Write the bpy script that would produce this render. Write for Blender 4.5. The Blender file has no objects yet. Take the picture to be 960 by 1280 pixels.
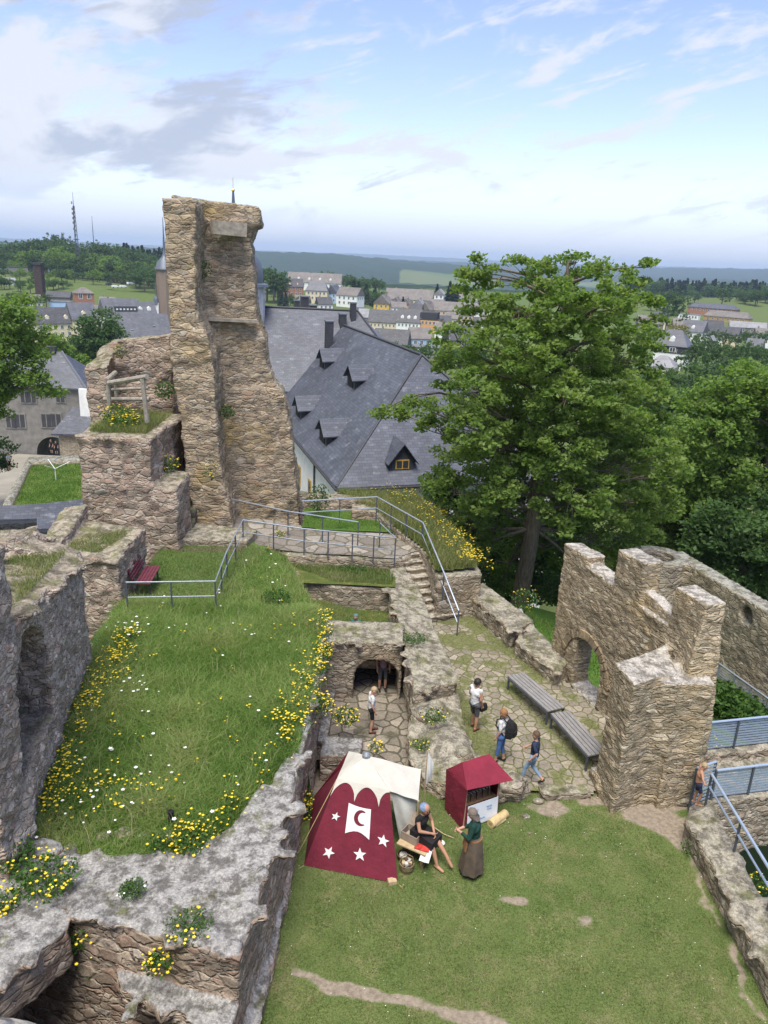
import bpy, bmesh, math, random
import numpy as np
from math import sin, cos, tan, radians as RAD, pi, atan2, sqrt
from mathutils import Vector, Matrix
C = bpy.context.scene.collection
SC = bpy.context.scene
rng = np.random.default_rng(7); random.seed(7)
# ------------------------------------------------------------------ camera, world, sun, exposure
F_ = 962.0; TILT = RAD(18.4); ROLL = RAD(2.6); H = 13.0
fw = np.array([0, cos(TILT), -sin(TILT)]); r0 = np.array([1., 0, 0]); u0 = np.array([0, sin(TILT), cos(TILT)])
rt = cos(ROLL)*r0 + sin(ROLL)*u0; up = -sin(ROLL)*r0 + cos(ROLL)*u0
EYE = np.array([0, 0, H])
cam = bpy.data.objects.new('camera', bpy.data.cameras.new('camera')); C.objects.link(cam)
m = Matrix.Identity(4)
for i in range(3):
    m[i][0] = rt[i]; m[i][1] = up[i]; m[i][2] = -fw[i]; m[i][3] = EYE[i]
cam.matrix_world = m
cam.data.sensor_width = 36; cam.data.lens = 36*F_/1280; cam.data.clip_end = 60000; cam.data.clip_start = 0.05
SC.camera = cam
SUN_DIR = Vector((-0.07, -0.36, 0.92)).normalized()   # towards the sun: high, veiled by thin cloud
sun = bpy.data.objects.new('sun', bpy.data.lights.new('sun', 'SUN')); C.objects.link(sun)
sun.data.energy = 2.7; sun.data.angle = RAD(30); sun.data.color = (1, .95, .87)
sun.rotation_euler = SUN_DIR.to_track_quat('Z', 'Y').to_euler()
SC.view_settings.view_transform = 'Standard'; SC.view_settings.look = 'None'
SC.view_settings.gamma = 1; SC.view_settings.exposure = 1.16; SC.view_settings.use_curve_mapping = False
SC.cycles.use_denoising = True
SC.cycles.max_bounces = 6; SC.cycles.diffuse_bounces = 3; SC.cycles.glossy_bounces = 2; SC.cycles.transmission_bounces = 3
SC.cycles.transparent_max_bounces = 6; SC.cycles.volume_bounces = 0
SC.render.use_persistent_data = False

class NT:
    """tiny node-tree helper"""
    def __init__(s, nt): s.nt = nt; s.nt.nodes.clear()
    def n(s, typ, props=None, **ins):
        nd = s.nt.nodes.new(typ)
        for k, v in (props or {}).items(): setattr(nd, k, v)
        for k, v in ins.items():
            key = k.replace('_', ' ')
            sock = nd.inputs[int(k[1:])] if k[0] == 'i' and k[1:].isdigit() else nd.inputs[key]
            s.set(sock, v)
        return nd
    def set(s, sock, v):
        if isinstance(v, bpy.types.NodeSocket): s.nt.links.new(v, sock)
        elif isinstance(v, bpy.types.Node): s.nt.links.new(v.outputs[0], sock)
        else:
            if isinstance(v, tuple) and len(v) == 3 and sock.type == 'RGBA': v = (*v, 1)
            sock.default_value = v
    def math(s, op, a, b=0.0, clamp=False): return s.n('ShaderNodeMath', {'operation': op, 'use_clamp': clamp}, i0=a, i1=b).outputs[0]
    def vmath(s, op, a, b=(0, 0, 0)): return s.n('ShaderNodeVectorMath', {'operation': op}, i0=a, i1=b).outputs[0]
    def mix(s, f, a, b, blend='MIX'):
        nd = s.nt.nodes.new('ShaderNodeMix'); nd.data_type = 'RGBA'; nd.blend_type = blend
        s.set(nd.inputs[0], f); s.set(nd.inputs[6], a); s.set(nd.inputs[7], b); return nd.outputs[2]
    def ramp(s, f, *stops):
        nd = s.nt.nodes.new('ShaderNodeValToRGB'); s.set(nd.inputs[0], f); e = nd.color_ramp.elements
        while len(e) < len(stops): e.new(.5)
        for el, (p, c) in zip(e, stops):
            el.position = p; el.color = (c, c, c, 1) if isinstance(c, (int, float)) else (*c, 1)
        return nd.outputs[0]
    def smooth(s, f, a, b, lo=0.0, hi=1.0):
        nd = s.nt.nodes.new('ShaderNodeMapRange'); nd.interpolation_type = 'SMOOTHSTEP'
        for i, v in enumerate((f, a, b, lo, hi)): s.set(nd.inputs[i], v)
        return nd.outputs[0]
    def noise(s, vec, scale, detail=4, rough=.55, dist=0.0):
        return s.n('ShaderNodeTexNoise', Vector=vec, Scale=scale, Detail=float(detail), Roughness=rough, Distortion=dist)
    def attr(s, name): return s.n('ShaderNodeAttribute', {'attribute_name': name})

W = bpy.data.worlds.new('World'); SC.world = W; W.use_nodes = True
t = NT(W.node_tree)
sky = t.n('ShaderNodeTexSky', {'sky_type': 'NISHITA', 'sun_disc': False, 'sun_elevation': math.asin(SUN_DIR.z),
          'sun_rotation': atan2(SUN_DIR.x, SUN_DIR.y), 'air_density': 1.0, 'dust_density': 0.6, 'ozone_density': 2.0, 'altitude': 600})
tc = t.n('ShaderNodeTexCoord').outputs['Generated']
sx = t.n('ShaderNodeSeparateXYZ', Vector=tc)
X, Yv, Zv = sx.outputs
az = t.n('ShaderNodeMath', {'operation': 'ARCTAN2'}, i0=X, i1=Yv).outputs[0]
el = t.n('ShaderNodeMath', {'operation': 'ARCSINE'}, i0=Zv).outputs[0]
# slanted coordinates: streaks rise to the right
def cloudvec(sa, se, slant, off):
    a = t.math('MULTIPLY', az, sa)
    e = t.math('MULTIPLY', t.math('SUBTRACT', el, t.math('MULTIPLY', az, slant)), se)
    return t.n('ShaderNodeCombineXYZ', X=a, Y=e, Z=off).outputs[0]
# broad bank of cloud on the left / top, thinning to wisps on the right
big = t.noise(cloudvec(3.0, 8.0, .10, 3.1), 1.5, 7, .58, .6).outputs[0]
wisp = t.noise(cloudvec(2.2, 13.0, .26, 8.7), 1.9, 8, .62, .8).outputs[0]
fine = t.noise(cloudvec(9, 22, .2, 1.7), 2.2, 6, .6, .5).outputs[0]
bank = t.math('ADD', big, t.smooth(az, -.62, .34, .145, -.10))
bank = t.math('ADD', bank, t.smooth(el, .0, .22, -.02, .05))
bank = t.math('ADD', bank, t.math('MULTIPLY', t.math('SUBTRACT', fine, .5), .20))
mb = t.smooth(t.math('ADD', bank, t.math('MULTIPLY', t.math('SUBTRACT', fine, .5), .12)), .49, .635)
mw = t.math('MULTIPLY', t.smooth(t.math('ADD', wisp, t.math('MULTIPLY', t.math('SUBTRACT', fine, .5), .35)), .50, .66), t.smooth(el, .02, .08, .3, .95))
mask = t.math('MULTIPLY', t.math('MAXIMUM', mb, mw), t.smooth(el, .005, .085, .25, 1.0))
lowhaze = t.smooth(el, .11, -.005, .0, .8)
dens = t.noise(cloudvec(2.6, 7.5, .05, 5.5), 1.6, 5, .55, .4).outputs[0]
dk = t.math('MULTIPLY', t.smooth(t.math('ADD', dens, t.math('MULTIPLY', t.math('SUBTRACT', fine, .5), .25)), .44, .57), t.math('MULTIPLY', t.smooth(az, .12, -.22), t.smooth(el, .02, .10)))
cl = t.mix(dk, (2.55, 2.66, 2.9), (1.6, 1.8, 2.2))
skyc = t.mix(1.0, sky, (.76, .66, .77), 'MULTIPLY')
c1 = t.mix(t.math('MULTIPLY', mask, .92), skyc, cl)
c2 = t.mix(lowhaze, c1, (1.55, 1.95, 2.6))
bg = t.n('ShaderNodeBackground', Color=c2, Strength=0.15)
t.n('ShaderNodeOutputWorld', Surface=bg)

# ------------------------------------------------------------------ helpers
def ray(u, v): return rt*(u-480)/F_ + fw - up*(v-640)/F_
def pz(u, v, z):
    d = ray(u, v); return EYE + d*((z-H)/d[2])
def py(u, v, y):
    d = ray(u, v); return EYE + d*(y/d[1])
def pf(u, v, A, B):
    """where the sight line meets the upright plane through plan points A and B"""
    n = np.array([B[1]-A[1], A[0]-B[0], 0.]); d = ray(u, v)
    return EYE + d*(np.dot(np.array([A[0], A[1], 0])-EYE, n)/np.dot(d, n))
def pp(u, v, p0, n):
    d = ray(u, v); return EYE + d*(np.dot(np.array(p0)-EYE, n)/np.dot(d, n))

def vhash(ix, iy, iz, seed=0):
    h = (ix*374761393 + iy*668265263 + iz*2147483647*0 + iz*1274126177 + seed*974634777) & 0xffffffff
    h = ((h ^ (h >> 13))*1274126177) & 0xffffffff
    h = ((h ^ (h >> 16))*2246822519) & 0xffffffff
    return ((h ^ (h >> 15)) & 0xffffff)/float(0xffffff)
def vnoise(P, s, seed=0):
    P = np.asarray(P, float)*s; I = np.floor(P).astype(np.int64); f = P-I; f = f*f*(3-2*f); r = 0
    for a in (0, 1):
        for b in (0, 1):
            for c in (0, 1):
                w = (f[:, 0] if a else 1-f[:, 0])*(f[:, 1] if b else 1-f[:, 1])*(f[:, 2] if c else 1-f[:, 2])
                r = r + w*vhash(I[:, 0]+a, I[:, 1]+b, I[:, 2]+c, seed)
    return r*2-1
def fbm(P, s, o=3, seed=0):
    r = 0; a = 1.; tot = 0
    for k in range(o):
        r = r + a*vnoise(P, s*2.03**k, seed+k); tot += a; a *= .5
    return r/tot
def worley(P, sc, seed=0):
    P = np.asarray(P, float)*np.array(sc); I = np.floor(P).astype(np.int64)
    b1 = np.full(len(P), 9.); b2 = np.full(len(P), 9.); hid = np.zeros(len(P))
    for a in (-1, 0, 1):
        for b in (-1, 0, 1):
            for c in (-1, 0, 1):
                J = I+np.array([a, b, c])
                q = np.stack([vhash(*J.T, seed+k) for k in (1, 2, 3)], 1)+J
                d = np.sum((P-q)**2, 1)**.5
                m1 = d < b1
                b2 = np.where(m1, b1, np.minimum(b2, d)); hid = np.where(m1, vhash(*J.T, seed+9), hid); b1 = np.where(m1, d, b1)
    return b1, b2, hid

def mesh_np(name, verts, faces, mats=(), uv=None, smooth=False, attrs=None, midx=None):
    """faces: (n,3) or (n,4) array, or a list of tuples"""
    me = bpy.data.meshes.new(name)
    if isinstance(faces, np.ndarray):
        nv, nf, k = len(verts), len(faces), faces.shape[1]
        me.vertices.add(nv); me.vertices.foreach_set('co', np.asarray(verts, np.float32).ravel())
        me.loops.add(nf*k); me.loops.foreach_set('vertex_index', faces.astype(np.int32).ravel())
        me.polygons.add(nf); me.polygons.foreach_set('loop_start', np.arange(0, nf*k, k, dtype=np.int32))
        me.update(calc_edges=True)
    else:
        me.from_pydata([tuple(map(float, v)) for v in verts], [], [tuple(map(int, f)) for f in faces]); me.update()
    for mt in mats: me.materials.append(mt)
    if midx is not None: me.polygons.foreach_set('material_index', np.asarray(midx, np.int32))
    for k, a in (attrs or {}).items():
        at = me.attributes.new(k, 'FLOAT', 'POINT'); at.data.foreach_set('value', np.asarray(a, np.float32))
    if smooth: me.polygons.foreach_set('use_smooth', np.ones(len(me.polygons), bool))
    if uv is not None:
        l = me.uv_layers.new(name='UVMap'); l.data.foreach_set('uv', np.asarray(uv, np.float32).ravel())
    return me
def link(name, me, parent=None, loc=None, rotz=None):
    o = bpy.data.objects.new(name, me); C.objects.link(o)
    if parent: o.parent = parent
    if loc is not None: o.location = tuple(map(float, loc))
    if rotz is not None: o.rotation_euler[2] = rotz
    return o
def tag(o, label=None, cat=None, group=None, kind=None):
    if label: o['label'] = label
    if cat: o['category'] = cat
    if group: o['group'] = group
    if kind: o['kind'] = kind
    return o
def thing(name, label, cat, loc=(0, 0, 0), rz=0, group=None):
    o = bpy.data.objects.new(name, None); C.objects.link(o); o.location = tuple(map(float, loc)); o.rotation_euler[2] = rz
    o.empty_display_size = .2
    return tag(o, label, cat, group)
def dup(root, loc, rz=None, label=None, scale=None):
    def cp(o, par):
        c = o.copy(); C.objects.link(c); c.parent = par
        for ch in o.children: cp(ch, c)
        return c
    kids = list(root.children); r = root.copy(); C.objects.link(r)
    for ch in kids: cp(ch, r)
    r.location = tuple(map(float, loc))
    if rz is not None: r.rotation_euler[2] = rz
    if scale is not None: r.scale = scale if isinstance(scale, tuple) else (scale,)*3
    if label: r['label'] = label
    return r

class MB:
    """collects simple solids into one mesh"""
    def __init__(s): s.v = []; s.f = []; s.m = []; s.uv = []
    def add(s, vs, fs, mi=0):
        b = len(s.v); s.v += [tuple(map(float, v)) for v in vs]; s.f += [tuple(b+i for i in f) for f in fs]; s.m += [mi]*len(fs); return s
    def box(s, c, d, rz=0, mi=0, ax=None):
        x, y, z = [q/2 for q in d]; ps = []
        for k in (-z, z):
            for (i, j) in ((-x, -y), (x, -y), (x, y), (-x, y)):
                if ax is not None: ps.append(Vector(c)+ax[0]*i+ax[1]*j+ax[2]*k)
                else: ps.append((c[0]+i*cos(rz)-j*sin(rz), c[1]+i*sin(rz)+j*cos(rz), c[2]+k))
        return s.add(ps, [(3, 2, 1, 0), (4, 5, 6, 7), (0, 1, 5, 4), (1, 2, 6, 5), (2, 3, 7, 6), (3, 0, 4, 7)], mi)
    def beam(s, a, b, w, h=None, mi=0):
        """square bar from a to b"""
        a, b = Vector(a), Vector(b); d = (b-a); L = d.length; d.normalize()
        q = Vector((0, 0, 1)) if abs(d.z) < .95 else Vector((0, 1, 0))
        x = d.cross(q).normalized(); y = x.cross(d)
        return s.box((a+b)/2, (w, L, h or w), ax=(x, d, y), mi=mi)
    def tube(s, pts, r, n=8, mi=0, cap=True):
        pts = [Vector(p) for p in pts]; rs = r if hasattr(r, '__len__') else [r]*len(pts); vs = []; fs = []
        pr = None
        for i, p in enumerate(pts):
            d = (pts[min(i+1, len(pts)-1)]-pts[max(i-1, 0)]).normalized()
            if pr is None: pr = d.orthogonal().normalized()
            x = (pr-d*pr.dot(d)).normalized(); pr = x; y = d.cross(x)
            for k in range(n): vs.append(p+(x*cos(2*pi*k/n)+y*sin(2*pi*k/n))*rs[i])
        for i in range(len(pts)-1):
            for k in range(n): fs.append((i*n+k, i*n+(k+1) % n, (i+1)*n+(k+1) % n, (i+1)*n+k))
        if cap: fs += [tuple(range(n-1, -1, -1)), tuple((len(pts)-1)*n+k for k in range(n))]
        return s.add(vs, fs, mi)
    def lathe(s, c, prof, n=20, mi=0, a0=0.0):
        vs = [(c[0]+r*cos(a0+2*pi*k/n), c[1]+r*sin(a0+2*pi*k/n), c[2]+z) for r, z in prof for k in range(n)]
        fs = [(i*n+k, i*n+(k+1) % n, (i+1)*n+(k+1) % n, (i+1)*n+k) for i in range(len(prof)-1) for k in range(n)]
        fs += [tuple(range(n-1, -1, -1)), tuple((len(prof)-1)*n+k for k in range(n))]
        return s.add(vs, fs, mi)
    def loft(s, rings, mi=0):
        n = len(rings[0]); vs = [p for r in rings for p in r]
        fs = [(i*n+k, i*n+(k+1) % n, (i+1)*n+(k+1) % n, (i+1)*n+k) for i in range(len(rings)-1) for k in range(n)]
        fs += [tuple(range(n-1, -1, -1)), tuple((len(rings)-1)*n+k for k in range(n))]
        return s.add(vs, fs, mi)
    def prism(s, poly, z0, z1, mi=0):
        """poly: plan points counter-clockwise; z0, z1 numbers or one per corner"""
        n = len(poly); a = z0 if hasattr(z0, '__len__') else [z0]*n; b = z1 if hasattr(z1, '__len__') else [z1]*n
        return s.loft([[(p[0], p[1], a[i]) for i, p in enumerate(poly)], [(p[0], p[1], b[i]) for i, p in enumerate(poly)]], mi)
    def ball(s, c, r, seg=10, mi=0):
        r = r if hasattr(r, '__len__') else (r, r, r); vs = [(c[0], c[1], c[2]-r[2])]; fs = []; k = seg//2
        for i in range(1, k):
            for j in range(seg):
                vs.append((c[0]+r[0]*sin(pi*i/k)*cos(2*pi*j/seg), c[1]+r[1]*sin(pi*i/k)*sin(2*pi*j/seg), c[2]-r[2]*cos(pi*i/k)))
        vs.append((c[0], c[1], c[2]+r[2])); T = len(vs)-1
        for j in range(seg):
            fs.append((0, 1+(j+1) % seg, 1+j)); fs.append((T, 1+(k-2)*seg+j, 1+(k-2)*seg+(j+1) % seg))
            for i in range(k-2):
                a = 1+i*seg; fs.append((a+j, a+(j+1) % seg, a+seg+(j+1) % seg, a+seg+j))
        return s.add(vs, fs, mi)
    def sheet(s, pts, mi=0): return s.add(pts, [tuple(range(len(pts)))], mi)
    def build(s, name, mats, parent=None, loc=None, rotz=None, smooth=False, fix=True):
        mats = mats if isinstance(mats, (list, tuple)) else [mats]
        me = mesh_np(name, s.v, s.f, mats, smooth=False, midx=s.m)
        if fix:
            bm = bmesh.new(); bm.from_mesh(me); bmesh.ops.recalc_face_normals(bm, faces=bm.faces); bm.to_mesh(me); bm.free()
        if smooth:
            me.polygons.foreach_set('use_smooth', np.ones(len(me.polygons), bool))
            try: me.set_sharp_from_angle(angle=RAD(40))
            except Exception: pass
        return link(name, me, parent, loc, rotz)

def evaluated(o):
    dg = bpy.context.evaluated_depsgraph_get(); dg.update()
    me = bpy.data.meshes.new_from_object(o.evaluated_get(dg))
    return me
def tmp(mb):
    me = mesh_np('tmp', mb.v, mb.f)
    bm = bmesh.new(); bm.from_mesh(me); bmesh.ops.recalc_face_normals(bm, faces=bm.faces); bm.to_mesh(me); bm.free()
    return link('tmp', me)
def solidify_union(parts, vox):
    """parts: list of MB or (MB, [hole MBs]); cut holes, merge all in one voxel skin"""
    bmj = bmesh.new(); junk = []
    for p in parts:
        mb, holes = p if isinstance(p, tuple) else (p, [])
        o = tmp(mb); junk.append(o)
        for h in holes:
            ho = tmp(h); junk.append(ho)
            bo = o.modifiers.new('b', 'BOOLEAN'); bo.operation = 'DIFFERENCE'; bo.object = ho; bo.solver = 'EXACT'
        me = evaluated(o); bmj.from_mesh(me); bpy.data.meshes.remove(me)
    j = bpy.data.meshes.new('tmp'); bmj.to_mesh(j); bmj.free()
    o = link('tmp', j); junk.append(o)
    md = o.modifiers.new('r', 'REMESH'); md.mode = 'VOXEL'; md.voxel_size = vox; md.adaptivity = 0
    me = evaluated(o)
    for q in junk:
        d = q.data; bpy.data.objects.remove(q); bpy.data.meshes.remove(d)
    return me
def coords(me):
    a = np.empty(len(me.vertices)*3, np.float32); me.vertices.foreach_get('co', a); return a.reshape(-1, 3).astype(float)
def normals(me):
    a = np.empty(len(me.vertices)*3, np.float32); me.vertices.foreach_get('normal', a); return a.reshape(-1, 3).astype(float)
def masonry(name, parts, vox, mat, label, cat='wall', amp=.07, relief=.03, sc=(3.6, 3.6, 7), big=.5, seed=0, parent=None, kind=None, group=None, coarse=0.0):
    me = solidify_union(parts, vox); P = coords(me); N = normals(me)
    d = amp*fbm(P, 1/big, 3, seed)
    if coarse: d += coarse*fbm(P, .55, 2, seed+40)
    if relief:
        b1, b2, hid = worley(P+.04*fbm(P, 1.5, 2, seed+60)[:, None], sc, seed); d += .42*relief*(1-.75*sm(N[:, 2], .5, .8))*((hid-.5)*1.5 - .9*np.clip(1-(b2-b1)*4, 0, 1))
    d += .016*fbm(P, 7., 2, seed+70)
    nz = N.copy(); nz[:, 2] *= .6
    Q = P+nz*d[:, None]
    me.vertices.foreach_set('co', Q.astype(np.float32).ravel()); me.update()
    me.materials.clear(); me.materials.append(mat)
    me.polygons.foreach_set('use_smooth', np.ones(len(me.polygons), bool))
    me.name = name
    o = link(name, me, parent); tag(o, label, cat if not parent else None, group, kind or (None if parent else 'thing')); return o

# ------------------------------------------------------------------ terrain height
# foot of the town houses: (u, eave row, distance, height of the wall)
GROUND_PTS = []
for u, v, D, hh in ((394, 353, 620, 5), (366, 358, 560, 6.5), (397, 363, 520, 8), (418, 366, 530, 6), (438, 369, 500, 5.5), (480, 379, 520, 6), (512, 374, 565, 8), (535, 387, 510, 6), (550, 368, 560, 9), (562, 388, 515, 5),
        (584, 376, 545, 6), (480, 402, 430, 7), (512, 402, 426, 7), (461, 396, 440, 7), (540, 399, 425, 7), (524, 422, 330, 5), (530, 433, 300, 5), (490, 430, 300, 6), (584, 393, 420, 6), (574, 424, 330, 6), (842, 431, 260, 6), (828, 457, 246, 4),
        (868, 414, 420, 6), (889, 418, 425, 5), (892, 385, 610, 5), (910, 396, 570, 4), (934, 409, 470, 4), (943, 436, 330, 4), (862, 393, 560, 4), (889, 427, 330, 4), (812, 404, 430, 4), (68, 403, 345, 9.5), (101, 398, 352, 9), (121, 396, 372, 8),
        (150, 392, 345, 9), (179, 391, 350, 9), (176, 421, 290, 5), (104, 366, 430, 6), (74, 371, 440, 4), (76, 377, 425, 4), (22, 334, 560, 4), (12, 350, 520, 4), (150, 362, 500, 1), (130, 352, 520, .3), (360, 385, 470, .5), (450, 385, 460, .5), (890, 375, 700, .3), (940, 372, 720, .3), (830, 375, 680, .3), (700, 372, 650, 0), (640, 380, 560, 0)):
    q_ = EYE+ray(u, v)*(D/ray(u, v)[1]); GROUND_PTS.append((q_[0], q_[1], q_[2]-hh))
def sm(x, a, b):
    q = np.clip((x-a)/(b-a), 0, 1); return q*q*(3-2*q)
def ground_h(x, y):
    x = np.asarray(x, float); y = np.asarray(y, float)
    r = np.hypot(x, y-20)
    h = -2.7-np.clip(r-26, 0, 175)*.16
    h = h-3.0*np.exp(-((x-12.5)**2/18+(y-11)**2/60))
    g = lambda cx, cy, s, a: a*np.exp(-((x-cx)**2+(y-cy)**2)/(2*s*s))
    h = h+g(-275, 640, 140, 24)+g(270, 640, 170, 8)
    w0 = 1/(95.**2)**1.5; num = h*w0; den = np.full_like(h, w0)
    for cx, cy, cz in GROUND_PTS:
        w = 1/((x-cx)**2+(y-cy)**2+15.**2)**1.5; num = num+w*cz; den = den+w
    h = num/den
    R = np.hypot(x, y); a = np.arctan2(x, y)
    h = h-sm(R, 900, 2000)*55*(1-sm(a, .2, .45)*.75)
    P = np.stack([x/1500., y/1500., np.zeros_like(x)], -1).reshape(-1, 3)
    nz = fbm(P, 1., 4, 5).reshape(x.shape)
    rid = np.exp(-((R-3900)/1000)**2)*(82+26*nz)*(1-.75*sm(a, .07, .2))*(1-.3*sm(a, -.1, .07))
    rid2 = np.exp(-((R-6800)/1300)**2)*(70+22*nz)
    rid3 = sm(R, 9000, 13000)*(88+26*nz)
    h = h+np.maximum(rid, 0)*sm(R, 1500, 2500)+rid2+rid3
    return h
# ------------------------------------------------------------------ materials
MATS = {}
def newmat(name):
    m = bpy.data.materials.new(name); m.use_nodes = True; MATS[name] = m; return m, NT(m.node_tree)
def finish(t, col, rough=.8, bump=None, bstr=.5, bdist=.02, metal=0.0, spec=.3, extra=None):
    p = t.n('ShaderNodeBsdfPrincipled'); t.set(p.inputs['Base Color'], col); t.set(p.inputs['Roughness'], rough)
    p.inputs['Metallic'].default_value = metal; p.inputs['Specular IOR Level'].default_value = spec
    if bump is not None:
        b = t.n('ShaderNodeBump', Strength=bstr, Distance=bdist, Height=bump); t.set(p.inputs['Normal'], b)
    t.n('ShaderNodeOutputMaterial', Surface=p); return p
def plain(name, col, rough=.7, metal=0.0, var=.12, scale=6.0, spec=.3, bump=0.0):
    m, t = newmat(name); oc = t.n('ShaderNodeTexCoord').outputs['Object']
    nz = t.noise(oc, scale, 5, .6).outputs[0]
    k = t.smooth(nz, .25, .75, 1-var*1.3, 1+var)
    c = t.mix(1.0, (*col, 1), t.n('ShaderNodeCombineXYZ', X=k, Y=k, Z=k).outputs[0], 'MULTIPLY')
    finish(t, c, rough, nz if bump else None, bump, .05, metal, spec); return m
def stone(name, tones, mortar, scale=(3.6, 3.6, 8.5), top=(.30, .29, .26), topamt=.85, stain=(.30, .22, .10), stainamt=.35, moss=.25, bstr=.8, bdist=.04, thr=.5):
    wm_ = lambda c: (c[0]*.97, c[1]*.965, c[2]*.925)
    tones = [wm_(c) for c in tones]; mortar = wm_(mortar)
    m, t = newmat(name); oc = t.n('ShaderNodeTexCoord').outputs['Object']
    wob = t.noise(oc, 2.6, 3, .6)
    v = t.vmath('ADD', oc, t.vmath('MULTIPLY', t.vmath('SUBTRACT', wob.outputs['Color'], (.5, .5, .5)), (.16, .16, .06)))
    vm = t.n('ShaderNodeMapping', Vector=v, Scale=scale).outputs[0]
    ve = t.n('ShaderNodeTexVoronoi', {'feature': 'DISTANCE_TO_EDGE'}, Vector=vm, Scale=1.0, Randomness=.95).outputs['Distance']
    vc = t.n('ShaderNodeTexVoronoi', {'feature': 'F1'}, Vector=vm, Scale=1.0, Randomness=.95).outputs['Color']
    s = t.n('ShaderNodeSeparateColor', Color=vc)
    n = len(tones)
    col = t.ramp(s.outputs[0], *[(i/(n-1), c) for i, c in enumerate(tones)])
    vm2 = t.n('ShaderNodeMapping', Vector=v, Scale=tuple(x*1.7 for x in scale), Location=(3.3, 1.7, 5.1)).outputs[0]
    ve2 = t.n('ShaderNodeTexVoronoi', {'feature': 'DISTANCE_TO_EDGE'}, Vector=vm2, Scale=1.0).outputs['Distance']
    s2 = t.n('ShaderNodeSeparateColor', Color=t.n('ShaderNodeTexVoronoi', {'feature': 'F1'}, Vector=vm2, Scale=1.0).outputs['Color'])
    sel = t.smooth(t.math('ADD', t.noise(oc, 1.9, 3, .6).outputs[0], t.math('MULTIPLY', t.math('SUBTRACT', s.outputs[2], .5), .4)), .50, .54)
    ve = t.math('ADD', t.math('MULTIPLY', ve, t.math('SUBTRACT', 1.0, sel)), t.math('MULTIPLY', ve2, sel))
    col = t.mix(sel, col, t.ramp(s2.outputs[0], *[(i/(n-1), c) for i, c in enumerate(tones)]))
    br = t.smooth(t.math('ADD', t.math('MULTIPLY', s.outputs[1], t.math('SUBTRACT', 1.0, sel)), t.math('MULTIPLY', s2.outputs[1], sel)), 0, 1, .74, 1.24)
    fine = t.noise(oc, 34, 7, .75).outputs[0]
    med = t.noise(oc, 7, 4, .6).outputs[0]
    k = t.math('MULTIPLY', br, t.math('ADD', t.smooth(fine, .28, .72, .55, 1.42), t.smooth(med, .3, .7, -.12, .12)))
    col = t.mix(1.0, col, t.n('ShaderNodeCombineXYZ', X=k, Y=k, Z=k).outputs[0], 'MULTIPLY')
    mm = t.math('MULTIPLY', t.smooth(ve, .085, .015), t.smooth(med, .35, .6, .25, .85))
    col = t.mix(mm, col, t.mix(t.smooth(t.noise(oc, 2.3, 3, .6).outputs[0], .45, .6), tuple(x*.70 for x in mortar), tuple(x*1.05 for x in mortar)))
    lrg = t.noise(oc, .55, 5, .62).outputs[0]
    col = t.mix(t.smooth(lrg, .50, .72, 0, stainamt), col, (*stain, 1))
    l2 = t.noise(t.vmath('ADD', oc, (31., 7, 3)), .8, 5, .65).outputs[0]
    col = t.mix(t.smooth(l2, .55, .70, 0, .5), col, (tuple(x*.55 for x in tones[0])))
    # lichen, soil and moss on upward faces; on the stairs, painted tread light
    nz = t.n('ShaderNodeSeparateXYZ', Vector=t.n('ShaderNodeNewGeometry').outputs['Normal']).outputs[2]
    tm = t.math('MULTIPLY', t.smooth(t.math('ADD', nz, t.math('MULTIPLY', t.math('SUBTRACT', med, .5), .5)), thr, thr+.3), topamt)
    sp = t.noise(oc, 17, 8, .78).outputs[0]
    tcol = t.ramp(sp, (.28, tuple(x*.42 for x in top)), (.48, tuple(x*.85 for x in top)), (.60, tuple(min(.62, x*1.25) for x in top)), (.72, tuple(min(.75, x*1.75) for x in top)))
    ms = t.noise(t.vmath('ADD', oc, (5., 17, 3)), 1.7, 5, .65).outputs[0]
    tcol = t.mix(t.smooth(ms, .60-moss*.4, .72-moss*.3, 0, .85 if moss else 0), tcol, (.085, .095, .03))
    tp2 = t.noise(t.vmath('ADD', oc, (2., 8, 5)), 3.6, 7, .75).outputs[0]; kk = t.smooth(tp2, .40, .58, .42, 1.3)
    tcol = t.mix(1.0, tcol, t.n('ShaderNodeCombineXYZ', X=kk, Y=kk, Z=kk).outputs[0], 'MULTIPLY')
    col = t.mix(tm, col, tcol)
    h = t.math('ADD', t.math('MULTIPLY', t.smooth(ve, 0, .16), t.math('SUBTRACT', 1.0, t.math('MULTIPLY', tm, .8))), t.math('ADD', t.math('MULTIPLY', fine, .45), t.math('MULTIPLY', med, .5)))
    finish(t, col, .92, h, bstr, bdist, spec=.15); return m

S_tower = stone('tower_rubble', [(.25, .20, .15), (.34, .275, .20), (.42, .335, .235), (.32, .23, .165), (.40, .35, .29)], (.36, .315, .25), (2.3, 2.3, 5.8), stain=(.37, .26, .09), stainamt=.6, moss=.35)
S_red = stone('red_brown_rubble', [(.26, .20, .165), (.35, .27, .22), (.41, .34, .28), (.33, .225, .18), (.44, .395, .345)], (.36, .32, .27), (2.5, 2.5, 5.2), top=(.25, .225, .17), stainamt=.25, moss=.3)
S_pale = stone('pale_pitted_rubble', [(.34, .27, .22), (.44, .36, .305), (.51, .445, .385), (.40, .29, .24), (.58, .53, .48)], (.44, .39, .335), (4.6, 4.6, 6.8), top=(.24, .21, .16), stainamt=.2, moss=.3, bdist=.06)
S_ruin = stone('yellow_brown_coursed_stone', [(.275, .225, .155), (.36, .295, .21), (.41, .34, .245), (.32, .25, .17), (.45, .395, .31)], (.33, .275, .195), (3.1, 3.1, 10.0), top=(.36, .34, .31), stain=(.42, .30, .13), stainamt=.35, moss=0)
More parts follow.
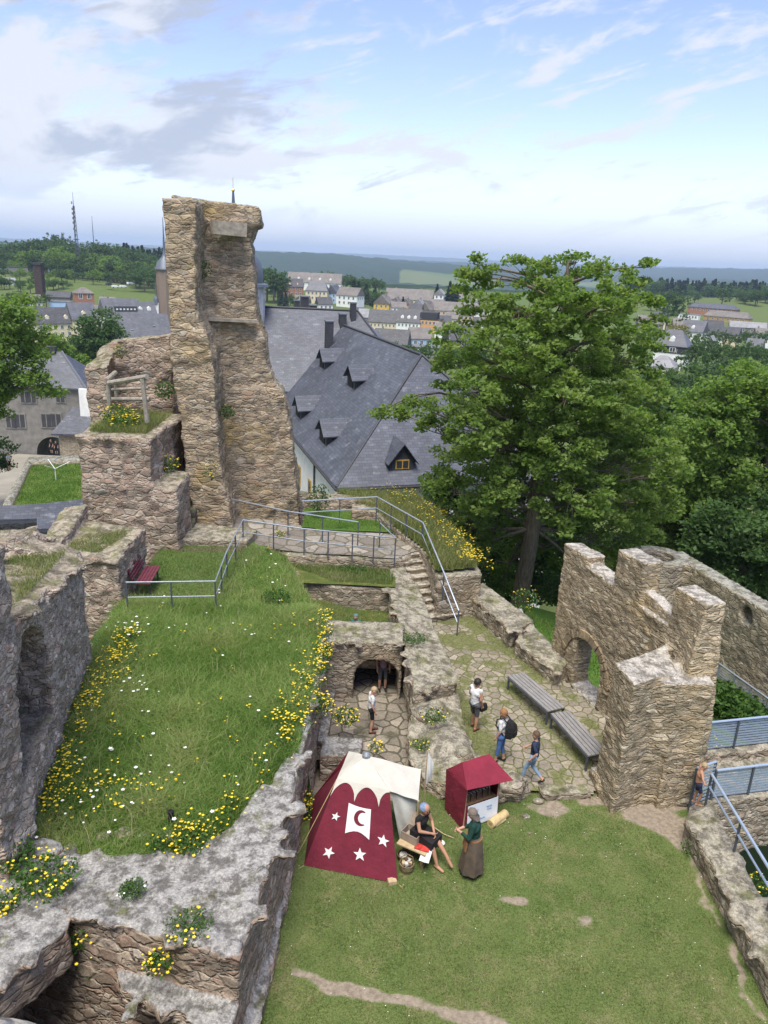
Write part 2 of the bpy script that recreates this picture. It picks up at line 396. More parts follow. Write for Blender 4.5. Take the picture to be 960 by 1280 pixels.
S_terr = stone('lichened_terrace_stone', [(.23, .18, .145), (.32, .25, .20), (.38, .315, .255), (.30, .20, .155), (.42, .37, .32)], (.31, .27, .225), (2.6, 2.6, 5.2), top=(.255, .25, .24), topamt=.92, stainamt=.2, moss=.1, thr=.45)
S_low = stone('grey_brown_low_wall', [(.24, .20, .155), (.31, .265, .205), (.37, .32, .255), (.29, .225, .17), (.40, .355, .30)], (.31, .275, .22), (2.9, 2.9, 6.2), top=(.26, .24, .19), stainamt=.3, moss=.28)
S_back = stone('grey_castle_stone', [(.25, .215, .165), (.33, .285, .22), (.38, .33, .255), (.30, .25, .195), (.41, .37, .31)], (.33, .295, .235), (2.6, 2.6, 5.5), top=(.24, .24, .21), stainamt=.3, moss=.2)
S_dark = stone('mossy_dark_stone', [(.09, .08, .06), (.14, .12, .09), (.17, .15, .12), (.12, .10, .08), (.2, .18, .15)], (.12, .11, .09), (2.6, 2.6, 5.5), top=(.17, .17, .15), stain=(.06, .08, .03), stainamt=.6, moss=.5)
S_near = stone('tower_parapet_stone', [(.33, .30, .27), (.40, .37, .33), (.45, .42, .38), (.36, .31, .27), (.48, .46, .43)], (.36, .34, .31), (3, 3, 4), top=(.40, .38, .355), topamt=.6, moss=0)

# turf and soil
def turf(name, g1, g2, dry, soil, dryamt=.6, sc=1.0):
    m, t = newmat(name); oc = t.n('ShaderNodeTexCoord').outputs['Object']
    a = t.noise(oc, .9*sc, 5, .6).outputs[0]; b = t.noise(oc, 30, 4, .7).outputs[0]; c = t.noise(t.vmath('ADD', oc, (9., 4, 2)), 2.2*sc, 5, .65).outputs[0]
    col = t.mix(t.smooth(a, .35, .65), (*g1, 1), (*g2, 1))
    col = t.mix(t.smooth(c, .48, .68, 0, dryamt), col, (*dry, 1))
    k = t.smooth(b, .2, .8, .55, 1.4)
    col = t.mix(1.0, col, t.n('ShaderNodeCombineXYZ', X=k, Y=k, Z=k).outputs[0], 'MULTIPLY')
    d = t.attr('dirt').outputs['Fac']
    dm = t.smooth(t.math('ADD', d, t.math('MULTIPLY', t.math('SUBTRACT', c, .5), .7)), .38, .6)
    sk = t.noise(oc, 9, 5, .7).outputs[0]
    scol = t.mix(t.smooth(sk, .3, .7), tuple(x*.75 for x in soil), tuple(min(.8, x*1.3) for x in soil))
    col = t.mix(dm, col, scol)
    finish(t, col, .95, t.math('ADD', b, t.math('MULTIPLY', sk, .6)), .6, .03, spec=.1); return m
G_lawn = turf('lawn_turf', (.085, .12, .035), (.11, .14, .045), (.19, .17, .085), (.23, .19, .145), .55)
G_terr = turf('meadow_turf', (.07, .12, .03), (.09, .14, .035), (.10, .09, .035), (.12, .095, .07), .3)
G_bank = turf('bank_turf', (.06, .09, .022), (.09, .11, .03), (.17, .15, .05), (.16, .13, .09), .7, 1.6)
G_court = turf('courtyard_turf', (.055, .12, .02), (.075, .14, .028), (.10, .13, .035), (.2, .18, .14), .4)

def blade_mat(name, cols, trans=.35):
    m, t = newmat(name); ti = t.attr('tint').outputs['Fac']
    n = len(cols); col = t.ramp(ti, *[(i/(n-1), c) for i, c in enumerate(cols)])
    d = t.n('ShaderNodeBsdfPrincipled', Base_Color=col, Roughness=.6); d.inputs['Specular IOR Level'].default_value = .25
    tr = t.n('ShaderNodeBsdfTranslucent', Color=t.mix(1.0, col, (1.25, 1.35, .6, 1), 'MULTIPLY'))
    ms = t.n('ShaderNodeMixShader', i0=trans, i1=d, i2=tr)
    t.n('ShaderNodeOutputMaterial', Surface=ms); return m
B_grass = blade_mat('long_grass', [(.11, .19, .04), (.17, .28, .065), (.23, .33, .09), (.31, .35, .14), (.40, .38, .20)], .5)
B_lawn = blade_mat('short_grass', [(.10, .155, .04), (.14, .20, .06), (.185, .23, .08), (.25, .25, .12), (.34, .30, .18)])
B_dry = blade_mat('dry_grass', [(.12, .17, .05), (.17, .21, .07), (.27, .25, .11), (.14, .20, .055)])
L_main = blade_mat('maple_leaf', [(.10, .17, .036), (.14, .22, .05), (.185, .265, .068), (.24, .30, .09)], .52)
L_left = blade_mat('bright_leaf', [(.115, .19, .042), (.16, .25, .06), (.21, .295, .08)], .5)
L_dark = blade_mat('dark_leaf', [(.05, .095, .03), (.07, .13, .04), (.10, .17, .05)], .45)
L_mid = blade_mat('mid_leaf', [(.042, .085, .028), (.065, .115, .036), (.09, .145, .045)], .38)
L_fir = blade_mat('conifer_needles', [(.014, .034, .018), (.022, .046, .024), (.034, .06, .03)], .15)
L_yel = blade_mat('yellow_green_leaf', [(.16, .16, .03), (.22, .19, .03), (.12, .15, .03)], .4)
L_plant = blade_mat('plant_leaf', [(.04, .09, .02), (.06, .13, .025), (.09, .17, .035)], .35)
P_yel = plain('yellow_petals', (.74, .56, .03), .6, var=.2)
P_wht = plain('white_petals', (.75, .75, .70), .6, var=.06)
bark, t = newmat('bark'); oc = t.n('ShaderNodeTexCoord').outputs['Object']
bn = t.noise(t.n('ShaderNodeMapping', Vector=oc, Scale=(9., 9, 1.6)).outputs[0], 1.5, 6, .65).outputs[0]
finish(t, t.ramp(bn, (.3, (.075, .06, .045)), (.55, (.16, .135, .10)), (.75, (.24, .205, .165))), .95, bn, .8, .04, spec=.1)

def slate(name, c1, c2, mortar, w=.42, h=.22, rough=.5, bs=.6):
    m, t = newmat(name); uv = t.n('ShaderNodeUVMap').outputs[0]
    br = t.n('ShaderNodeTexBrick', {'offset': .5}, Vector=uv, Color1=(*c1, 1), Color2=(*c2, 1), Mortar=(*mortar, 1), Scale=1.0)
    br.inputs['Mortar Size'].default_value = .014; br.inputs['Mortar Smooth'].default_value = .3
    br.inputs['Brick Width'].default_value = w; br.inputs['Row Height'].default_value = h; br.inputs['Bias'].default_value = 0.0
    oc = t.n('ShaderNodeTexCoord').outputs['Object']
    a = t.noise(oc, .35, 5, .6).outputs[0]; st = t.noise(t.n('ShaderNodeMapping', Vector=uv, Scale=(1.6, .9, 1.)).outputs[0], 1.3, 5, .7).outputs[0]
    k = t.smooth(a, .3, .7, .82, 1.18)
    col = t.mix(1.0, br.outputs['Color'], t.n('ShaderNodeCombineXYZ', X=k, Y=k, Z=k).outputs[0], 'MULTIPLY')
    sepu = t.n('ShaderNodeSeparateXYZ', Vector=uv)
    rows = t.math('FLOOR', t.math('DIVIDE', sepu.outputs[1], h)); cols = t.math('FLOOR', t.math('DIVIDE', t.math('ADD', sepu.outputs[0], t.math('MULTIPLY', t.math('MODULO', rows, 2.0), w*.5)), w))
    wn = t.n('ShaderNodeTexWhiteNoise', {'noise_dimensions': '2D'}, Vector=t.n('ShaderNodeCombineXYZ', X=cols, Y=rows).outputs[0]).outputs['Value']
    col = t.mix(t.math('MULTIPLY', t.smooth(wn, .88, .97), t.smooth(st, .45, .65, .05, .5)), col, (.24, .24, .26, 1))
    col = t.mix(t.smooth(st, .58, .75, 0, .30), col, (.17, .175, .19, 1))
    und = t.noise(oc, .8, 3, .5).outputs[0]
    finish(t, col, rough, t.math('ADD', t.math('ADD', br.outputs['Fac'], t.math('MULTIPLY', wn, -.6)), t.math('MULTIPLY', und, -4.5)), -bs, .02, spec=.45); return m
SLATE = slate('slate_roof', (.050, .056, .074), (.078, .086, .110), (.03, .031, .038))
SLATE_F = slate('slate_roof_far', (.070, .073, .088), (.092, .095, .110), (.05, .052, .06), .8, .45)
ROOF_BR = slate('brown_grey_roof', (.135, .12, .11), (.17, .15, .135), (.09, .08, .075), .6, .4, .7)
ROOF_DK = slate('charcoal_roof', (.042, .042, .047), (.058, .058, .064), (.025, .025, .03), .6, .4, .6)
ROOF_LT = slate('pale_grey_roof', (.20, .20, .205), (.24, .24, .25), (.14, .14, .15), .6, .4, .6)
LEADM = plain('lead_flashing', (.16, .17, .19), .45, .3)
SHINGLE = plain('dark_slate_cladding', (.05, .052, .06), .6, var=.3, scale=9)
def plaster(name, c, var=.08): return plain(name, c, .9, var=var, scale=1.2, spec=.15)
PL_white = plaster('white_render', (.76, .76, .74)); PL_cream = plaster('cream_render', (.66, .57, .40)); PL_yel = plaster('yellow_render', (.66, .43, .11))
PL_blue = plaster('pale_blue_render', (.36, .50, .68)); PL_or = plaster('orange_render', (.60, .33, .14)); PL_grey = plaster('grey_render', (.22, .21, .19), .2)
PL_peach = plaster('peach_render', (.56, .40, .28)); PL_red = plaster('red_brown_render', (.35, .17, .11)); PL_dark = plaster('dark_cladding', (.05, .05, .055)); PL_ochre = plaster('ochre_panel', (.42, .27, .10))
GLASS = plain('window_glass', (.045, .05, .06), .15, spec=.6, var=.2, scale=.5)
FRAME_W = plain('white_frame', (.7, .7, .68), .6); FRAME_O = plain('ochre_shutter', (.50, .31, .08), .7)
DARKIN = plain('dark_opening', (.012, .012, .012), .95)
STEEL = plain('galvanised_steel', (.38, .42, .48), .38, .55, var=.1, scale=9, spec=.5)
STEELD = plain('dark_steel_post', (.10, .115, .14), .5, .4, var=.15)
BLUESLAT = plain('blue_grey_slat', (.36, .44, .55), .4, .4, var=.06)
WOODG, t = newmat('weathered_grey_wood'); oc = t.n('ShaderNodeTexCoord').outputs['Object']
wn = t.noise(t.n('ShaderNodeMapping', Vector=oc, Scale=(3., 22., 22.)).outputs[0], 1.6, 5, .6).outputs[0]
finish(t, t.ramp(wn, (.3, (.15, .145, .14)), (.6, (.25, .24, .235)), (.8, (.32, .31, .30))), .8, wn, .4, .01)
WOODP = plain('grey_brown_pole_wood', (.27, .245, .20), .85, var=.25, scale=8); WOODR = plain('dark_red_slat', (.125, .030, .045), .6, var=.2)
WOODL = plain('light_wood', (.42, .32, .19), .8, var=.2, scale=7); WOODD = plain('dark_wood', (.13, .08, .045), .8, var=.3, scale=9)
MAROON = plain('maroon_canvas', (.125, .012, .026), .85, var=.14, scale=2.5, bump=.9); MAROON2 = plain('crimson_canvas', (.19, .018, .036), .85, var=.12, scale=3, bump=.9)
CANVAS = plain('off_white_canvas', (.47, .45, .395), .9, var=.06, scale=3, bump=.9); CANVASG = plain('grey_hanging_cloth', (.50, .50, .46), .9, var=.15, scale=3)
WHITE = plain('white_cloth', (.60, .60, .58), .85, var=.05); PAPER = plain('white_paper', (.70, .72, .76), .7, var=.04); INK = plain('blue_ink', (.10, .25, .50), .7)
SKIN = plain('skin', (.47, .27, .19), .6, var=.05); SKIN2 = plain('tanned_skin', (.40, .215, .14), .6, var=.05)
HAIR_BR = plain('brown_hair', (.10, .06, .035), .7); HAIR_DK = plain('dark_hair', (.022, .018, .016), .6); HAIR_GI = plain('ginger_hair', (.25, .125, .05), .7); HAIR_BL = plain('blond_hair', (.33, .25, .14), .7); HAIR_GR = plain('grey_brown_hair', (.16, .13, .105), .8)
SHIRT_W = plain('white_shirt', (.60, .60, .60), .85, var=.05, scale=13, bump=.8); NAVY = plain('navy_print_shirt', (.022, .033, .065), .85, var=.6, scale=14); JEANS = plain('blue_denim', (.075, .155, .36), .85, var=.2); JEANL = plain('light_denim', (.22, .32, .44), .85, var=.2)
GREYC = plain('grey_shorts', (.085, .09, .10), .85, scale=13, bump=.8); BLACKC = plain('black_cloth', (.016, .015, .016), .85, scale=13, bump=.8); GREENC = plain('dark_green_wool', (.012, .048, .036), .9, var=.2); BROWNC = plain('brown_skirt_cloth', (.10, .075, .055), .9, var=.25, scale=5)
LEATHER = plain('tan_leather', (.26, .13, .06), .6); SHOE = plain('black_shoe', (.02, .02, .022), .5); SANDAL = plain('brown_sandal', (.14, .055, .03), .6); BLUEC = plain('blue_scarf', (.16, .22, .36), .85, var=.3, scale=18); STRAW = plain('straw', (.50, .38, .19), .85, var=.2); REDP = plain('red_pattern_cloth', (.45, .04, .03), .8, var=.4, scale=12)
BLACKP = plain('black_pipe', (.014, .014, .015), .5); RUST = plain('rusty_red_frame', (.24, .07, .045), .7)
GOLD = plain('gilt', (.7, .45, .1), .3, .9); COPPER = plain('dull_dome_metal', (.12, .14, .17), .5, .3); SHUTTER = plain('roof_window_glass', (.5, .55, .6), .2)
CARW = plain('white_car_paint', (.65, .65, .66), .3, var=.02); CARD = plain('dark_car_paint', (.05, .055, .065), .3, var=.02)

# flagstones
def flag(name, tones, joint, sc=1.5, grass=.5):
    m, t = newmat(name); oc = t.n('ShaderNodeTexCoord').outputs['Object']
    fl = t.vmath('MULTIPLY', oc, (1., 1., 0.))
    wob = t.vmath('SCALE', t.noise(fl, 3, 3, .6).outputs['Color']); wob.node.inputs['Scale'].default_value = .16
    v = t.vmath('ADD', fl, wob)
    e = t.n('ShaderNodeTexVoronoi', {'feature': 'DISTANCE_TO_EDGE', 'voronoi_dimensions': '2D'}, Vector=v, Scale=sc, Randomness=.85).outputs['Distance']
    c = t.n('ShaderNodeSeparateColor', Color=t.n('ShaderNodeTexVoronoi', {'voronoi_dimensions': '2D'}, Vector=v, Scale=sc, Randomness=.85).outputs['Color'])
    n = len(tones); col = t.ramp(c.outputs[0], *[(i/(n-1), q) for i, q in enumerate(tones)])
    f = t.noise(oc, 14, 5, .7).outputs[0]; k = t.math('MULTIPLY', t.smooth(f, .25, .75, .7, 1.25), t.smooth(c.outputs[1], 0, 1, .8, 1.2))
    col = t.mix(1.0, col, t.n('ShaderNodeCombineXYZ', X=k, Y=k, Z=k).outputs[0], 'MULTIPLY')
    g = t.noise(fl, .8, 5, .65).outputs[0]
    gm = t.math('MAXIMUM', t.smooth(t.math('ADD', t.smooth(e, .11, .02), t.math('MULTIPLY', t.math('SUBTRACT', g, .5), 2.2*grass)), .30, .62), t.smooth(t.math('ADD', g, grass*.18), .60, .68))
    gcol = t.mix(t.smooth(f, .3, .7), joint, tuple(x*1.6 for x in joint))
    gf = t.attr('dirt').outputs['Fac']
    gm = t.math('MAXIMUM', gm, gf)
    col = t.mix(gm, col, gcol)
    h = t.math('ADD', t.smooth(e, 0, .08), t.math('MULTIPLY', f, .4))
    finish(t, col, .9, h, .7, .03, spec=.2); return m
FLAG = flag('walkway_flagstones', [(.21, .18, .135), (.25, .215, .17), (.23, .195, .15), (.28, .245, .20)], (.095, .10, .04), 3.3, .62)
FLAG2 = flag('terrace_flagstones', [(.17, .15, .13), (.24, .215, .185), (.20, .175, .15), (.28, .255, .22)], (.10, .09, .06), 1.6, .12)
FLAG3 = flag('sunken_flagstones', [(.17, .145, .115), (.22, .19, .15), (.25, .215, .175)], (.07, .065, .045), 2.3, .14)

# far terrain
TERR, t = newmat('countryside'); oc = t.n('ShaderNodeTexCoord').outputs['Object']
fo = t.attr('forest').outputs['Fac']
a = t.noise(oc, .012, 4, .6).outputs[0]; b = t.noise(oc, .09, 4, .7).outputs[0]; f2 = t.noise(oc, .5, 4, .7).outputs[0]
vc = t.n('ShaderNodeSeparateColor', Color=t.n('ShaderNodeTexVoronoi', Vector=oc, Scale=.0042).outputs['Color'])
fld = t.ramp(vc.outputs[0], (0, (.07, .105, .035)), (.35, (.09, .13, .04)), (.6, (.14, .145, .06)), (.8, (.08, .115, .035)), (1, (.115, .145, .05)))
fld = t.mix(t.smooth(f2, .3, .7, 0, .35), fld, (.06, .10, .025))
frs = t.mix(t.smooth(b, .3, .7), (.016, .032, .018), (.03, .052, .024))
finish(t, t.mix(t.smooth(t.math('ADD', fo, t.math('MULTIPLY', t.math('SUBTRACT', a, .5), .5)), .42, .56), fld, frs), .95, spec=.05)
HZ, t = newmat('haze')
hv = t.n('ShaderNodeVolumePrincipled', Color=(.60, .77, 1.0, 1), Density=1.2e-4); hv.inputs['Anisotropy'].default_value = .1
t.n('ShaderNodeOutputMaterial', Volume=hv)
# ------------------------------------------------------------------ ground sheets
def inside(poly, x, y):
    x = np.asarray(x); y = np.asarray(y); r = np.zeros(x.shape, bool); n = len(poly)
    for i in range(n):
        x1, y1 = poly[i][:2]; x2, y2 = poly[(i+1) % n][:2]
        c = (y1 > y) != (y2 > y)
        r ^= c & (x < (x2-x1)*(y-y1)/((y2-y1) if y2 != y1 else 1e-9)+x1)
    return r
def grid_sheet(name, poly, res, hf, mat, dirt=None, kind='structure', parent=None):
    p = np.array([q[:2] for q in poly], float); x0, y0 = p.min(0)-res; x1, y1 = p.max(0)+res
    xs = np.arange(x0, x1+res, res); ys = np.arange(y0, y1+res, res); gx, gy = np.meshgrid(xs, ys)
    nx, ny = len(xs), len(ys)
    i, j = np.meshgrid(np.arange(nx-1), np.arange(ny-1)); i = i.ravel(); j = j.ravel()
    keep = inside(poly, xs[i]+res/2, ys[j]+res/2); i = i[keep]; j = j[keep]
    a = j*nx+i; f = np.stack([a, a+1, a+nx+1, a+nx], 1)
    V = np.stack([gx.ravel(), gy.ravel(), hf(gx.ravel(), gy.ravel())], 1)
    us = np.unique(f); mp = np.zeros(len(V), int); mp[us] = np.arange(len(us)); V = V[us]; f = mp[f]
    d = dirt(V[:, 0], V[:, 1]) if dirt else np.zeros(len(V))
    o = link(name, mesh_np(name, V, f, [mat], smooth=True, attrs={'dirt': d}), parent)
    if kind: o['kind'] = kind
    return o
def flat2(x, y): return np.stack([x, y, np.zeros_like(x)], -1)
def blob(x, y, cx, cy, rx, ry, ang=0.0):
    dx, dy = x-cx, y-cy; a = (dx*cos(ang)+dy*sin(ang))/rx; b = (-dx*sin(ang)+dy*cos(ang))/ry
    return np.clip(1.25-np.sqrt(a*a+b*b), 0, 1)
def strip(x, y, pts, w):
    d = np.full(x.shape, 9.)
    for (ax, ay), (bx, by) in zip(pts, pts[1:]):
        L = (bx-ax)**2+(by-ay)**2; tt = np.clip(((x-ax)*(bx-ax)+(y-ay)*(by-ay))/L, 0, 1)
        d = np.minimum(d, np.hypot(x-ax-tt*(bx-ax), y-ay-tt*(by-ay)))
    return np.clip(1.2-d/w, 0, 1)
LAWN = [(-1.85, 3.5), (8.0, 3.5), (7.85, 15.2), (8.9, 16.6), (8.9, 17.2), (1.2, 17.2), (1.2, 16.15), (-1.95, 16.15), (-1.95, 10)]
def lawn_h(x, y): return .05*fbm(flat2(x, y), .35, 3, 3)
pw = [pz(u, v, 0)[:2] for u, v in ((372, 1212), (410, 1235), (470, 1250), (540, 1268), (640, 1300))]
pd = [pz(u, v, 0)[:2] for u, v in ((655, 1128), (815, 1022), (850, 1040), (725, 1150), (690, 1010))]
def lawn_dirt(x, y):
    x, y = x+.42*fbm(flat2(x, y), .9, 3, 61), y+.3*fbm(flat2(x, y), .9, 3, 62)
    d = strip(x, y, pw, .22)*.75
    d = np.maximum(d, blob(x, y, *pd[0], .55, .22)*.75)
    d = np.maximum(d, blob(x, y, *pd[1], 1.0, .75, -.3))
    d = np.maximum(d, blob(x, y, *pd[2], .75, .8))
    d = np.maximum(d, blob(x, y, *pd[3], .6, .25)*.5)
    d = np.maximum(d, blob(x, y, *pd[4], .9, .3)*.7)
    d = np.maximum(d, strip(x, y, [(5.5, 16.4), (8.3, 16.4)], .35)*.8)
    d = np.maximum(d, strip(x, y, [(7.5, 15.3), (7.5, 4)], .16)*.55)
    return np.where(d > .02, np.clip(d+.34*fbm(flat2(x, y), 2.6, 4, 51), 0, 1.2), d)
grid_sheet('lawn', LAWN, .12, lawn_h, G_lawn, lawn_dirt)
A_L, B_L = (-7.6, 18.1), (-6.45, 11.9)
TERR_P = [(-1.75, 21.7), (-1.75, 14.2), (-2.5, 12.6), (-3.2, 11.4), (-4.8, 11.2), (-6.6, 11.3), (-6.9, 12.2), (-8.0, 18.3), (-8.3, 22.2), (-8.3, 27.6), (-5.3, 28.4), (-4.1, 27.3)]
def terr_h(x, y):
    z = 2.16+.07*fbm(flat2(x, y), .5, 3, 8)
    z = z+.14*sm(-x, 4.5, 7)*sm(y, 12, 14)*(1-sm(y, 20, 22))
    fd = 1.2-strip(x, y, [(-1.75, 14.4), (-2.5, 12.7), (-3.2, 11.5), (-4.8, 11.25), (-6.6, 11.35)], .45); fd = np.clip((fd-.0)/1.2, 0, 1)
    return z-.10*sm(x, -2.4, -1.7)*sm(y, 13.5, 15)-.32*(1-sm(fd, .1, .85))
def terr_dirt(x, y):
    return np.maximum(strip(x, y, [(-6.3, 11.3), (-4.7, 11.3), (-3.5, 11.5)], .22)*.8, strip(x, y, [(-7.6, 27.0), (-5.5, 27.3)], .35)*.9)
grid_sheet('meadow', TERR_P, .15, terr_h, G_terr, terr_dirt)
WALK = [(1.3, 26.6), (3.3, 27.4), (6.1, 22.0), (7.9, 17.5), (5.6, 16.6), (2.2, 16.6), (2.2, 20), (1.5, 23.5)]
def walk_h(x, y): return .22+.05*fbm(flat2(x, y), .5, 2, 12)-.14*(1-sm(y, 16.4, 18))
def walk_grass(x, y):
    d = strip(x, y, [(1.6, 25.6), (2.2, 22), (2.7, 19.5), (2.8, 17.6)], .4)*.9
    d = np.maximum(d, strip(x, y, [(3.2, 26.6), (5.2, 22.4)], .45)*.9)
    d = np.maximum(d, strip(x, y, [(4.0, 21.6), (5.7, 17.8)], .28)*.8)
    return np.clip((d+.5*fbm(flat2(x, y), 1.3, 3, 4)-.35)*2.5, 0, 1)
grid_sheet('walkway', WALK, .12, walk_h, FLAG, walk_grass)
grid_sheet('sunken_path', [(-1.8, 18.2), (1.2, 17.2), (1.2, 25.3), (-1.8, 25.3)], .2, lambda x, y: -.42+.03*fbm(flat2(x, y), .8, 2, 2), FLAG3)
grid_sheet('pit_floor', [(-1.8, 15.8), (1.4, 15.8), (1.4, 18.6), (-1.8, 18.6)], .2, lambda x, y: -1.0+.05*fbm(flat2(x, y), .8, 2, 2), G_lawn, lambda x, y: x*0+1)
grid_sheet('cellar_floor', [(-7.5, 4), (-1.9, 4), (-1.9, 10.5), (-7.5, 10.5)], .3, lambda x, y: -3.4+.05*fbm(flat2(x, y), .8, 2, 2), G_lawn, lambda x, y: x*0+1)
PLAT = [(-6.3, 28.4), (-4.0, 28.0), (.55, 27.75), (1.65, 28.9), (1.72, 29.6), (.9, 30.6), (-2.4, 30.9), (-6.3, 31.2)]
def plat_h(x, y): return 1.9+.22*sm(-x, 3, 6)+.02*fbm(flat2(x, y), 1, 2, 2)
grid_sheet('upper_path', PLAT, .12, plat_h, FLAG2)
grid_sheet('upper_lawn', [(-3.4, 30.6), (1.0, 30.4), (1.9, 29.6), (.6, 33.5), (-3.6, 33.8)], .15, lambda x, y: 1.96+.04*fbm(flat2(x, y), .8, 2, 2), G_court)
grid_sheet('ledge_lawn', [(-3.9, 27.9), (-3.3, 26.0), (.5, 26.0), (.5, 27.95)], .12, lambda x, y: 1.44+.05*fbm(flat2(x, y), 1, 2, 2), G_bank)
grid_sheet('pit_lawn', [(-2.9, 22.3), (.7, 22.3), (.5, 26.2), (-3.6, 26.2)], .12, lambda x, y: .42+.3*sm(-x, .6, 2.2)+.05*fbm(flat2(x, y), 1, 2, 2), G_bank)

# countryside: one sheet to the horizon
ang = np.concatenate([np.arange(-42, 42, .14), np.arange(42, 318, 3.)])*pi/180
rr = np.concatenate([np.linspace(2, 60, 30), np.geomspace(62, 1200, 60), np.geomspace(1230, 14000, 150)])
ga, gr = np.meshgrid(ang, rr); gx = gr*np.sin(ga); gy = gr*np.cos(ga); gz = ground_h(gx, gy)
P3 = np.stack([gx.ravel(), gy.ravel(), 0*gx.ravel()], 1)
forest = sm(gr.ravel(), 1000, 1800)*1.0
fn = fbm(P3, 1/900., 3, 21)
forest = forest*np.clip(.95+1.2*fn, 0, 1)
R3 = np.hypot(P3[:, 0], P3[:, 1]); A3 = np.arctan2(P3[:, 0], P3[:, 1])
def fieldpatch(a0, a1, ra, rb): return sm(A3, a0, a0+.012)*(1-sm(A3, a1-.012, a1))*sm(R3, ra, ra+150)*(1-sm(R3, rb-150, rb))
fp = fieldpatch(.0, .135, 2500, 3350)+fieldpatch(.30, .60, 420, 900)*.8
forest = np.clip(forest+.35*sm(R3, 2000, 3000)*(R3 < 5200)*(A3 < .2), 0, 1)*(1-np.clip(fp, 0, 1))
forest = np.where((R3 > 800) & (R3 < 1500) & (fp < .2), np.maximum(forest, .8*sm(R3, 800, 1000)), forest)
gz = gz.ravel()+(forest > .5)*(R3 > 900)*(6+7*vnoise(P3, 1/45., 4))
n = len(ang); m_ = len(rr); i, j = np.meshgrid(np.arange(n), np.arange(m_-1)); i = i.ravel(); j = j.ravel(); i2 = (i+1) % n
f = np.stack([j*n+i, (j+1)*n+i, (j+1)*n+i2, j*n+i2], 1)
tag(link('terrain', mesh_np('terrain', np.stack([P3[:, 0], P3[:, 1], gz], 1), f[:, ::-1], [TERR], smooth=True, attrs={'forest': forest})), kind='structure')
hz = MB().box((0, 6500, -15), (19000, 17000, 270)); ho = hz.build('haze', HZ); ho['kind'] = 'stuff'

# ------------------------------------------------------------------ walls and ruins
def arch_cut(c, ax, w, h, depth, seg=12, rise=None):
    """arched opening centred at c (middle of its sill); ax = plan direction along the wall; flat sides, round head"""
    ax = Vector((ax[0], ax[1], 0)).normalized(); nn = Vector((-ax.y, ax.x, 0)); c = Vector(tuple(map(float, c)))
    spring = max(h-w/2, .05*h); ry = h-spring
    if rise is not None: ry = rise; spring = h-rise
    prof = [(-w/2, 0), (w/2, 0)]+[(w/2*cos(pi*k/seg), spring+ry*sin(pi*k/seg)) for k in range(seg+1)]
    return MB().loft([[c+ax*a+Vector((0, 0, b))+nn*s for a, b in prof] for s in (-depth/2, depth/2)])
PR = lambda poly, a, b: MB().prism(poly, a, b)

def caps(pts, n=3.4, big=1.0, seed=0, jit=.10):
    """loose capping stones set along a wall edge"""
    g = np.random.default_rng(seed+200); mb = MB()
    for p, q in zip(pts, pts[1:]):
        p, q = np.array(p, float), np.array(q, float); L = np.linalg.norm(q-p)
        for k in range(max(1, int(L*n))):
            if g.uniform() < .25: continue
            c = p+(q-p)*g.uniform(0, 1)+g.normal(0, 1, 3)*[jit, jit, .015]; d = g.uniform(.14, .34, 3)*big*[1, .8, .5]
            a = g.uniform(0, 3.14); ax = [Vector((cos(a), sin(a), g.normal(0, .12))).normalized()]; y_ = Vector((0, 0, 1)).cross(ax[0]).normalized(); ax += [y_, ax[0].cross(y_)]
            mb.box(c, d, ax=ax)
    return mb
# terrace: lichened stone top, right-hand face, ledge and the cellar it frames
masonry('terrace_wall', [
    PR([(-5.0, 10.25), (-2.03, 9.5), (-1.66, 13.5), (-2.35, 13.8), (-2.75, 12.5), (-3.4, 11.75), (-4.9, 11.65), (-6.4, 11.5), (-6.5, 10.7)], -3.6, [2.1, 2.12, 2.2, 2.2, 2.16, 2.12, 2.1, 2.15, 2.15]),
    PR([(-2.2, 13.3), (-1.64, 13.3), (-1.58, 17.0), (-1.9, 17.0)], -1.2, [2.2, 2.2, 2.0, 2.05]),
    PR([(-1.9, 16.9), (-1.58, 16.9), (-1.56, 21.4), (-1.9, 21.6)], -1.2, [2.02, 1.98, 2.1, 2.1]),
    PR([(-4.0, 9.62), (-2.05, 9.02), (-2.0, 10.2), (-4.5, 10.4)], .75, 1.15),
    PR([(-2.2, 6.5), (-1.86, 6.5), (-1.58, 14.5), (-1.9, 14.5)], -3.5, [.45, .4, .2, .25]), caps([(-4.9, 10.3, 2.1), (-3.5, 9.95, 2.1), (-2.1, 9.6, 2.12), (-1.75, 12, 2.16), (-1.68, 14, 2.16), (-1.68, 21, 2.0)], 3.6, 1.15, 1), caps([(-3.9, 9.6, 1.12), (-2.1, 9.1, 1.12)], 3, 1.2, 2), caps([(-6.2, 11.5, 2.1), (-4.8, 11.5, 2.08), (-3.4, 11.7, 2.1), (-2.6, 12.7, 2.14)], 3.4, 1.1, 3)],
    .06, S_terr, 'grey lichened stone wall of the flower meadow, standing over the dark cellar', amp=.06, relief=.05, seed=2)
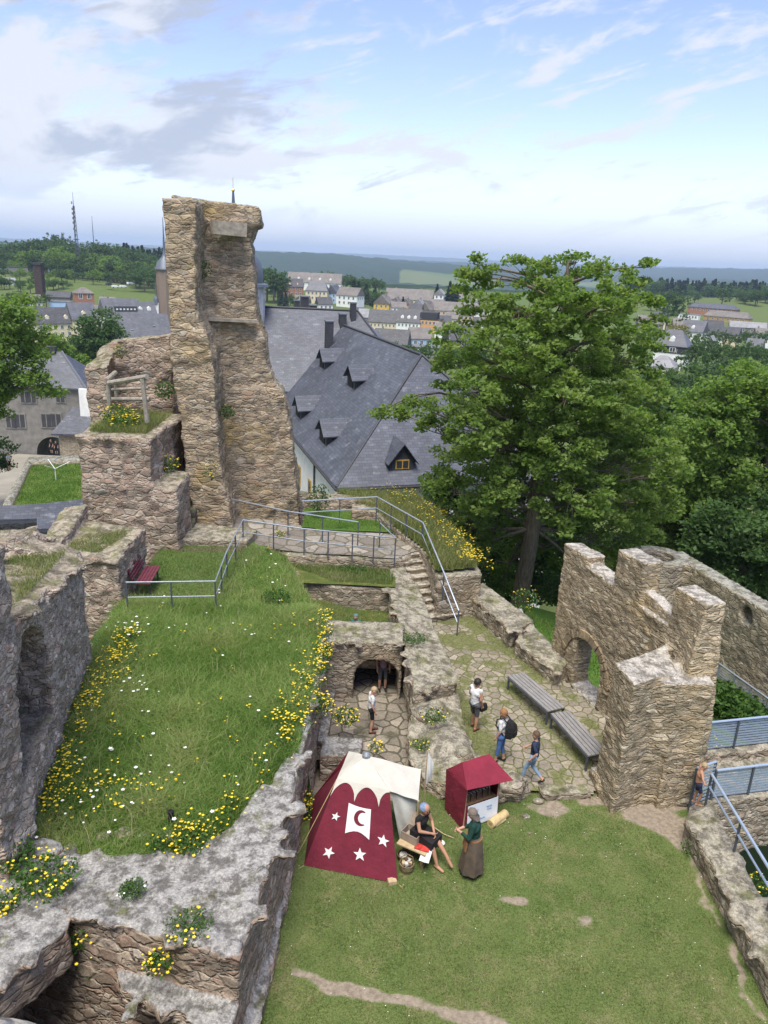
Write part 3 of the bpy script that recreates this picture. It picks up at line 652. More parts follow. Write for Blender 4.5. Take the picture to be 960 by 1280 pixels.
masonry('cellar_wall', [PR([(-5.2, 10.4), (-4.95, 9.95), (-5.55, 8.9), (-6.9, 7.0), (-9.5, 7.0), (-9.5, 11), (-6.0, 10.9)], 1.25, [2.1, 2.1, 2.15, 2.2, 2.3, 2.3, 2.2]),
    PR([(-6.4, 10.6), (-6.3, 9.6), (-7.2, 8.2), (-8.2, 7), (-9.5, 7), (-9.5, 11)], -3.6, 1.4), PR([(-6.6, 10.75), (-4.9, 10.35), (-4.9, 10.9), (-6.6, 11.2)], -3.6, 1.5), caps([(-5.0, 10.1, 2.08), (-5.6, 8.95, 2.1), (-6.9, 7.1, 2.15)], 3.4, 1.2, 4), caps([(-5.4, 10.6, 2.1), (-7.5, 9.8, 2.2)], 2.5, 1.2, 5, .3)],
    .07, S_terr, 'broad broken wall top with yellow flowers beside the dark cellar', amp=.06, relief=.05, seed=5)
masonry('cellar_shade_cover', [PR([(-9.4, 4.6), (-1.7, 4.6), (-1.75, 7.7), (-9.4, 7.7)], 1.2, 1.9), PR([(-9.4, 4.6), (-1.7, 4.6), (-1.7, 5.4), (-9.4, 5.4)], -3.6, 1.5)], .12, S_terr, 'unseen stone cover added to keep the near end of the cellar dark', amp=.05, relief=.03, seed=6)  # slab and near wall added out of view to keep daylight out of the cellar
# near parapet of the tower we look from
npz = py(36, 1300, 1.7)
masonry('parapet_stone', [MB().ball((npz[0]-.10, 1.65, npz[2]-.16), (.20, .16, .22), 16), MB().ball((npz[0]-.42, 1.6, npz[2]-.2), (.32, .2, .30), 12), MB().box((npz[0]-1.3, 1.6, npz[2]-.6), (2.4, .4, .8))],
    .03, S_near, 'pale rough boulder of the lookout parapet, close below the viewer', 'wall', amp=.06, relief=.02, big=.25, seed=8)

masonry('lookout_tower', [PR([(-7.5, 1.25), (-7.5, -7), (7.5, -7), (7.5, 1.25)], -6, 10.6)], .3, S_near, 'pale stone lookout tower below the viewer', 'tower', amp=.03, relief=.0, seed=9)
# ruined wall on the left with the arched window niche
dL = np.array([A_L[0]-B_L[0], A_L[1]-B_L[1]]); dL = dL/np.hypot(*dL); nL = np.array([-dL[1], dL[0]])
a, b = np.array(A_L), np.array(B_L)
w0 = pf(41, 908, A_L, B_L); w1 = pf(43, 802, A_L, B_L)
wl, wr = pf(22, 870, A_L, B_L), pf(63, 860, A_L, B_L); ww = np.hypot(*(wl-wr)[:2])
lw = PR([a, a+nL*1.6, b+nL*1.6, b], 0, [5.35, 5.6, 7.0, 6.5])
wc = B_L+dL*1.27; wc = np.array([*wc, 3.45])
masonry('ruined_window_wall', [(lw, [arch_cut(wc, dL, 2.4, 2.45, 1.9)]),
    PR([a+dL*.02, a+nL*1.7+dL*.3, a+nL*1.6-dL*.8, a-dL*.5], 0, [5.6, 6.1, 6.1, 5.5]),
    MB().loft([[(-6.42, 11.85, 0), (-9.6, 12.3, 0), (-9.6, 10.7, 0), (-6.35, 10.8, 0)], [(-6.42, 11.9, 2.2), (-9.6, 12.3, 2.2), (-9.6, 10.7, 2.2), (-6.35, 10.8, 2.2)], [(-6.5, 12.3, 8.0), (-9.6, 12.8, 8.0), (-9.6, 10.7, 8.3), (-6.42, 10.8, 8.3)]]),
    PR([(-6.36, 11.8), (-6.55, 12.2), (-7.2, 11.6), (-6.3, 11.0)], 0, [2.7, 2.9, 3.0, 2.6]), caps([(-7.6, 18.05, 5.35), (-7.15, 15.8, 5.75), (-6.6, 12.6, 6.45)], 4, 1.2, 6), caps([(-9.2, 18.4, 5.9), (-8.4, 14, 6.6)], 3, 1.5, 7), caps([(-7.6, 18.1, 5.4), (-9.2, 18.4, 5.9)], 3.5, 1.3, 8)],
    .065, S_pale, 'pale pitted ruined wall with an arched window niche beside the flower meadow', amp=.13, relief=.06, sc=(5, 5, 7), seed=11)
# low square block behind the red bench
masonry('ruined_block', [PR([(-10.3, 22.2), (-8.1, 21.85), (-8.2, 24.9), (-10.6, 25.0)], 0, [3.7, 3.75, 3.8, 3.9]), PR([(-10.9, 22.0), (-10.1, 22.0), (-10.3, 25.4), (-11.2, 25.4)], 0, [3.8, 3.9, 4.4, 4.2]), caps([(-10.1, 22.25, 3.68), (-8.2, 21.95, 3.72), (-8.3, 24.6, 3.76)], 3.4, 1.3, 17)],
    .07, S_red, 'low flat-topped stone block behind the dark red bench', amp=.10, relief=.05, seed=14)
# big block with the pole frame on top, back wall, steps
bt1 = py(96, 545, 27.1)[2]; bt2 = py(187, 548, 27.0)[2]; xl = py(97, 560, 27.1)[0]; xr = py(190, 600, 27.0)[0]
prt = py(208, 612, 26.9)[2]
masonry('ruined_keep_block', [PR([(xl, 27.1), (xr, 26.95), (xr+.15, 31.0), (xl-.3, 31.5)], 0, [bt1, bt2, bt2+.15, bt1+.15]), PR([(xr-.2, 26.98), (py(222, 640, 26.9)[0], 26.9), (py(222, 640, 26.9)[0], 28.8), (xr-.2, 28.8)], 0, [prt+.1, prt, prt+.2, prt+.3]), caps([(xl, 27.2, bt1-.03), (xr, 27.1, bt2-.03), (xr+.1, 30.5, bt2+.1)], 3.4, 1.4, 16)],
    .09, S_red, 'tall square stone block carrying the wooden pole frame and yellow flowers', amp=.10, relief=.05, seed=17)
q = lambda u, v, y=33.0: py(u, v, y)
masonry('ruined_back_wall', [PR([(q(134, 450)[0], 33.0), (q(214, 450)[0], 33.0), (q(214, 450)[0], 34.2), (q(134, 450)[0], 34.2)], 0, [q(140, 428)[2], q(205, 418)[2], q(205, 418)[2], q(140, 428)[2]]),
    PR([(q(107, 460, 31.5)[0], 31.4), (q(138, 460, 31.5)[0], 31.4), (q(138, 450)[0], 34.2), (q(112, 450)[0], 34.2)], 0, [q(107, 462, 31.4)[2], q(130, 455, 31.4)[2], q(140, 425, 34)[2], q(120, 435, 34)[2]])],
    .1, S_red, 'broken back wall between the tall tower stump and the trees', amp=.13, relief=.05, seed=19, coarse=.1)
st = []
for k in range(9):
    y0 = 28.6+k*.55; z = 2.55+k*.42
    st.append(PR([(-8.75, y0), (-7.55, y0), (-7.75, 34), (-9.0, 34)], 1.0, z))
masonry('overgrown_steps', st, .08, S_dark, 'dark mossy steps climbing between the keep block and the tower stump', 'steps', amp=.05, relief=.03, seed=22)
# tall tower stump: two broken walls meeting at a corner
def xs(uu, vv, y): p = py(uu, vv, y); return p[0], p[2]
def ringA(v, ul, ur, y):
    xl_, z = xs(ul, v, y); xr_, _ = xs(ur, v, y); return [(xl_, y, z), (xr_, y, z), (xr_-.35, y+3.6, z), (xl_-.2, y+3.9, z)]
def ringB(v, ul, ur, y):
    xl_, z = xs(ul, v, y); xr_, _ = xs(ur, v, y); return [(xl_, y-1.0, z), (xr_, y+.25, z), (xr_-.1, y+1.7, z), (xl_, y+1.4, z)]
ra = [(700, 246, 296), (655, 243, 292), (600, 232, 279), (540, 226, 272), (470, 215, 270), (436, 213, 264), (390, 211, 247), (330, 207, 245), (255, 203, 245), (247.5, 203, 243)]
rb = [(690, 236, 376), (633, 234, 373), (543, 232, 364), (500, 232, 356), (484, 232, 351), (474, 231, 341), (450, 230, 331), (410, 229, 327), (396, 228, 321), (353, 226, 317), (310, 224, 313), (298, 224, 311), (293, 224, 315), (282, 222, 317), (278, 222, 324), (262, 222, 323)]
rings = [ringA(*q, 29.5) for q in ra]
ringsB = [ringB(*q, 32.2) for q in rb]
for k, (dz) in enumerate((0.55, .35, .0, .05)): ringsB[-1][k] = (*ringsB[-1][k][:2], ringsB[-1][k][2]+dz-.05)
tw = masonry('tower_stump', [MB().loft(rings), MB().loft(ringsB)], .105, S_tower, 'tall jagged tower stump of brown and ochre rubble', 'ruin', amp=.12, relief=.05, big=.45, seed=25, coarse=.05)
lp = py(262, 282, 31.45); lp2 = py(310, 297, 32.0)
tag(MB().beam((lp[0]+.1, 31.35, lp[2]-.05), (lp2[0]-.1, 31.95, lp[2]-.1), .5, .5).build('lintel', plain('pale_lintel', (.33, .29, .235), .9, var=.25, scale=5, bump=.4), None)).parent = tw
lp = py(262, 398, 31.9); lp2 = py(322, 398, 32.35)
tag(MB().beam((lp[0], 31.6, lp[2]), (lp2[0], 32.2, lp[2]-.05), .35, .12).build('string_course', MATS['pale_lintel'], None)).parent = tw
masonry('stone_step', [PR([(-7.7, 27.4), (-5.2, 27.6), (-5.0, 28.9), (-7.7, 29.4)], 1.5, 2.42)], .06, S_low, 'long low stone step at the foot of the tower stump', 'step', amp=.05, relief=.02, seed=27)
# terraces right of the meadow
masonry('path_retaining_wall', [PR([(-4.2, 28.15), (-3.7, 27.75), (.5, 27.62), (.75, 27.75), (1.5, 28.75), (.6, 30.2), (-4.3, 30.2)], -1, 1.85)], .07, S_low, 'low wall holding up the flagged path behind the railing', amp=.05, relief=.035, seed=30)
masonry('pit_back_wall', [PR([(-3.5, 26.4), (-1.7, 26.0), (.45, 26.05), (.5, 27.8), (-3.7, 27.9)], -1, [1.45, 1.4, 1.4, 1.35, 1.4])], .07, S_low, 'brown wall at the back of the grassy pit, below the ledge of weeds', amp=.06, relief=.045, seed=33)
masonry('meadow_edge_wall', [PR([(-1.95, 21.6), (-1.45, 22.1), (-3.55, 27.3), (-4.1, 27.3)], -1, [2.1, 1.5, 1.6, 2.15])], .07, S_red, 'crumbling stone edge between the meadow and the grassy pit', amp=.13, relief=.05, seed=35)
DWA, DWB = (-1.6, 21.3), (.8, 21.42)
d0 = pf(468, 880, DWA, DWB); d1 = pf(468, 826, DWA, DWB); dl, dr = pf(440, 870, DWA, DWB), pf(496, 870, DWA, DWB)
dw = PR([DWA, DWB, (.8, 22.55), (-1.7, 22.4)], -1, [1.62, 1.6, 1.6, 1.62])
masonry('doorway_wall', [(dw, [arch_cut(((dl[0]+dr[0])/2, 21.9, -.45), (1, .05), dr[0]-dl[0], d1[2]+.47, 3.0)]), PR([(-1.75, 22.3), (.85, 22.4), (.85, 22.75), (-1.75, 22.7)], .1, 1.66), caps([(-1.5, 21.36, 1.6), (.75, 21.45, 1.58)], 4, 1.0, 11)], .055, S_low, 'stone wall with the dark arched doorway', amp=.05, relief=.045, seed=38)
SW = [(484, 728, 1.4), (497, 770, 1.5), (506, 796, 1.5), (518, 864, 1.2), (570, 852, 1.2), (572, 842, 1.2), (546, 790, 1.2), (530, 750, 1.2), (522, 728, 1.25)]
masonry('stair_side_wall', [PR([pz(*q)[:2] for q in SW], -1.2, [q[2]-.03 for q in SW]), PR([(.38, 27.75), pz(484, 728, 1.35)[:2], pz(520, 728, 1.2)[:2], (1.0, 27.9)], -1.2, [1.6, 1.38, 1.2, 1.5]), caps([(*pz(*q)[:2], q[2]-.04) for q in SW[3:6]], 4, 1.0, 9), caps([(*pz(*q)[:2], q[2]-.04) for q in SW[:4]], 3.5, 1.0, 10)],
    .06, S_low, 'thick flat-topped wall between the stone stairs and the doorway pit', amp=.06, relief=.04, seed=41)
masonry('rubble_wall', [PR([(1.0, 19.9), (.95, 17.6), (1.3, 16.5), (1.9, 16.25), (3.75, 16.15), (4.05, 16.7), (3.0, 17.3), (2.65, 17.9), (2.45, 20.2)], -1.2, [.8, .35, .42, .5, .5, .42, .5, .5, .75]),
    MB().ball((2.0, 18.0, .4), (.7, .8, .3), 10), MB().ball((1.6, 19.2, .6), (.6, .6, .3), 10), MB().ball((3.6, 16.5, .4), (.35, .3, .25), 8), MB().ball((2.45, 17.4, .5), (.3, .35, .25), 8)],
    .055, S_low, 'low crumbling rubble wall behind the crimson book stall', amp=.14, relief=.07, big=.45, seed=44)
masonry('stone_slab', [PR([(-1.45, 18.0), (-.35, 18.05), (-.3, 18.9), (-1.5, 18.95)], -1.1, -.12), PR([(-1.6, 18.6), (-1.3, 18.6), (-1.3, 21.4), (-1.6, 21.4)], -1.1, -.1)], .05, S_terr, 'broken stone slab on the floor before the doorway', 'slab', amp=.05, relief=.03, seed=46)
masonry('threshold_step', [PR([(4.35, 16.35), (5.65, 16.5), (5.6, 16.85), (4.3, 16.75)], -.4, .2)], .04, S_low, 'long stone step between walkway and lawn', 'step', amp=.03, relief=.01, seed=48)
ss = []
for k in range(9):
    f0 = k/9.; x0 = 2.36-1.06*f0; y0 = 25.95+2.75*f0; w = .80-.12*f0; dx, dy = .9, .36
    L = sqrt(dx*dx+dy*dy); dx /= L; dy /= L; z = .22+(k+1)*.183
    p1 = (x0-dx*w, y0-dy*w); p2 = (x0+dx*w, y0+dy*w)
    ss.append(PR([p1, p2, (1.95, 29.3), (.75, 28.7)], -.6, z))
masonry('stone_stairs', ss, .038, stone('shade_painted_stair_stone', [(.10, .085, .065), (.15, .125, .095), (.18, .155, .125)], (.09, .08, .06), (1.6, 1.6, 3), top=(.31, .275, .22), topamt=1.0, moss=.05, thr=.6), 'worn stone stairs with the bent handrail', 'stairs', amp=.012, relief=.008, seed=50)  # lit treads and shaded risers are painted into the stone colour
BANK = [pz(u, v, z)[:2] for u, v, z in ((430, 626, 2.3), (470, 641, 2.3), (533, 690, 2.15), (548, 718, 2.05), (603, 716, 2.0), (590, 690, 2.1), (547, 640, 2.3), (520, 617, 2.4), (415, 612, 2.4))]
masonry('bank_wall', [PR(BANK, -2.8, [2.3, 2.3, 2.1, 1.95, 1.95, 2.05, 2.2, 2.3, 2.3])], .08, S_low, 'stone bank overgrown with yellow flowers above the stairs', amp=.09, relief=.045, seed=52)
bx_, by_ = np.mean(BANK, 0)
grid_sheet('bank_turf', [(bx_+(p[0]-bx_)*.93, by_+(p[1]-by_)*.95) for p in BANK], .12, lambda x, y: 2.2+.1*sm(y, 30, 34)-.1*(1-sm(y, 27, 28.5))+.08*fbm(flat2(x, y), 1.2, 3, 6), G_bank)
masonry('upper_lawn_wall', [PR([pz(440, 640, 2.3)[:2], pz(470, 642, 2.3)[:2], pz(472, 634, 2.3)[:2], pz(440, 632, 2.3)[:2]], 0, 2.4), PR([(-4.0, 33.2), (.4, 33.0), (.2, 33.7), (-4, 33.9)], 0, [2.6, 2.45, 2.45, 2.6])], .07, S_red, 'low brown wall behind the small upper lawn', amp=.06, relief=.04, seed=54)
masonry('walkway_low_wall', [PR([pz(583, 741, .95)[:2], pz(640, 788, .95)[:2], pz(668, 775, .95)[:2], pz(603, 728, .95)[:2]], -2.8, [1.0, .95, .95, 1.0]), PR([pz(643, 800, .75)[:2], pz(697, 842, .7)[:2], pz(712, 826, .7)[:2], pz(668, 782, .75)[:2]], -2.8, .75), caps([(*pz(585, 743, .95)[:2], .97), (*pz(640, 788, .95)[:2], .93)], 4, 1.0, 12), caps([(*pz(645, 801, .75)[:2], .74), (*pz(696, 841, .7)[:2], .72)], 4, 1.0, 13)],
    .06, S_low, 'low wall along the walkway running up to the battlement ruin', amp=.05, relief=.04, seed=56)
# battlement ruin on the right
RA, RB = (5.85, 23.2), (7.95, 17.0)
rd = np.array([RB[0]-RA[0], RB[1]-RA[1]]); rd = rd/np.hypot(*rd); rn = np.array([-rd[1], rd[0]]); RAa = np.array(RA)
def rs(u, v): p = pf(u, v, RA, RB); return (p[:2]-RAa)@rd, p[2]
def rblock(s0, s1, z1, th=.64, z0=-3.2, off=0.0):
    zz = z1 if hasattr(z1, '__len__') else [z1]*4
    return PR([RAa+rd*s0+rn*off, RAa+rd*s1+rn*off, RAa+rd*s1+rn*th, RAa+rd*s0+rn*th], z0, zz)
s1a, z1a = rs(705, 679); s1b, z1b = rs(735, 697); s2a, z2a = rs(775, 688); s2b, z2b = rs(806, 704); s3a, z3a = rs(843, 733); s3b, z3b = rs(883, 756)
_, zg1 = rs(750, 722); _, zg2 = rs(815, 765)
ah0, ah1 = rs(727, 866), rs(722, 796); al, ar = rs(706, 850), rs(748, 868)
ac = RAa+rd*((al[0]+ar[0])/2)+rn*.2; aw = ar[0]-al[0]
cut1 = arch_cut((*ac, ah0[1]-.05), rd, aw*1.22, ah1[1]-ah0[1]+.2, .82)
cut2 = arch_cut((*(ac+rn*.4+rd*.06), ah0[1]+.06), rd, aw*.95, (ah1[1]-ah0[1])*.95, 1.6)
ptop = [pz(770, 829, 3.65), pz(793, 856, 3.65), pz(846, 838, 3.65), pz(838, 826, 3.65)]
pq = [ptop[0][:2], ptop[1][:2], ptop[2][:2], np.array([ptop[3][0]+.2, ptop[3][1]+.9])]; pcn = np.mean(pq, 0)
pier = MB().loft([[(*(pcn+(p-pcn)*k), z+dz) for p, dz in zip(pq, (0, 0, -.04, 0))] for k, z in ((1.16, -.6), (1.10, .8), (1.04, 2.2), (1.0, 3.65))])
foot = PR([pz(737, 962, .35)[:2], pz(748, 988, .2)[:2], pz(790, 996, .2)[:2], (7.0, 17.4)], -.6, [.45, .35, .4, .5])
pe = RAa+rd*s3b
wend = MB().loft([[(7.2, 16.2, -.6), (8.3, 16.45, -.6), (8.75, 18.4, -.6), (7.4, 18.6, -.6)], [(7.3, 16.4, 2.2), (8.42, 16.62, 2.2), (8.6, 18.0, 2.2), (7.5, 18.2, 2.2)],
    [(pe[0], pe[1]-.02, z3b-.25), (pe[0]+.55, pe[1]+.12, z3b-.3), (pe[0]+.5, pe[1]+1.1, z3b-.3), (pe[0]-.15, pe[1]+.9, z3b-.25)]])
ruin_ = masonry('battlement_ruin', [(rblock(-.05, s1b, z1b-.5), [cut1, cut2]), (rblock(s1b-.4, s2a+.2, [zg1+.12, zg1, zg1, zg1+.12]), [cut1, cut2]), (rblock(s2a-.1, s3b, zg2-.1), [cut1, cut2]), rblock(s1a, s1b, [z1a, z1b, z1b, z1a]),
    rblock(s2a-.1, s2b, [z2a, z2b, z2b, z2a]), rblock(s2b-.05, s3a+.1, [zg2+.35, zg2+.15, zg2+.15, zg2+.35], th=.5, off=.12), rblock(s3a, s3b, [z3a, z3b, z3b, z3a]), pier, wend, foot, PR([(6.9, 16.42), (8.2, 16.5), (8.45, 17.8), (7.0, 17.6)], -.6, 3.5)],
    .055, S_ruin, 'tall yellow-brown battlement ruin with an arched window', 'ruin', amp=.04, relief=.04, sc=(2.7, 2.7, 7), seed=60, big=.35)
ring = MB(); rdv = Vector((*rd, 0)); rnv = Vector((*rn, 0)); cen_ = Vector((*(RAa+rd*((al[0]+ar[0])/2)), 0)); W2 = aw*.61; Hs = ah1[1]-ah0[1]+.2; sp_z = ah0[1]-.05+max(Hs-W2, .05*Hs); ry_ = ah0[1]-.05+Hs-sp_z
for k in range(17):
    a0, a1 = pi*(k+.06)/17, pi*(k+.94)/17; q = []
    for off_ in (-.045, .25):
        for a_, sc_ in ((a0, 1.0), (a1, 1.0), (a1, 1.24), (a0, 1.24)): q.append(cen_+rdv*(W2*sc_*.985*cos(a_))+Vector((0, 0, sp_z+ry_*sc_*.985*sin(a_)))+rnv*(off_+.012*((k*7) % 3-1)))
    ring.add(q, [(0, 1, 2, 3), (7, 6, 5, 4), (0, 4, 5, 1), (1, 5, 6, 2), (2, 6, 7, 3), (3, 7, 4, 0)])
ring.build('arch_ring', stone('arch_ring_stone', [(.27, .21, .14), (.34, .27, .18), (.30, .23, .155)], (.22, .18, .13), (1.2, 1.2, 1.2), topamt=0), ruin_)
# far curtain wall with its round turret
w1_, w2_ = pz(852, 700, 1.0), pz(965, 768, 1.0); wd = (w2_-w1_)[:2]; wd = wd/np.hypot(*wd); wn_ = np.array([-wd[1], wd[0]])
if wn_[1] < 0: wn_ = -wn_
p1 = w1_[:2]-wd*1.0; p2 = w2_[:2]+wd*6
tc_ = pz(822, 694, 1.0)
ringo = MB().lathe((tc_[0], tc_[1], 0), [(1.35, -5), (1.25, 1.0)], 20)
nc_ = pf(931, 779, p1, p2); nt_ = pf(931, 757, p1, p2); cutw = arch_cut(nc_, wd, .55, max(.5, nt_[2]-nc_[2]), .9)
masonry('curtain_wall', [(ringo, [MB().lathe((tc_[0], tc_[1], 0), [(.72, -3), (.72, 2)], 16)]), (PR([p1, p2, p2+wn_*.75, p1+wn_*.75], -6, 1.0), [cutw]), PR([p1-wn_*.3+wd*3.4, p2-wn_*.3, p2, p1+wd*3.4], -6, -2.4)],
    .09, S_back, 'long grey curtain wall with a hollow round turret at its end', amp=.05, relief=.05, seed=63)
# bridge and the wall along the lawn
ba, bb = np.array(pz(868, 1012, .0)[:2]), np.array(pz(960, 1000, .0)[:2]); bd = (bb-ba)/np.hypot(*(bb-ba)); bn = np.array([-bd[1], bd[0]])
bridge_poly = [ba-bd*.2, ba+bd*6, ba+bd*6+bn*1.9, ba-bd*.2+bn*1.9]
arc = pf(988, 1072, ba, bb); ard = pf(913, 1074, ba, bb); ar_ = np.hypot(*(arc-ard)[:2]); atop = pf(988, 1052, ba, bb)[2]
masonry('bridge', [(PR(bridge_poly, -6, -.05), [arch_cut((*(arc[:2]+bn*.9), -6.6), bd, ar_*2, 6.6+atop, 5.0, 24, rise=atop-ard[2])]), PR([ba, ba+bd*6, ba+bd*6+bn*.3, ba+bn*.3], -1, .12), PR([ba+bn*1.65, ba+bd*6+bn*1.65, ba+bd*6+bn*2.0, ba+bn*2.0], -1, .28)],
    .06, S_low, 'arched stone footbridge with blue-grey railings', 'bridge', amp=.05, relief=.045, seed=66)
masonry('parapet_wall', [PR([(7.52, 15.2), (7.6, 11.1), (7.7, 6), (8.5, 6), (8.3, 12.5), (8.35, 15.9)], -5.5, .6), PR([(7.6, 15.0), (8.4, 15.6), (8.8, 16.3), (8.3, 16.7), (7.75, 15.7)], -5, .12), caps([(7.6, 15.0, .56), (7.68, 11.1, .57), (7.75, 7.5, .57)], 3.6, 1.1, 14), caps([(8.25, 15.6, .56), (8.2, 12.5, .57)], 3, 1.1, 15)],
    .055, S_low, 'stone parapet wall bordering the lawn above the moat', amp=.045, relief=.045, seed=69)
grid_sheet('garden_lawn', [(7.5, 19), (9.5, 18.4), (20, 20), (20, 30), (11, 33), (6.5, 33), (5.8, 24)], .4, lambda x, y: -2.75+.08*fbm(flat2(x, y), .5, 3, 9)+.5*sm(-x, -9, -6), G_court)
# ------------------------------------------------------------------ buildings
def uvfaces(name, verts, faces, mats, parent=None, midx=None, loc=None, rotz=None):
    me = mesh_np(name, verts, faces, mats, midx=midx)
    l = me.uv_layers.new(name='UVMap')
    bm = bmesh.new(); bm.from_mesh(me); bmesh.ops.recalc_face_normals(bm, faces=bm.faces); uvl = bm.loops.layers.uv.active
    for f in bm.faces:
        n = f.normal; h = Vector((0, 0, 1)).cross(n)
        h = h.normalized() if h.length > 1e-4 else Vector((1, 0, 0)); s = n.cross(h)
        for lp in f.loops: p = lp.vert.co; lp[uvl].uv = (p.dot(h), p.dot(s))
    bm.to_mesh(me); bm.free()
    return link(name, me, parent, loc, rotz)
def roof_solid(parent, mat, w, d, ze, zr, ridge='x', hip=0.0, ov=.35, th=.22, name='roof', cx=0., cy=0.):
    """gabled or hipped roof solid, local axes; w along x, d along y"""
    X, Yd = w/2+ov, d/2+ov
    if ridge == 'x':
        r1, r2 = (-X+hip, 0), (X-hip, 0)
    else:
        r1, r2 = (0, -Yd+hip), (0, Yd-hip)
    b = [(-X, -Yd), (X, -Yd), (X, Yd), (-X, Yd)]
    V = [(x+cx, y+cy, ze-th) for x, y in b]+[(x+cx, y+cy, ze) for x, y in b]+[(r1[0]+cx, r1[1]+cy, zr), (r2[0]+cx, r2[1]+cy, zr)]
    F = [(3, 2, 1, 0), (0, 1, 5, 4), (1, 2, 6, 5), (2, 3, 7, 6), (3, 0, 4, 7)]
    F += [(4, 5, 9, 8), (6, 7, 8, 9), (5, 6, 9), (7, 4, 8)] if ridge == 'x' else [(5, 6, 9, 8), (7, 4, 8, 9), (4, 5, 8), (6, 7, 9)]
    return uvfaces(name, V, F, [mat], parent)
def window(parent, x, y, z, w, h, nx=0, ny=-1, frame=None, pane=True, name='window'):
    """window on a wall; (nx, ny) is the outward side"""
    a = atan2(nx, -ny)
    o = MB().box((0, 0, 0), (w, .12, h)).build(name, frame or FRAME_W, parent, (x, y, z), a)
    if pane: MB().box((0, -.05, 0), (w*.78, .07, h*.82)).box((0, -.07, 0), (w*.07, .07, h*.82), mi=1).build('pane', [GLASS, frame or FRAME_W], o)
    return o
def house(name, label, cat, u, D, wpx, ve, vr, depth, rot, wall, roofm, ridge='x', hip=0., nw=4, nf=2, chim=1, wmat=None, sky=0, flat=False, gabw=0, dorm=0, group=None, ws=(1.35, 1.75)):
    pe = py(u, ve, D); zr = py(u, vr, D)[2]-pe[2]; s = np.dot(pe-EYE, fw)/F_; w = wpx*s
    x, y, ze = pe; base = float(ground_h(np.array([x]), np.array([y]))[0])-1.5-ze; base = min(base, -3.2)
    r = thing(name, label, cat, (x, y, ze), -atan2(x, y)+rot, group)
    bot = base
    if flat:
        MB().box((0, 0, bot/2), (w, depth, -bot)).build('wall', wall, r)
        MB().box((0, 0, .14), (w+.4, depth+.4, .28)).build('roof', roofm, r)
    else:
        MB().box((0, 0, bot/2), (w, depth, -bot)).build('wall', wall, r)
        if not hip:   # gable walls
            if ridge == 'x':
                for sx in (-1, 1): MB().loft([[(sx*(w/2-.01)-q, -depth/2+.1, -.05), (sx*(w/2-.01)-q, depth/2-.1, -.05), (sx*(w/2-.01)-q, 0, zr-.25)] for q in (0, sx*.3)]).build('gable', wall, r)
            else:
                for sy in (-1, 1): MB().loft([[(-w/2+.1, sy*(depth/2-.01)-q, -.05), (w/2-.1, sy*(depth/2-.01)-q, -.05), (0, sy*(depth/2-.01)-q, zr-.25)] for q in (0, sy*.3)]).build('gable', wall, r)
        rf = roof_solid(r, roofm, w, depth, 0, zr, ridge, hip)
        for k in range(chim):
            cx = (-.3+.55*k)*w if ridge == 'x' else .12*w
            MB().box((cx, .3, zr-.1), (.7, .6, 1.7)).build('chimney', PL_red if k % 2 else PL_grey, rf)
        for k in range(sky):
            q = .35+.3*((k*7) % 3)/2; xx = (-.5+(k+.5)/max(sky, 1))*w*.85
            o = MB().box((xx, -depth/2*(1-q), zr*q+.1), (.8, 1.0, .12)).build('skylight', SHUTTER, rf)
        for k in range(dorm):
            xx = (-.5+(k+.5)/dorm)*w*.8; q = .3; yy = -depth/2*(1-q); dd = depth*.3
            do = MB().loft([[(xx-.8, yy-.3, zr*q-.4), (xx+.8, yy-.3, zr*q-.4), (xx+.8, yy-.3, zr*q+1.0), (xx, yy-.3, zr*q+1.6), (xx-.8, yy-.3, zr*q+1.0)], [(xx-.8, yy+dd, zr*q-.4), (xx+.8, yy+dd, zr*q-.4), (xx+.8, yy+dd, zr*q+1.0), (xx, yy+dd, zr*q+1.6), (xx-.8, yy+dd, zr*q+1.0)]]).build('dormer', wall, rf)
            window(do, xx, yy-.32, zr*q+.35, .8, 1.0, pane=False)
    for f in range(nf):
        zz = -1.5-2.9*f
        for k in range(nw):
            window(r, (-.5+(k+.5)/nw)*w*.9, -depth/2-.03, zz, ws[0], ws[1], frame=wmat)
    for k in range(gabw):   # end wall facing us
        sx = 1 if rot < 0 else -1
        window(r, sx*(w/2+.03), (-.5+(k+.5)/gabw)*depth*.8, -1.6, .9, 1.3, sx, 0)
    return r
Rz = RAD
house('apartment_block', 'long white apartment block under a brown-grey roof, highest of the houses', 'building', 394, 620, 66, 353, 341, 13, Rz(-6), PL_white, ROOF_BR, nw=9, nf=1, sky=5, dorm=4, chim=2)
house('house', 'house with dark roof and red-brown lower wall beside the long white block', 'house', 366, 560, 24, 358, 348, 10, Rz(10), PL_red, ROOF_DK, nw=4, nf=2, dorm=2)
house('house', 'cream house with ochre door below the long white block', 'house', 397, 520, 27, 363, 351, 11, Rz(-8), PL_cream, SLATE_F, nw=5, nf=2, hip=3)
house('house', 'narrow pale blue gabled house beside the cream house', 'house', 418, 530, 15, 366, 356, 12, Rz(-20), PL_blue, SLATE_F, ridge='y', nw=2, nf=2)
house('house', 'white house with brown roof and gable end, right of the pale blue house', 'house', 438, 500, 30, 369, 359, 9, Rz(-32), PL_white, ROOF_BR, nw=4, nf=2, gabw=3)
house('house', 'bright yellow gabled house at the left end of the town rows', 'house', 480, 520, 20, 379, 368, 11, Rz(-18), PL_yel, ROOF_BR, ridge='y', nw=3, nf=2)
house('house', 'wide grey-brown roofed house behind the yellow gabled house', 'house', 512, 565, 58, 374, 361, 14, Rz(-4), PL_cream, ROOF_BR, nw=6, nf=1, chim=2)
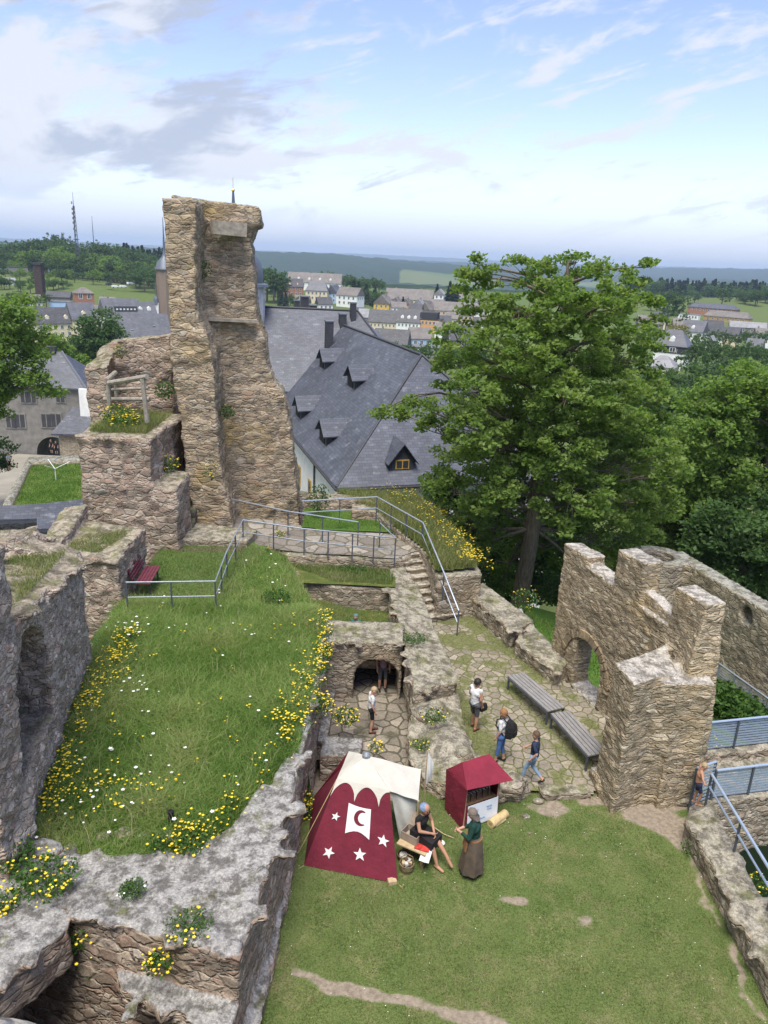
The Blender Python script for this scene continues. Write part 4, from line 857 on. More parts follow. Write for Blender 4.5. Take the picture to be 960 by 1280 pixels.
house('house', 'light blue gabled house next to the yellow one', 'house', 496, 535, 13, 380, 371, 11, Rz(-12), PL_blue, ROOF_BR, ridge='y', nw=2, nf=2)
house('house', 'small red-orange gabled house between two blue houses', 'house', 509, 540, 9, 380, 373, 9, Rz(-12), PL_or, ROOF_BR, ridge='y', nw=1, nf=2)
house('house', 'pale grey-blue gabled house right of the red-orange one', 'house', 524, 530, 13, 381, 373, 10, Rz(-10), plaster('pale_grey_blue_render', (.46, .52, .58)), ROOF_LT, ridge='y', nw=2, nf=2)
house('house', 'peach gabled house with pale verge below the wide grey-brown roof', 'house', 535, 510, 12, 387, 377, 10, Rz(-25), PL_peach, ROOF_BR, ridge='y', nw=2, nf=2)
house('house', 'tall narrow white house with pale roof beside the big dark spruce', 'house', 550, 560, 12, 368, 361, 8, Rz(-10), PL_white, ROOF_LT, ridge='y', nw=2, nf=3, chim=0)
house('house', 'long brown-grey roofed house above the orange flat-topped building', 'house', 562, 515, 44, 388, 377, 12, Rz(-6), PL_peach, ROOF_BR, nw=7, nf=1, chim=2)
house('house', 'grey roofed house under the big spruce', 'house', 584, 545, 26, 376, 366, 11, Rz(12), PL_white, ROOF_BR, nw=4, nf=1)
house('apartment_house', 'cream apartment house with skylit charcoal roof in the front town row', 'building', 480, 430, 36, 402, 387, 11, Rz(-8), PL_cream, ROOF_DK, nw=7, nf=2, sky=4, ws=(.9, 1.5))
house('apartment_house', 'white apartment house with dormered charcoal roof in the front town row', 'building', 512, 426, 30, 402, 386, 11, Rz(-8), PL_white, ROOF_DK, nw=6, nf=2, dorm=3, ws=(.9, 1.5))
house('house', 'small pale grey roofed house left of the cream apartment house', 'house', 461, 440, 24, 396, 386, 12, Rz(-8), PL_grey, ROOF_LT, nw=3, nf=1, sky=2)
h_ = house('flat_roofed_building', 'orange flat-topped building with a black upper storey', 'building', 540, 425, 26, 399, 390, 12, Rz(-8), PL_or, ROOF_DK, flat=True, nw=5, nf=1)
MB().box((-1.2, 0, 1.9), (9.2, 9.5, 3.3)).build('upper_storey', PL_dark, h_)
house('house', 'brown roofed house with blue-grey wall in front of the orange building', 'house', 524, 330, 26, 422, 409, 9, Rz(14), PL_blue, ROOF_BR, nw=3, nf=1)
house('hall', 'low hall with flat white roof edge in front of the town rows', 'building', 530, 300, 38, 433, 429, 10, Rz(-4), PL_grey, ROOF_LT, flat=True, nw=4, nf=1)
house('house', 'low charcoal roofed house just behind the ridge of the big slate roof', 'house', 490, 300, 42, 430, 411, 10, Rz(-10), PL_grey, ROOF_DK, nw=3, nf=1)
house('house', 'peach house peeping over the left side of the tall maple', 'house', 584, 420, 16, 393, 386, 8, Rz(-5), PL_peach, ROOF_BR, nw=3, nf=2)
house('house', 'charcoal roofed house half hidden by the tall maple', 'house', 574, 330, 34, 424, 407, 9, Rz(20), PL_dark, ROOF_DK, nw=3, nf=1)
v_ = house('villa', 'villa with dark slated upper floor and white ground floor among dark trees', 'house', 842, 260, 38, 431, 412, 9, Rz(-12), PL_white, SLATE_F, hip=3.2, nw=2, nf=2, dorm=1)
MB().box((0, 0, -1.25), (38*.29, 9.25, 2.2)).build('slate_cladding', PL_dark, v_)
window(v_, .9, -4.66, -1.2, 2.0, 1.5); window(v_, -3.2, -4.66, -1.2, 1.2, 1.3)
house('pavilion', 'low annex with pale hipped roof in front of the villa', 'house', 828, 246, 34, 457, 444, 8, Rz(-12), PL_cream, ROOF_LT, hip=3.5, nw=3, nf=1, chim=0)
house('house', 'grey roofed house with a pale dormer behind the villa', 'house', 868, 420, 26, 414, 400, 11, Rz(-14), PL_white, SLATE_F, nw=3, nf=1, dorm=1)
house('house', 'charcoal roofed gabled house beside the pale-dormered house', 'house', 889, 425, 24, 418, 400, 11, Rz(25), PL_white, ROOF_DK, nw=2, nf=1, chim=2)
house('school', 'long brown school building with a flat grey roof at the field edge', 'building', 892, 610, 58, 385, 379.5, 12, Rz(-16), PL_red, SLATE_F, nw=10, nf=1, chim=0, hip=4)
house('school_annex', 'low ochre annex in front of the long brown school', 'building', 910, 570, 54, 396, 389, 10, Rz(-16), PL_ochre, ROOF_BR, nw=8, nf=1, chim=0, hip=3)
house('house', 'long grey-green roofed house below the ochre annex', 'house', 934, 470, 42, 409, 402, 9, Rz(8), PL_grey, ROOF_LT, nw=4, nf=1)
house('house', 'small grey roofed house among the trees at the right edge', 'house', 943, 330, 18, 436, 423, 8, Rz(-10), PL_grey, SLATE_F, nw=2, nf=1)
house('house', 'white row of garages left of the long brown school', 'building', 862, 560, 24, 393, 390, 8, Rz(-10), PL_white, ROOF_LT, flat=True, nw=6, nf=1)
house('house', 'tiny white gabled cottage right of the villa', 'house', 889, 330, 8, 427, 419, 6, Rz(-10), PL_white, ROOF_LT, ridge='y', nw=1, nf=1, chim=0)
house('house', 'dark roofed house behind the right side of the tall maple', 'house', 812, 430, 30, 404, 394, 9, Rz(10), PL_grey, ROOF_BR, nw=3, nf=1)
for k, (u, ve, vr, D, w, rt_, wl_, rf_) in enumerate(((470, 397, 389, 455, 16, -10, PL_white, ROOF_BR), (553, 402, 394, 455, 20, 10, PL_white, ROOF_DK), (566, 398, 390, 470, 16, -15, PL_cream, ROOF_BR), (555, 412, 403, 390, 20, -8, PL_white, ROOF_BR), (588, 404, 396, 440, 18, 12, PL_cream, ROOF_DK), (600, 388, 379, 520, 24, 6, PL_white, ROOF_BR), (498, 384, 377, 500, 18, 8, PL_white, ROOF_BR), (520, 387, 380, 490, 16, -12, PL_cream, ROOF_DK), (545, 382, 374, 545, 16, 10, PL_white, ROOF_BR), (572, 376, 368, 560, 16, -8, PL_white, ROOF_DK),
        (448, 392, 384, 470, 16, 14, PL_cream, ROOF_DK), (612, 402, 393, 430, 22, -8, PL_white, ROOF_BR), (850, 407, 398, 450, 18, 10, PL_white, ROOF_BR), (915, 418, 409, 400, 18, -12, PL_cream, ROOF_DK), (952, 418, 410, 400, 16, 14, PL_white, ROOF_BR), (826, 398, 390, 480, 18, 8, PL_cream, ROOF_DK), (40, 377, 368, 430, 20, 12, PL_white, ROOF_BR), (28, 392, 382, 380, 22, -6, PL_white, ROOF_DK), (135, 380, 371, 420, 18, -10, PL_cream, ROOF_BR), (405, 380, 371, 480, 18, 16, PL_white, ROOF_DK), (378, 378, 369, 500, 18, -14, PL_cream, ROOF_BR))):
    house('small_house', 'plain small house wedged in among the rows of the town', 'house', u, D, w, ve, vr, 8, Rz(rt_), wl_, rf_, nw=3, nf=1, group='small houses packed between the town rows', ws=(1.2, 1.6))
# left side of town
house('row_house', 'cream row house with three floors of windows and two dormers', 'house', 68, 345, 56, 403, 384, 11, Rz(16), PL_cream, ROOF_DK, nw=6, nf=3, dorm=2, chim=1)
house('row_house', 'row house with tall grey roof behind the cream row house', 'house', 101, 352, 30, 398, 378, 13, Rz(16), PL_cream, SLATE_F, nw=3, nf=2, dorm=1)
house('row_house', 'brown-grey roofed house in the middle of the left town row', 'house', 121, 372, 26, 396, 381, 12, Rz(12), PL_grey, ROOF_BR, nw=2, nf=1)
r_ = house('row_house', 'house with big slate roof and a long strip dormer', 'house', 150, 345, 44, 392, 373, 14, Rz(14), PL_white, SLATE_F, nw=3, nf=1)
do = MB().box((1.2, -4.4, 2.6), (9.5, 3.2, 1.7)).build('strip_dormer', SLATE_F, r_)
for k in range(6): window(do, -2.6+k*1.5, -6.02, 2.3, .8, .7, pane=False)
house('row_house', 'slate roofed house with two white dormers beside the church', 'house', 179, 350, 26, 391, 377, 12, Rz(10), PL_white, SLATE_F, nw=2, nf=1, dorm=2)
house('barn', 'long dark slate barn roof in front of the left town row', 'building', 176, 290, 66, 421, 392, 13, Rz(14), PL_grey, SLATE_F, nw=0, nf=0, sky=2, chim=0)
h_ = house('turret_house', 'square brick turret house with hipped roof and two windows', 'house', 104, 430, 22, 366, 359, 8, Rz(10), PL_red, ROOF_BR, hip=4, nw=2, nf=1, ws=(2.0, 3.0), chim=0)
house('shed', 'blue-black roofed shed left of the brick turret house', 'shed', 74, 440, 28, 371, 364, 8, Rz(-12), PL_grey, ROOF_DK, nw=0, nf=0, chim=0)
house('shed', 'pale blue-grey flat shed in front of the blue-black shed', 'shed', 76, 425, 26, 377, 373, 7, Rz(-5), PL_blue, ROOF_LT, flat=True, nw=0, nf=0)
house('shed', 'low dark garden shed on the wooded slope', 'shed', 22, 560, 22, 334, 331, 6, Rz(5), PL_grey, ROOF_DK, flat=True, nw=0, nf=0)
house('shed', 'small white garden hut at the left picture edge', 'shed', 12, 520, 12, 350, 347, 5, Rz(5), PL_white, ROOF_LT, nw=1, nf=1, chim=0)
p = py(51.5, 372, 470); zt = py(51.5, 331, 470)[2]
bt = thing('brick_chimney', 'square dark brick chimney tower standing among the garden trees', 'tower', (p[0], p[1], p[2]-4))
MB().prism([(-2.2, -2.2), (2.2, -2.2), (2.2, 2.2), (-2.2, 2.2)], 0, zt-p[2]+4).build('shaft', plain('dark_brick', (.06, .04, .034), .9, var=.3, scale=1.5), bt)
MB().box((0, 0, zt-p[2]+4.5), (5.2, 5.2, 1.2)).build('cap', PL_dark, bt)
for i, (uu, vv, dx, mt, lab) in enumerate([(144, 358, 0, CARW, 'white van parked at the lane, leftmost of the vehicles'), (154, 358, 3, CARW, 'white van parked in the middle of the lane'), (163, 354, 6, CARW, 'white car farthest up the lane'), (136, 355, 0, CARD, 'dark car parked left of the white vans')]):
    p = py(uu, vv, 500); z = float(ground_h(np.array([p[0]]), np.array([p[1]]))[0])
    c = thing('parked_car', lab, 'car', (p[0], p[1], p[2]-1.0), .6+.2*i, 'cars parked on the lane')
    MB().loft([[(-2.2, -.85, .35), (2.2, -.85, .35), (2.2, .85, .35), (-2.2, .85, .35)], [(-2.25, -.9, 1.0), (2.25, -.9, .9), (2.25, .9, .9), (-2.25, .9, 1.0)], [(-2.1, -.75, 1.75), (.9, -.75, 1.7), (.9, .75, 1.7), (-2.1, .75, 1.75)]]).build('body', mt, c)
    for sx in (-1.4, 1.4):
        for sy in (-.85, .85): MB().tube([(sx, sy-.1, .35), (sx, sy+.1, .35)], .34, 10).build('wheel', BLACKP, c)

# castle palace: big hipped slate roof with chimneys and dormers
Rn, Rf = pz(527, 444, 6.3), pz(399, 395, 6.3); ad = (Rf-Rn)[:2]; ad = ad/np.hypot(*ad); ac_ = np.array([ad[1], -ad[0]])   # along the ridge, across (to the right)
E1 = pz(421, 610, -1.0); off = (E1-Rn)[:2]@ac_; E1p = Rn[:2]+ac_*off+ad*((E1-Rn)[:2]@ad); hw = -off
E3p = E1p+ac_*2*hw; L_ = 46.0
E2p = E1p+ad*L_; E4p = E3p+ad*L_; Rfp = Rn[:2]+ad*(L_-((Rn[:2]-E1p)@ad))
pal = thing('palace', 'large castle palace with steep hipped slate roof, chimneys and dormers', 'building', (0, 0, 0))
V = [(*E1p, -1), (*E3p, -1), (*E4p, -1), (*E2p, -1), (*Rn[:2], 6.3), (*Rfp, 6.3), (*E1p, -1.25), (*E3p, -1.25), (*E4p, -1.25), (*E2p, -1.25)]
proof = uvfaces('roof', V, [(0, 4, 5, 3), (0, 1, 4), (1, 2, 5, 4), (2, 3, 5), (6, 9, 8, 7), (0, 6, 7, 1), (1, 7, 8, 2), (2, 8, 9, 3), (3, 9, 6, 0)], [SLATE], pal)
ins = .45
wq = [E1p+(ac_+ad)*ins, E3p+(-ac_+ad)*ins, E4p+(-ac_-ad)*ins, E2p+(ac_-ad)*ins]
MB().prism(wq, -14, -1.2).build('wall', PL_white, pal)
MB().tube([(*(E1p-ac_*.06-ad*.1), -1.12), (*(E2p-ac_*.06), -1.12)], .09, 8).tube([(*(E1p-ad*.06), -1.14), (*(E3p-ad*.06), -1.14)], .09, 8).build('gutter', PL_dark, pal)
MB().tube([(*(E1p+ad*.1), -.98), (*Rn[:2], 6.34)], .1, 6).tube([(*Rn[:2], 6.34), (*Rfp, 6.34)], .12, 6).tube([(*(E3p), -.98), (*Rn[:2], 6.34)], .1, 6).build('ridge_cap', SHINGLE, proof)
for s in (6.5, 10, 14): 
    q_ = E1p+ad*s+ac_*(ins-.02)
    o = MB().box((0, 0, 0), (.12, .9, 1.7)).build('window', FRAME_O, pal, (q_[0], q_[1], -4.2), atan2(ad[1], ad[0])-pi/2)
    MB().box((-.05, 0, 0), (.08, .5, 1.4)).build('pane', GLASS, o)
q_ = E1p+ad*8.2+ac_*(ins-.1)
MB().tube([(*q_, -1.2), (*q_, -9)], .07, 6).build('downpipe', PL_dark, pal)
n1 = np.cross(np.array([*ad, 0]), np.array([*(ac_*hw), 7.3])); n1 = n1/np.linalg.norm(n1)
def on_slope(u, v): return pp(u, v, (*E1p, -1.0), n1)
def chimney(u, v, vt, w, parent, pos=None):
    p = on_slope(u, v) if pos is None else pos
    d = np.dot(p-EYE, fw); w_ = w*d/F_; zt = py(u, vt, p[1])[2]
    a = atan2(ad[1], ad[0])-pi/2
    MB().box((0, 0, (zt-p[2])/2-.7), (w_*.8, w_*.95, zt-p[2]+1.4)).box((0, 0, zt-p[2]+.04), (w_*.92, w_*1.07, .12), mi=1).build('chimney', [SHINGLE, LEADM], parent, p, a)
for a in ((371, 391, 376, 8), (380.5, 397, 371, 11), (391, 410, 382, 10), (411, 434, 402, 11)): chimney(*a, proof)
def dormer(u, v, w=1.7, h=1.6, ln=3.2):
    w = w*1.28; p = on_slope(u, v); out = -ac_; a = atan2(out[1], out[0])
    o = MB()
    # local: x outward, y along the ridge; small gabled dormer
    hh = h; o.loft([[(.1, -w/2, -.25), (.1, w/2, -.25), (.1, w/2, hh*.55), (.1, 0, hh), (.1, -w/2, hh*.55)], [(-ln, -w/2, -.25), (-ln, w/2, -.25), (-ln, w/2, hh*.55), (-ln, 0, hh*1.05), (-ln, -w/2, hh*.55)]])
    d = o.build('dormer', SHINGLE, proof, p, a)
    for sg in (-1, 1):
        uvfaces('dormer_roof', [(.38, 0, hh+.08), (-ln, 0, hh*1.05+.12), (-ln, sg*(w/2+.28), hh*.5), (.38, sg*(w/2+.28), hh*.42), (.38, 0, hh+.02), (-ln, 0, hh*1.05+.04), (-ln, sg*(w/2+.28), hh*.5-.08), (.38, sg*(w/2+.28), hh*.42-.08)],
            [(0, 1, 2, 3), (4, 7, 6, 5), (0, 3, 7, 4), (2, 1, 5, 6), (3, 2, 6, 7), (1, 0, 4, 5)], [SLATE], d)
    MB().box((.11, 0, hh*.28), (.06, w*.62, hh*.55)).build('opening', DARKIN, d)
for a in ((358, 430, 1.7), (378, 443, 1.7), (404, 459, 1.7), (440, 483, 1.8), (332, 470, 1.7), (348, 488, 1.7), (374, 520, 1.7), (405, 552, 1.8)): dormer(*a)
# pointed window dormer on the hip end
nh = np.cross(np.array([*ac_, 0]), np.array([*((Rn[:2]-E1p)@ad*ad), 7.3])); nh = nh/np.linalg.norm(nh)
p = pp(502, 586, (*E1p, -1.0), nh); a = atan2(-ad[1], -ad[0])
d = MB().loft([[(.1, -1.05, -.2), (.1, 1.05, -.2), (.1, 1.05, .8), (.1, 0, 2.1), (.1, -1.05, .8)], [(-3, -1.05, -.2), (-3, 1.05, -.2), (-3, 1.05, .8), (-3, 0, 2.2), (-3, -1.05, .8)]]).build('dormer', SHINGLE, proof, p, a)
for sg in (-1, 1):
    uvfaces('dormer_roof', [(.5, 0, 2.25), (-3, 0, 2.35), (-3, sg*1.35, .62), (.5, sg*1.35, .52), (.5, 0, 2.15), (-3, 0, 2.25), (-3, sg*1.35, .52), (.5, sg*1.35, .42)], [(0, 1, 2, 3), (4, 7, 6, 5), (0, 3, 7, 4), (2, 1, 5, 6), (3, 2, 6, 7), (1, 0, 4, 5)], [SLATE], d)
wf = MB().box((.12, 0, .42), (.07, 1.2, .8)).build('window', FRAME_O, d)
MB().box((.15, -.28, .42), (.06, .46, .6)).box((.15, .28, .42), (.06, .46, .6)).build('pane', GLASS, wf)
d.scale = (.78,)*3
# rear wing, running across behind the ridge
W1, W2 = pz(322, 383.5, 7.6), pz(447, 389, 7.6); wv = (W2-W1)[:2]; wl_ = np.hypot(*wv); wv = wv/wl_; wnr = np.array([wv[1], -wv[0]])
hwid = 8.0
a1, a2 = W1[:2]-wv*6, W2[:2]; b1_, b2_ = a1+wnr*hwid, a2+wnr*hwid+wv*6.5; c1_, c2_ = a1-wnr*hwid, a2-wnr*hwid+wv*6.5
V = [(*a1, 7.6), (*a2, 7.6), (*b1_, .6), (*b2_, .6), (*c1_, .6), (*c2_, .6), (*b1_, .35), (*b2_, .35), (*c1_, .35), (*c2_, .35)]
wing = uvfaces('wing_roof', V, [(2, 3, 1, 0), (5, 4, 0, 1), (3, 5, 1), (4, 2, 0), (6, 8, 9, 7), (2, 6, 7, 3), (3, 7, 9, 5), (5, 9, 8, 4), (4, 8, 6, 2)], [SLATE], pal)
MB().prism([a1+wnr*(hwid-.4)+wv*.4, a2+wnr*(hwid-.4)+wv*6, a2-wnr*(hwid-.4)+wv*6, a1-wnr*(hwid-.4)+wv*.4], -14, .4).build('wing_wall', plaster('stained_grey_render', (.30, .29, .28), .3), pal)
MB().tube([(*a1, 7.64), (*a2, 7.64)], .12, 6).tube([(*a2, 7.64), (*b2_, .64)], .1, 6).build('ridge_cap', SHINGLE, wing)
nwg = np.cross(np.array([*wv, 0]), np.array([*(-wnr*hwid), 7.0])); nwg = nwg/np.linalg.norm(nwg)
for (u, v, vt, w) in ((428, 406, 393, 10), (441, 398, 379, 8)): chimney(u, v, vt, w, wing, pp(u, v, (*a1, 7.6), nwg))
# small slate roof beyond the tree at the palace's right
house('outbuilding', 'slate roofed outbuilding seen through the branches of the tall maple', 'building', 612, 62, 66, 522, 474, 9, Rz(30), PL_white, SLATE, hip=2, nw=2, nf=1)
# tower with onion dome behind the stump
tp = py(293, 330, 78); k_ = np.dot(tp-EYE, fw)/F_
rt_ = 39*k_; zc = py(293, 357, 78)[2]; ztop = py(293, 262, 78)[2]; zsp = py(293, 238, 78)[2]
tt = thing('castle_tower', 'white round castle tower with onion dome, mostly hidden behind the tower stump', 'tower', (tp[0], tp[1], 0))
MB().lathe((0, 0, 0), [(rt_*.96, -12), (rt_*.96, zc)], 16, a0=.2).build('shaft', plaster('stained_white_render', (.52, .51, .48), .25), tt)
hD = ztop-zc
dm = MB().lathe((0, 0, zc), [(rt_*1.1, 0), (rt_*1.08, .25), (rt_*.92, .35), (rt_*.93, hD*.16), (rt_*.86, hD*.32), (rt_*.62, hD*.46), (rt_*.32, hD*.54), (rt_*.3, hD*.60), (rt_*.30, hD*.78), (rt_*.36, hD*.8), (rt_*.16, hD*.92), (rt_*.08, hD)], 16).build('dome', COPPER, tt, smooth=True)
MB().lathe((0, 0, ztop), [(rt_*.07, -.2), (rt_*.03, zsp-ztop)], 8).build('spire', COPPER, tt)
MB().ball((0, 0, zsp), .16).tube([(0, 0, zsp), (0, 0, zsp+1.1)], .025, 6).build('finial', GOLD, tt)
# town church at the left of the stump
cp = py(209, 400, 360); k_ = np.dot(cp-EYE, fw)/F_; z_ = lambda v: py(209, v, 360)[2]-cp[2]
ch = thing('church', 'town church tower with dark dome and thin spire, half hidden behind the tower stump', 'church', tuple(cp))
MB().lathe((0, 0, 0), [(11*k_, -8), (11*k_, z_(337))], 8, a0=.3).build('tower', plain('brown_church_stone', (.24, .18, .14), .9, var=.2), ch)
MB().lathe((0, 0, z_(337)), [(12.5*k_, 0), (12*k_, .6), (11*k_, 3*k_), (9*k_, 9*k_), (4*k_, 14*k_), (2.2*k_, 17*k_), (1.6*k_, 24*k_), (.8*k_, 40*k_), (.3*k_, 60*k_)], 12).build('dome', COPPER, ch, smooth=True)
MB().box((-11*k_, -6*k_, z_(390)), (7*k_, 5*k_, 22*k_)).build('white_turret', PL_white, ch)
MB().lathe((-11*k_, -6*k_, z_(380)), [(4*k_, 0), (3*k_, 6*k_), (1*k_, 10*k_), (.3*k_, 28*k_)], 8).build('turret_spire', COPPER, ch)
# gatehouse beyond the courtyard
def gp(u, v, D=95.): return py(u, v, D)
gz0 = gp(40, 572)[2]; ge = gp(40, 487)[2]-gz0; gr_ = gp(40, 441, 99.)[2]-gz0
gl, grt = gp(-70, 520)[0], gp(98, 520)[0]; gw = grt-gl
ghs = thing('gatehouse', 'grey stone gatehouse with slate roof and an arched passage', 'building', ((gl+grt)/2, 97, gz0), .06)
wm = tmp(MB().box((0, 4, ge/2-2), (gw, 8, ge+4))); ax = gp(57, 560)[0]-(gl+grt)/2; awid = (gp(79, 560)-gp(37, 560))[0]; aht = gp(57, 551)[2]-gz0
hm = tmp(arch_cut((ax, 4, -3), (1, 0), awid, aht+3, 12)); bo = wm.modifiers.new('b', 'BOOLEAN'); bo.object = hm; bo.solver = 'EXACT'
me = evaluated(wm); me.materials.clear(); me.materials.append(PL_grey); me.name = 'wall'; bpy.data.objects.remove(wm); bpy.data.objects.remove(hm); link('wall', me, ghs)
rf = roof_solid(ghs, SLATE, gw, 8, ge, gr_, 'x', hip=4.2, ov=.4, cy=4)
MB().box((gw/2-5.2, 4, gr_), (1.4, 1.0, 1.3)).build('chimney', SHINGLE, rf)
MB().tube([(gw/2+.4, -.4, ge+.05), (gw/2-3.8, 4, gr_+.05)], .16, 6).build('hip_flashing', LEADM, rf)
for uu in (5, 16, 49, 61):
    p = gp(uu, 530); window(ghs, p[0]-(gl+grt)/2, -.03, p[2]-gz0, 1.5, 2.0, frame=PL_grey)
for uu in (22, 30, 66):
    p = gp(uu, 500); window(ghs, p[0]-(gl+grt)/2, -.03, p[2]-gz0, 1.3, 1.6, frame=PL_grey)
bx0 = gp(88, 530)[0]-(gl+grt)/2
MB().box((bx0+.3, -1.6, .0), (3.4, 3.4, 6.6)).build('bay', S_back, ghs)
V = [(bx0-2.2, -3.7, 3.6), (bx0+2.4, -3.7, 3.6), (bx0+2.4, .1, 6.4), (bx0-.4, .1, 6.4), (bx0-2.2, -3.7, 3.35), (bx0+2.4, -3.7, 3.35), (bx0+2.4, .1, 3.35), (bx0-.4, .1, 3.35)]
uvfaces('bay_roof', V, [(0, 1, 2, 3), (4, 7, 6, 5), (0, 4, 5, 1), (1, 5, 6, 2), (2, 6, 7, 3), (3, 7, 4, 0)], [SLATE], ghs)
MB().box((gw/2+.35, -1.0, ge-2.2), (1.3, .5, 4.6)).build('gable_end', PL_white, ghs)
# small walled lawn with rotary dryer, and slate covered wall in front of it
c0 = lambda u, v, z=-5.2: pz(u, v, z)
grid_sheet('courtyard', [(-75, 62), (-20, 62), (-20, 97), (-75, 97)], 1.5, lambda x, y: gz0+.0*x+sm(96-y, 0, 34)*1.2, plain('court_gravel', (.25, .23, .19), .95, scale=.4))
cl = [c0(8, 632)[:2], c0(40, 578)[:2], c0(100, 573)[:2], c0(130, 632)[:2]]
grid_sheet('drying_lawn', cl, .4, lambda x, y: -5.3+.06*fbm(flat2(x, y), .4, 2, 3), G_court)
masonry('lawn_wall', [PR([c0(2, 630, -4.9)[:2], c0(34, 571, -4.9)[:2], c0(42, 572, -4.9)[:2], c0(14, 632, -4.9)[:2]], -12, -4.85), PR([c0(34, 571, -4.9)[:2], c0(110, 569, -4.9)[:2], c0(110, 575, -4.9)[:2], c0(40, 577, -4.9)[:2]], -12, -4.85)],
    .22, S_back, 'low pale wall around the small lawn with the rotary clothes dryer', amp=.05, relief=.0, seed=80)
dr = c0(70, 600, -5.2)
rd_ = thing('clothes_dryer', 'white rotary clothes dryer standing open on the small lawn', 'clothes dryer', (dr[0], dr[1], -5.3))
hh = py(70, 586, dr[1])[2]+5.3
MB().tube([(0, 0, 0), (0, 0, hh)], .035, 8).build('pole', FRAME_W, rd_)
for k in range(3):
    a = .3+k*2*pi/3+(pi if k == 2 else 0)*0; MB().tube([(0, 0, hh), (1.15*cos(a), 1.15*sin(a), hh+.55)], .028, 6).build('arm', FRAME_W, rd_)
s0 = [pz(-20, 633, -1.6), pz(46, 630, -1.6), pz(104, 624, -1.6), pz(104, 661, -2.4), pz(46, 661, -2.4), pz(46, 648, -2.1), pz(-20, 650, -2.1)]
sr = thing('covered_wall', 'stretch of castle wall capped with a blue-grey slate roof', 'wall', (0, 0, 0))
V = [tuple(p) for p in s0]; V += [(p[0], p[1], p[2]-.25) for p in s0]
uvfaces('slate_cap', V, [(0, 6, 5, 4, 3, 2, 1), (7, 8, 9, 10, 11, 12, 13)]+[(i, (i+1) % 7, 7+(i+1) % 7, 7+i) for i in range(7)], [SLATE], sr)
masonry('wall', [PR([s0[6][:2]+np.array([0, .3]), s0[5][:2]+np.array([0, .3]), s0[3][:2]+np.array([.2, .3]), s0[3][:2]+np.array([.2, 2.0]), s0[6][:2]+np.array([0, 2.])], -9, -2.75)], .15, S_low, None, parent=sr, amp=.04, relief=.03, seed=83)
masonry('wall_ledge', [PR([pz(-20, 692, -1.2)[:2], pz(96, 668, -1.2)[:2], pz(96, 655, -1.2)[:2], pz(-20, 662, -1.2)[:2]], -7, -3.0), PR([pz(-20, 676, -3)[:2], pz(52, 668, -3)[:2], pz(52, 660, -3)[:2], pz(-20, 668, -3)[:2]], -7, -2.8)], .12, S_low, 'low mossy stone ledge below the slate-capped wall', amp=.06, relief=.04, seed=84)
# masts on the hill, wind turbines on the horizon
mp_ = py(98, 335, 640); mz = py(97, 240, 640)[2]-mp_[2]; gb = float(ground_h(mp_[:1], mp_[1:2])[0])-mp_[2]-1
mo = thing('radio_mast', 'tall lattice radio mast with antennas on the wooded hill', 'mast', tuple(mp_))
lt = MB(); w0_, w1_ = 1.9, .55
for k in range(3):
    a = k*2*pi/3; lt.tube([(w0_*cos(a), w0_*sin(a), gb), (w1_*cos(a), w1_*sin(a), mz*.82)], .26, 5)
nseg = 16
for j in range(nseg):
    f0, f1 = j/nseg, (j+1)/nseg
    for k in range(3):
        a, b = k*2*pi/3, (k+1)*2*pi/3; r0_, r1_ = w0_+(w1_-w0_)*f0, w0_+(w1_-w0_)*f1
        lt.tube([(r0_*cos(a), r0_*sin(a), gb+(mz*.82-gb)*f0), (r1_*cos(b), r1_*sin(b), gb+(mz*.82-gb)*f1)], .14, 4)
lt.build('lattice', STEELD, mo); MB().tube([(0, 0, mz*.8), (0, 0, mz)], [.3, .1], 6).build('antenna_pole', STEELD, mo)
for f0 in (.34, .52, .6, .66, .72, .78, .86): MB().box((1.3*((int(f0*100) % 2)*2-1), 0, mz*f0), (.7, .7, 1.8)).build('antenna', PL_grey, mo)
MB().lathe((0, 0, mz*.38), [(2.4, 0), (2.4, .4)], 10).build('platform', STEELD, mo)
mp2 = py(119, 330, 690); mz2 = py(118, 270, 690)[2]-mp2[2]
m2 = thing('thin_mast', 'thin plain mast beside the radio mast', 'mast', tuple(mp2)); MB().tube([(0, 0, -6), (0, 0, mz2*.7), (0, 0, mz2)], [.45, .3, .12], 6).build('pole', STEELD, m2)
wt = None
for k, uu in enumerate((806, 835, 852, 866, 880, 918, 944)):
    p = py(uu, 335.5+.03*(uu-880), 9500)
    if wt is None:
        wt = thing('wind_turbine', 'tiny pale wind turbine on the far horizon at the right', 'wind turbine', tuple(p), 0, 'wind turbines on the far horizon')
        MB().tube([(0, 0, -60), (0, 0, 75)], [3, 1.6], 6).build('mast', FRAME_W, wt)
        rb_ = MB()
        for j in range(3): rb_.tube([(0, -3, 75), (36*sin(j*2.094+.4), -3, 75+36*cos(j*2.094+.4))], [2.0, .7], 5)
        rb_.build('rotor', FRAME_W, wt)
    else: dup(wt, p)
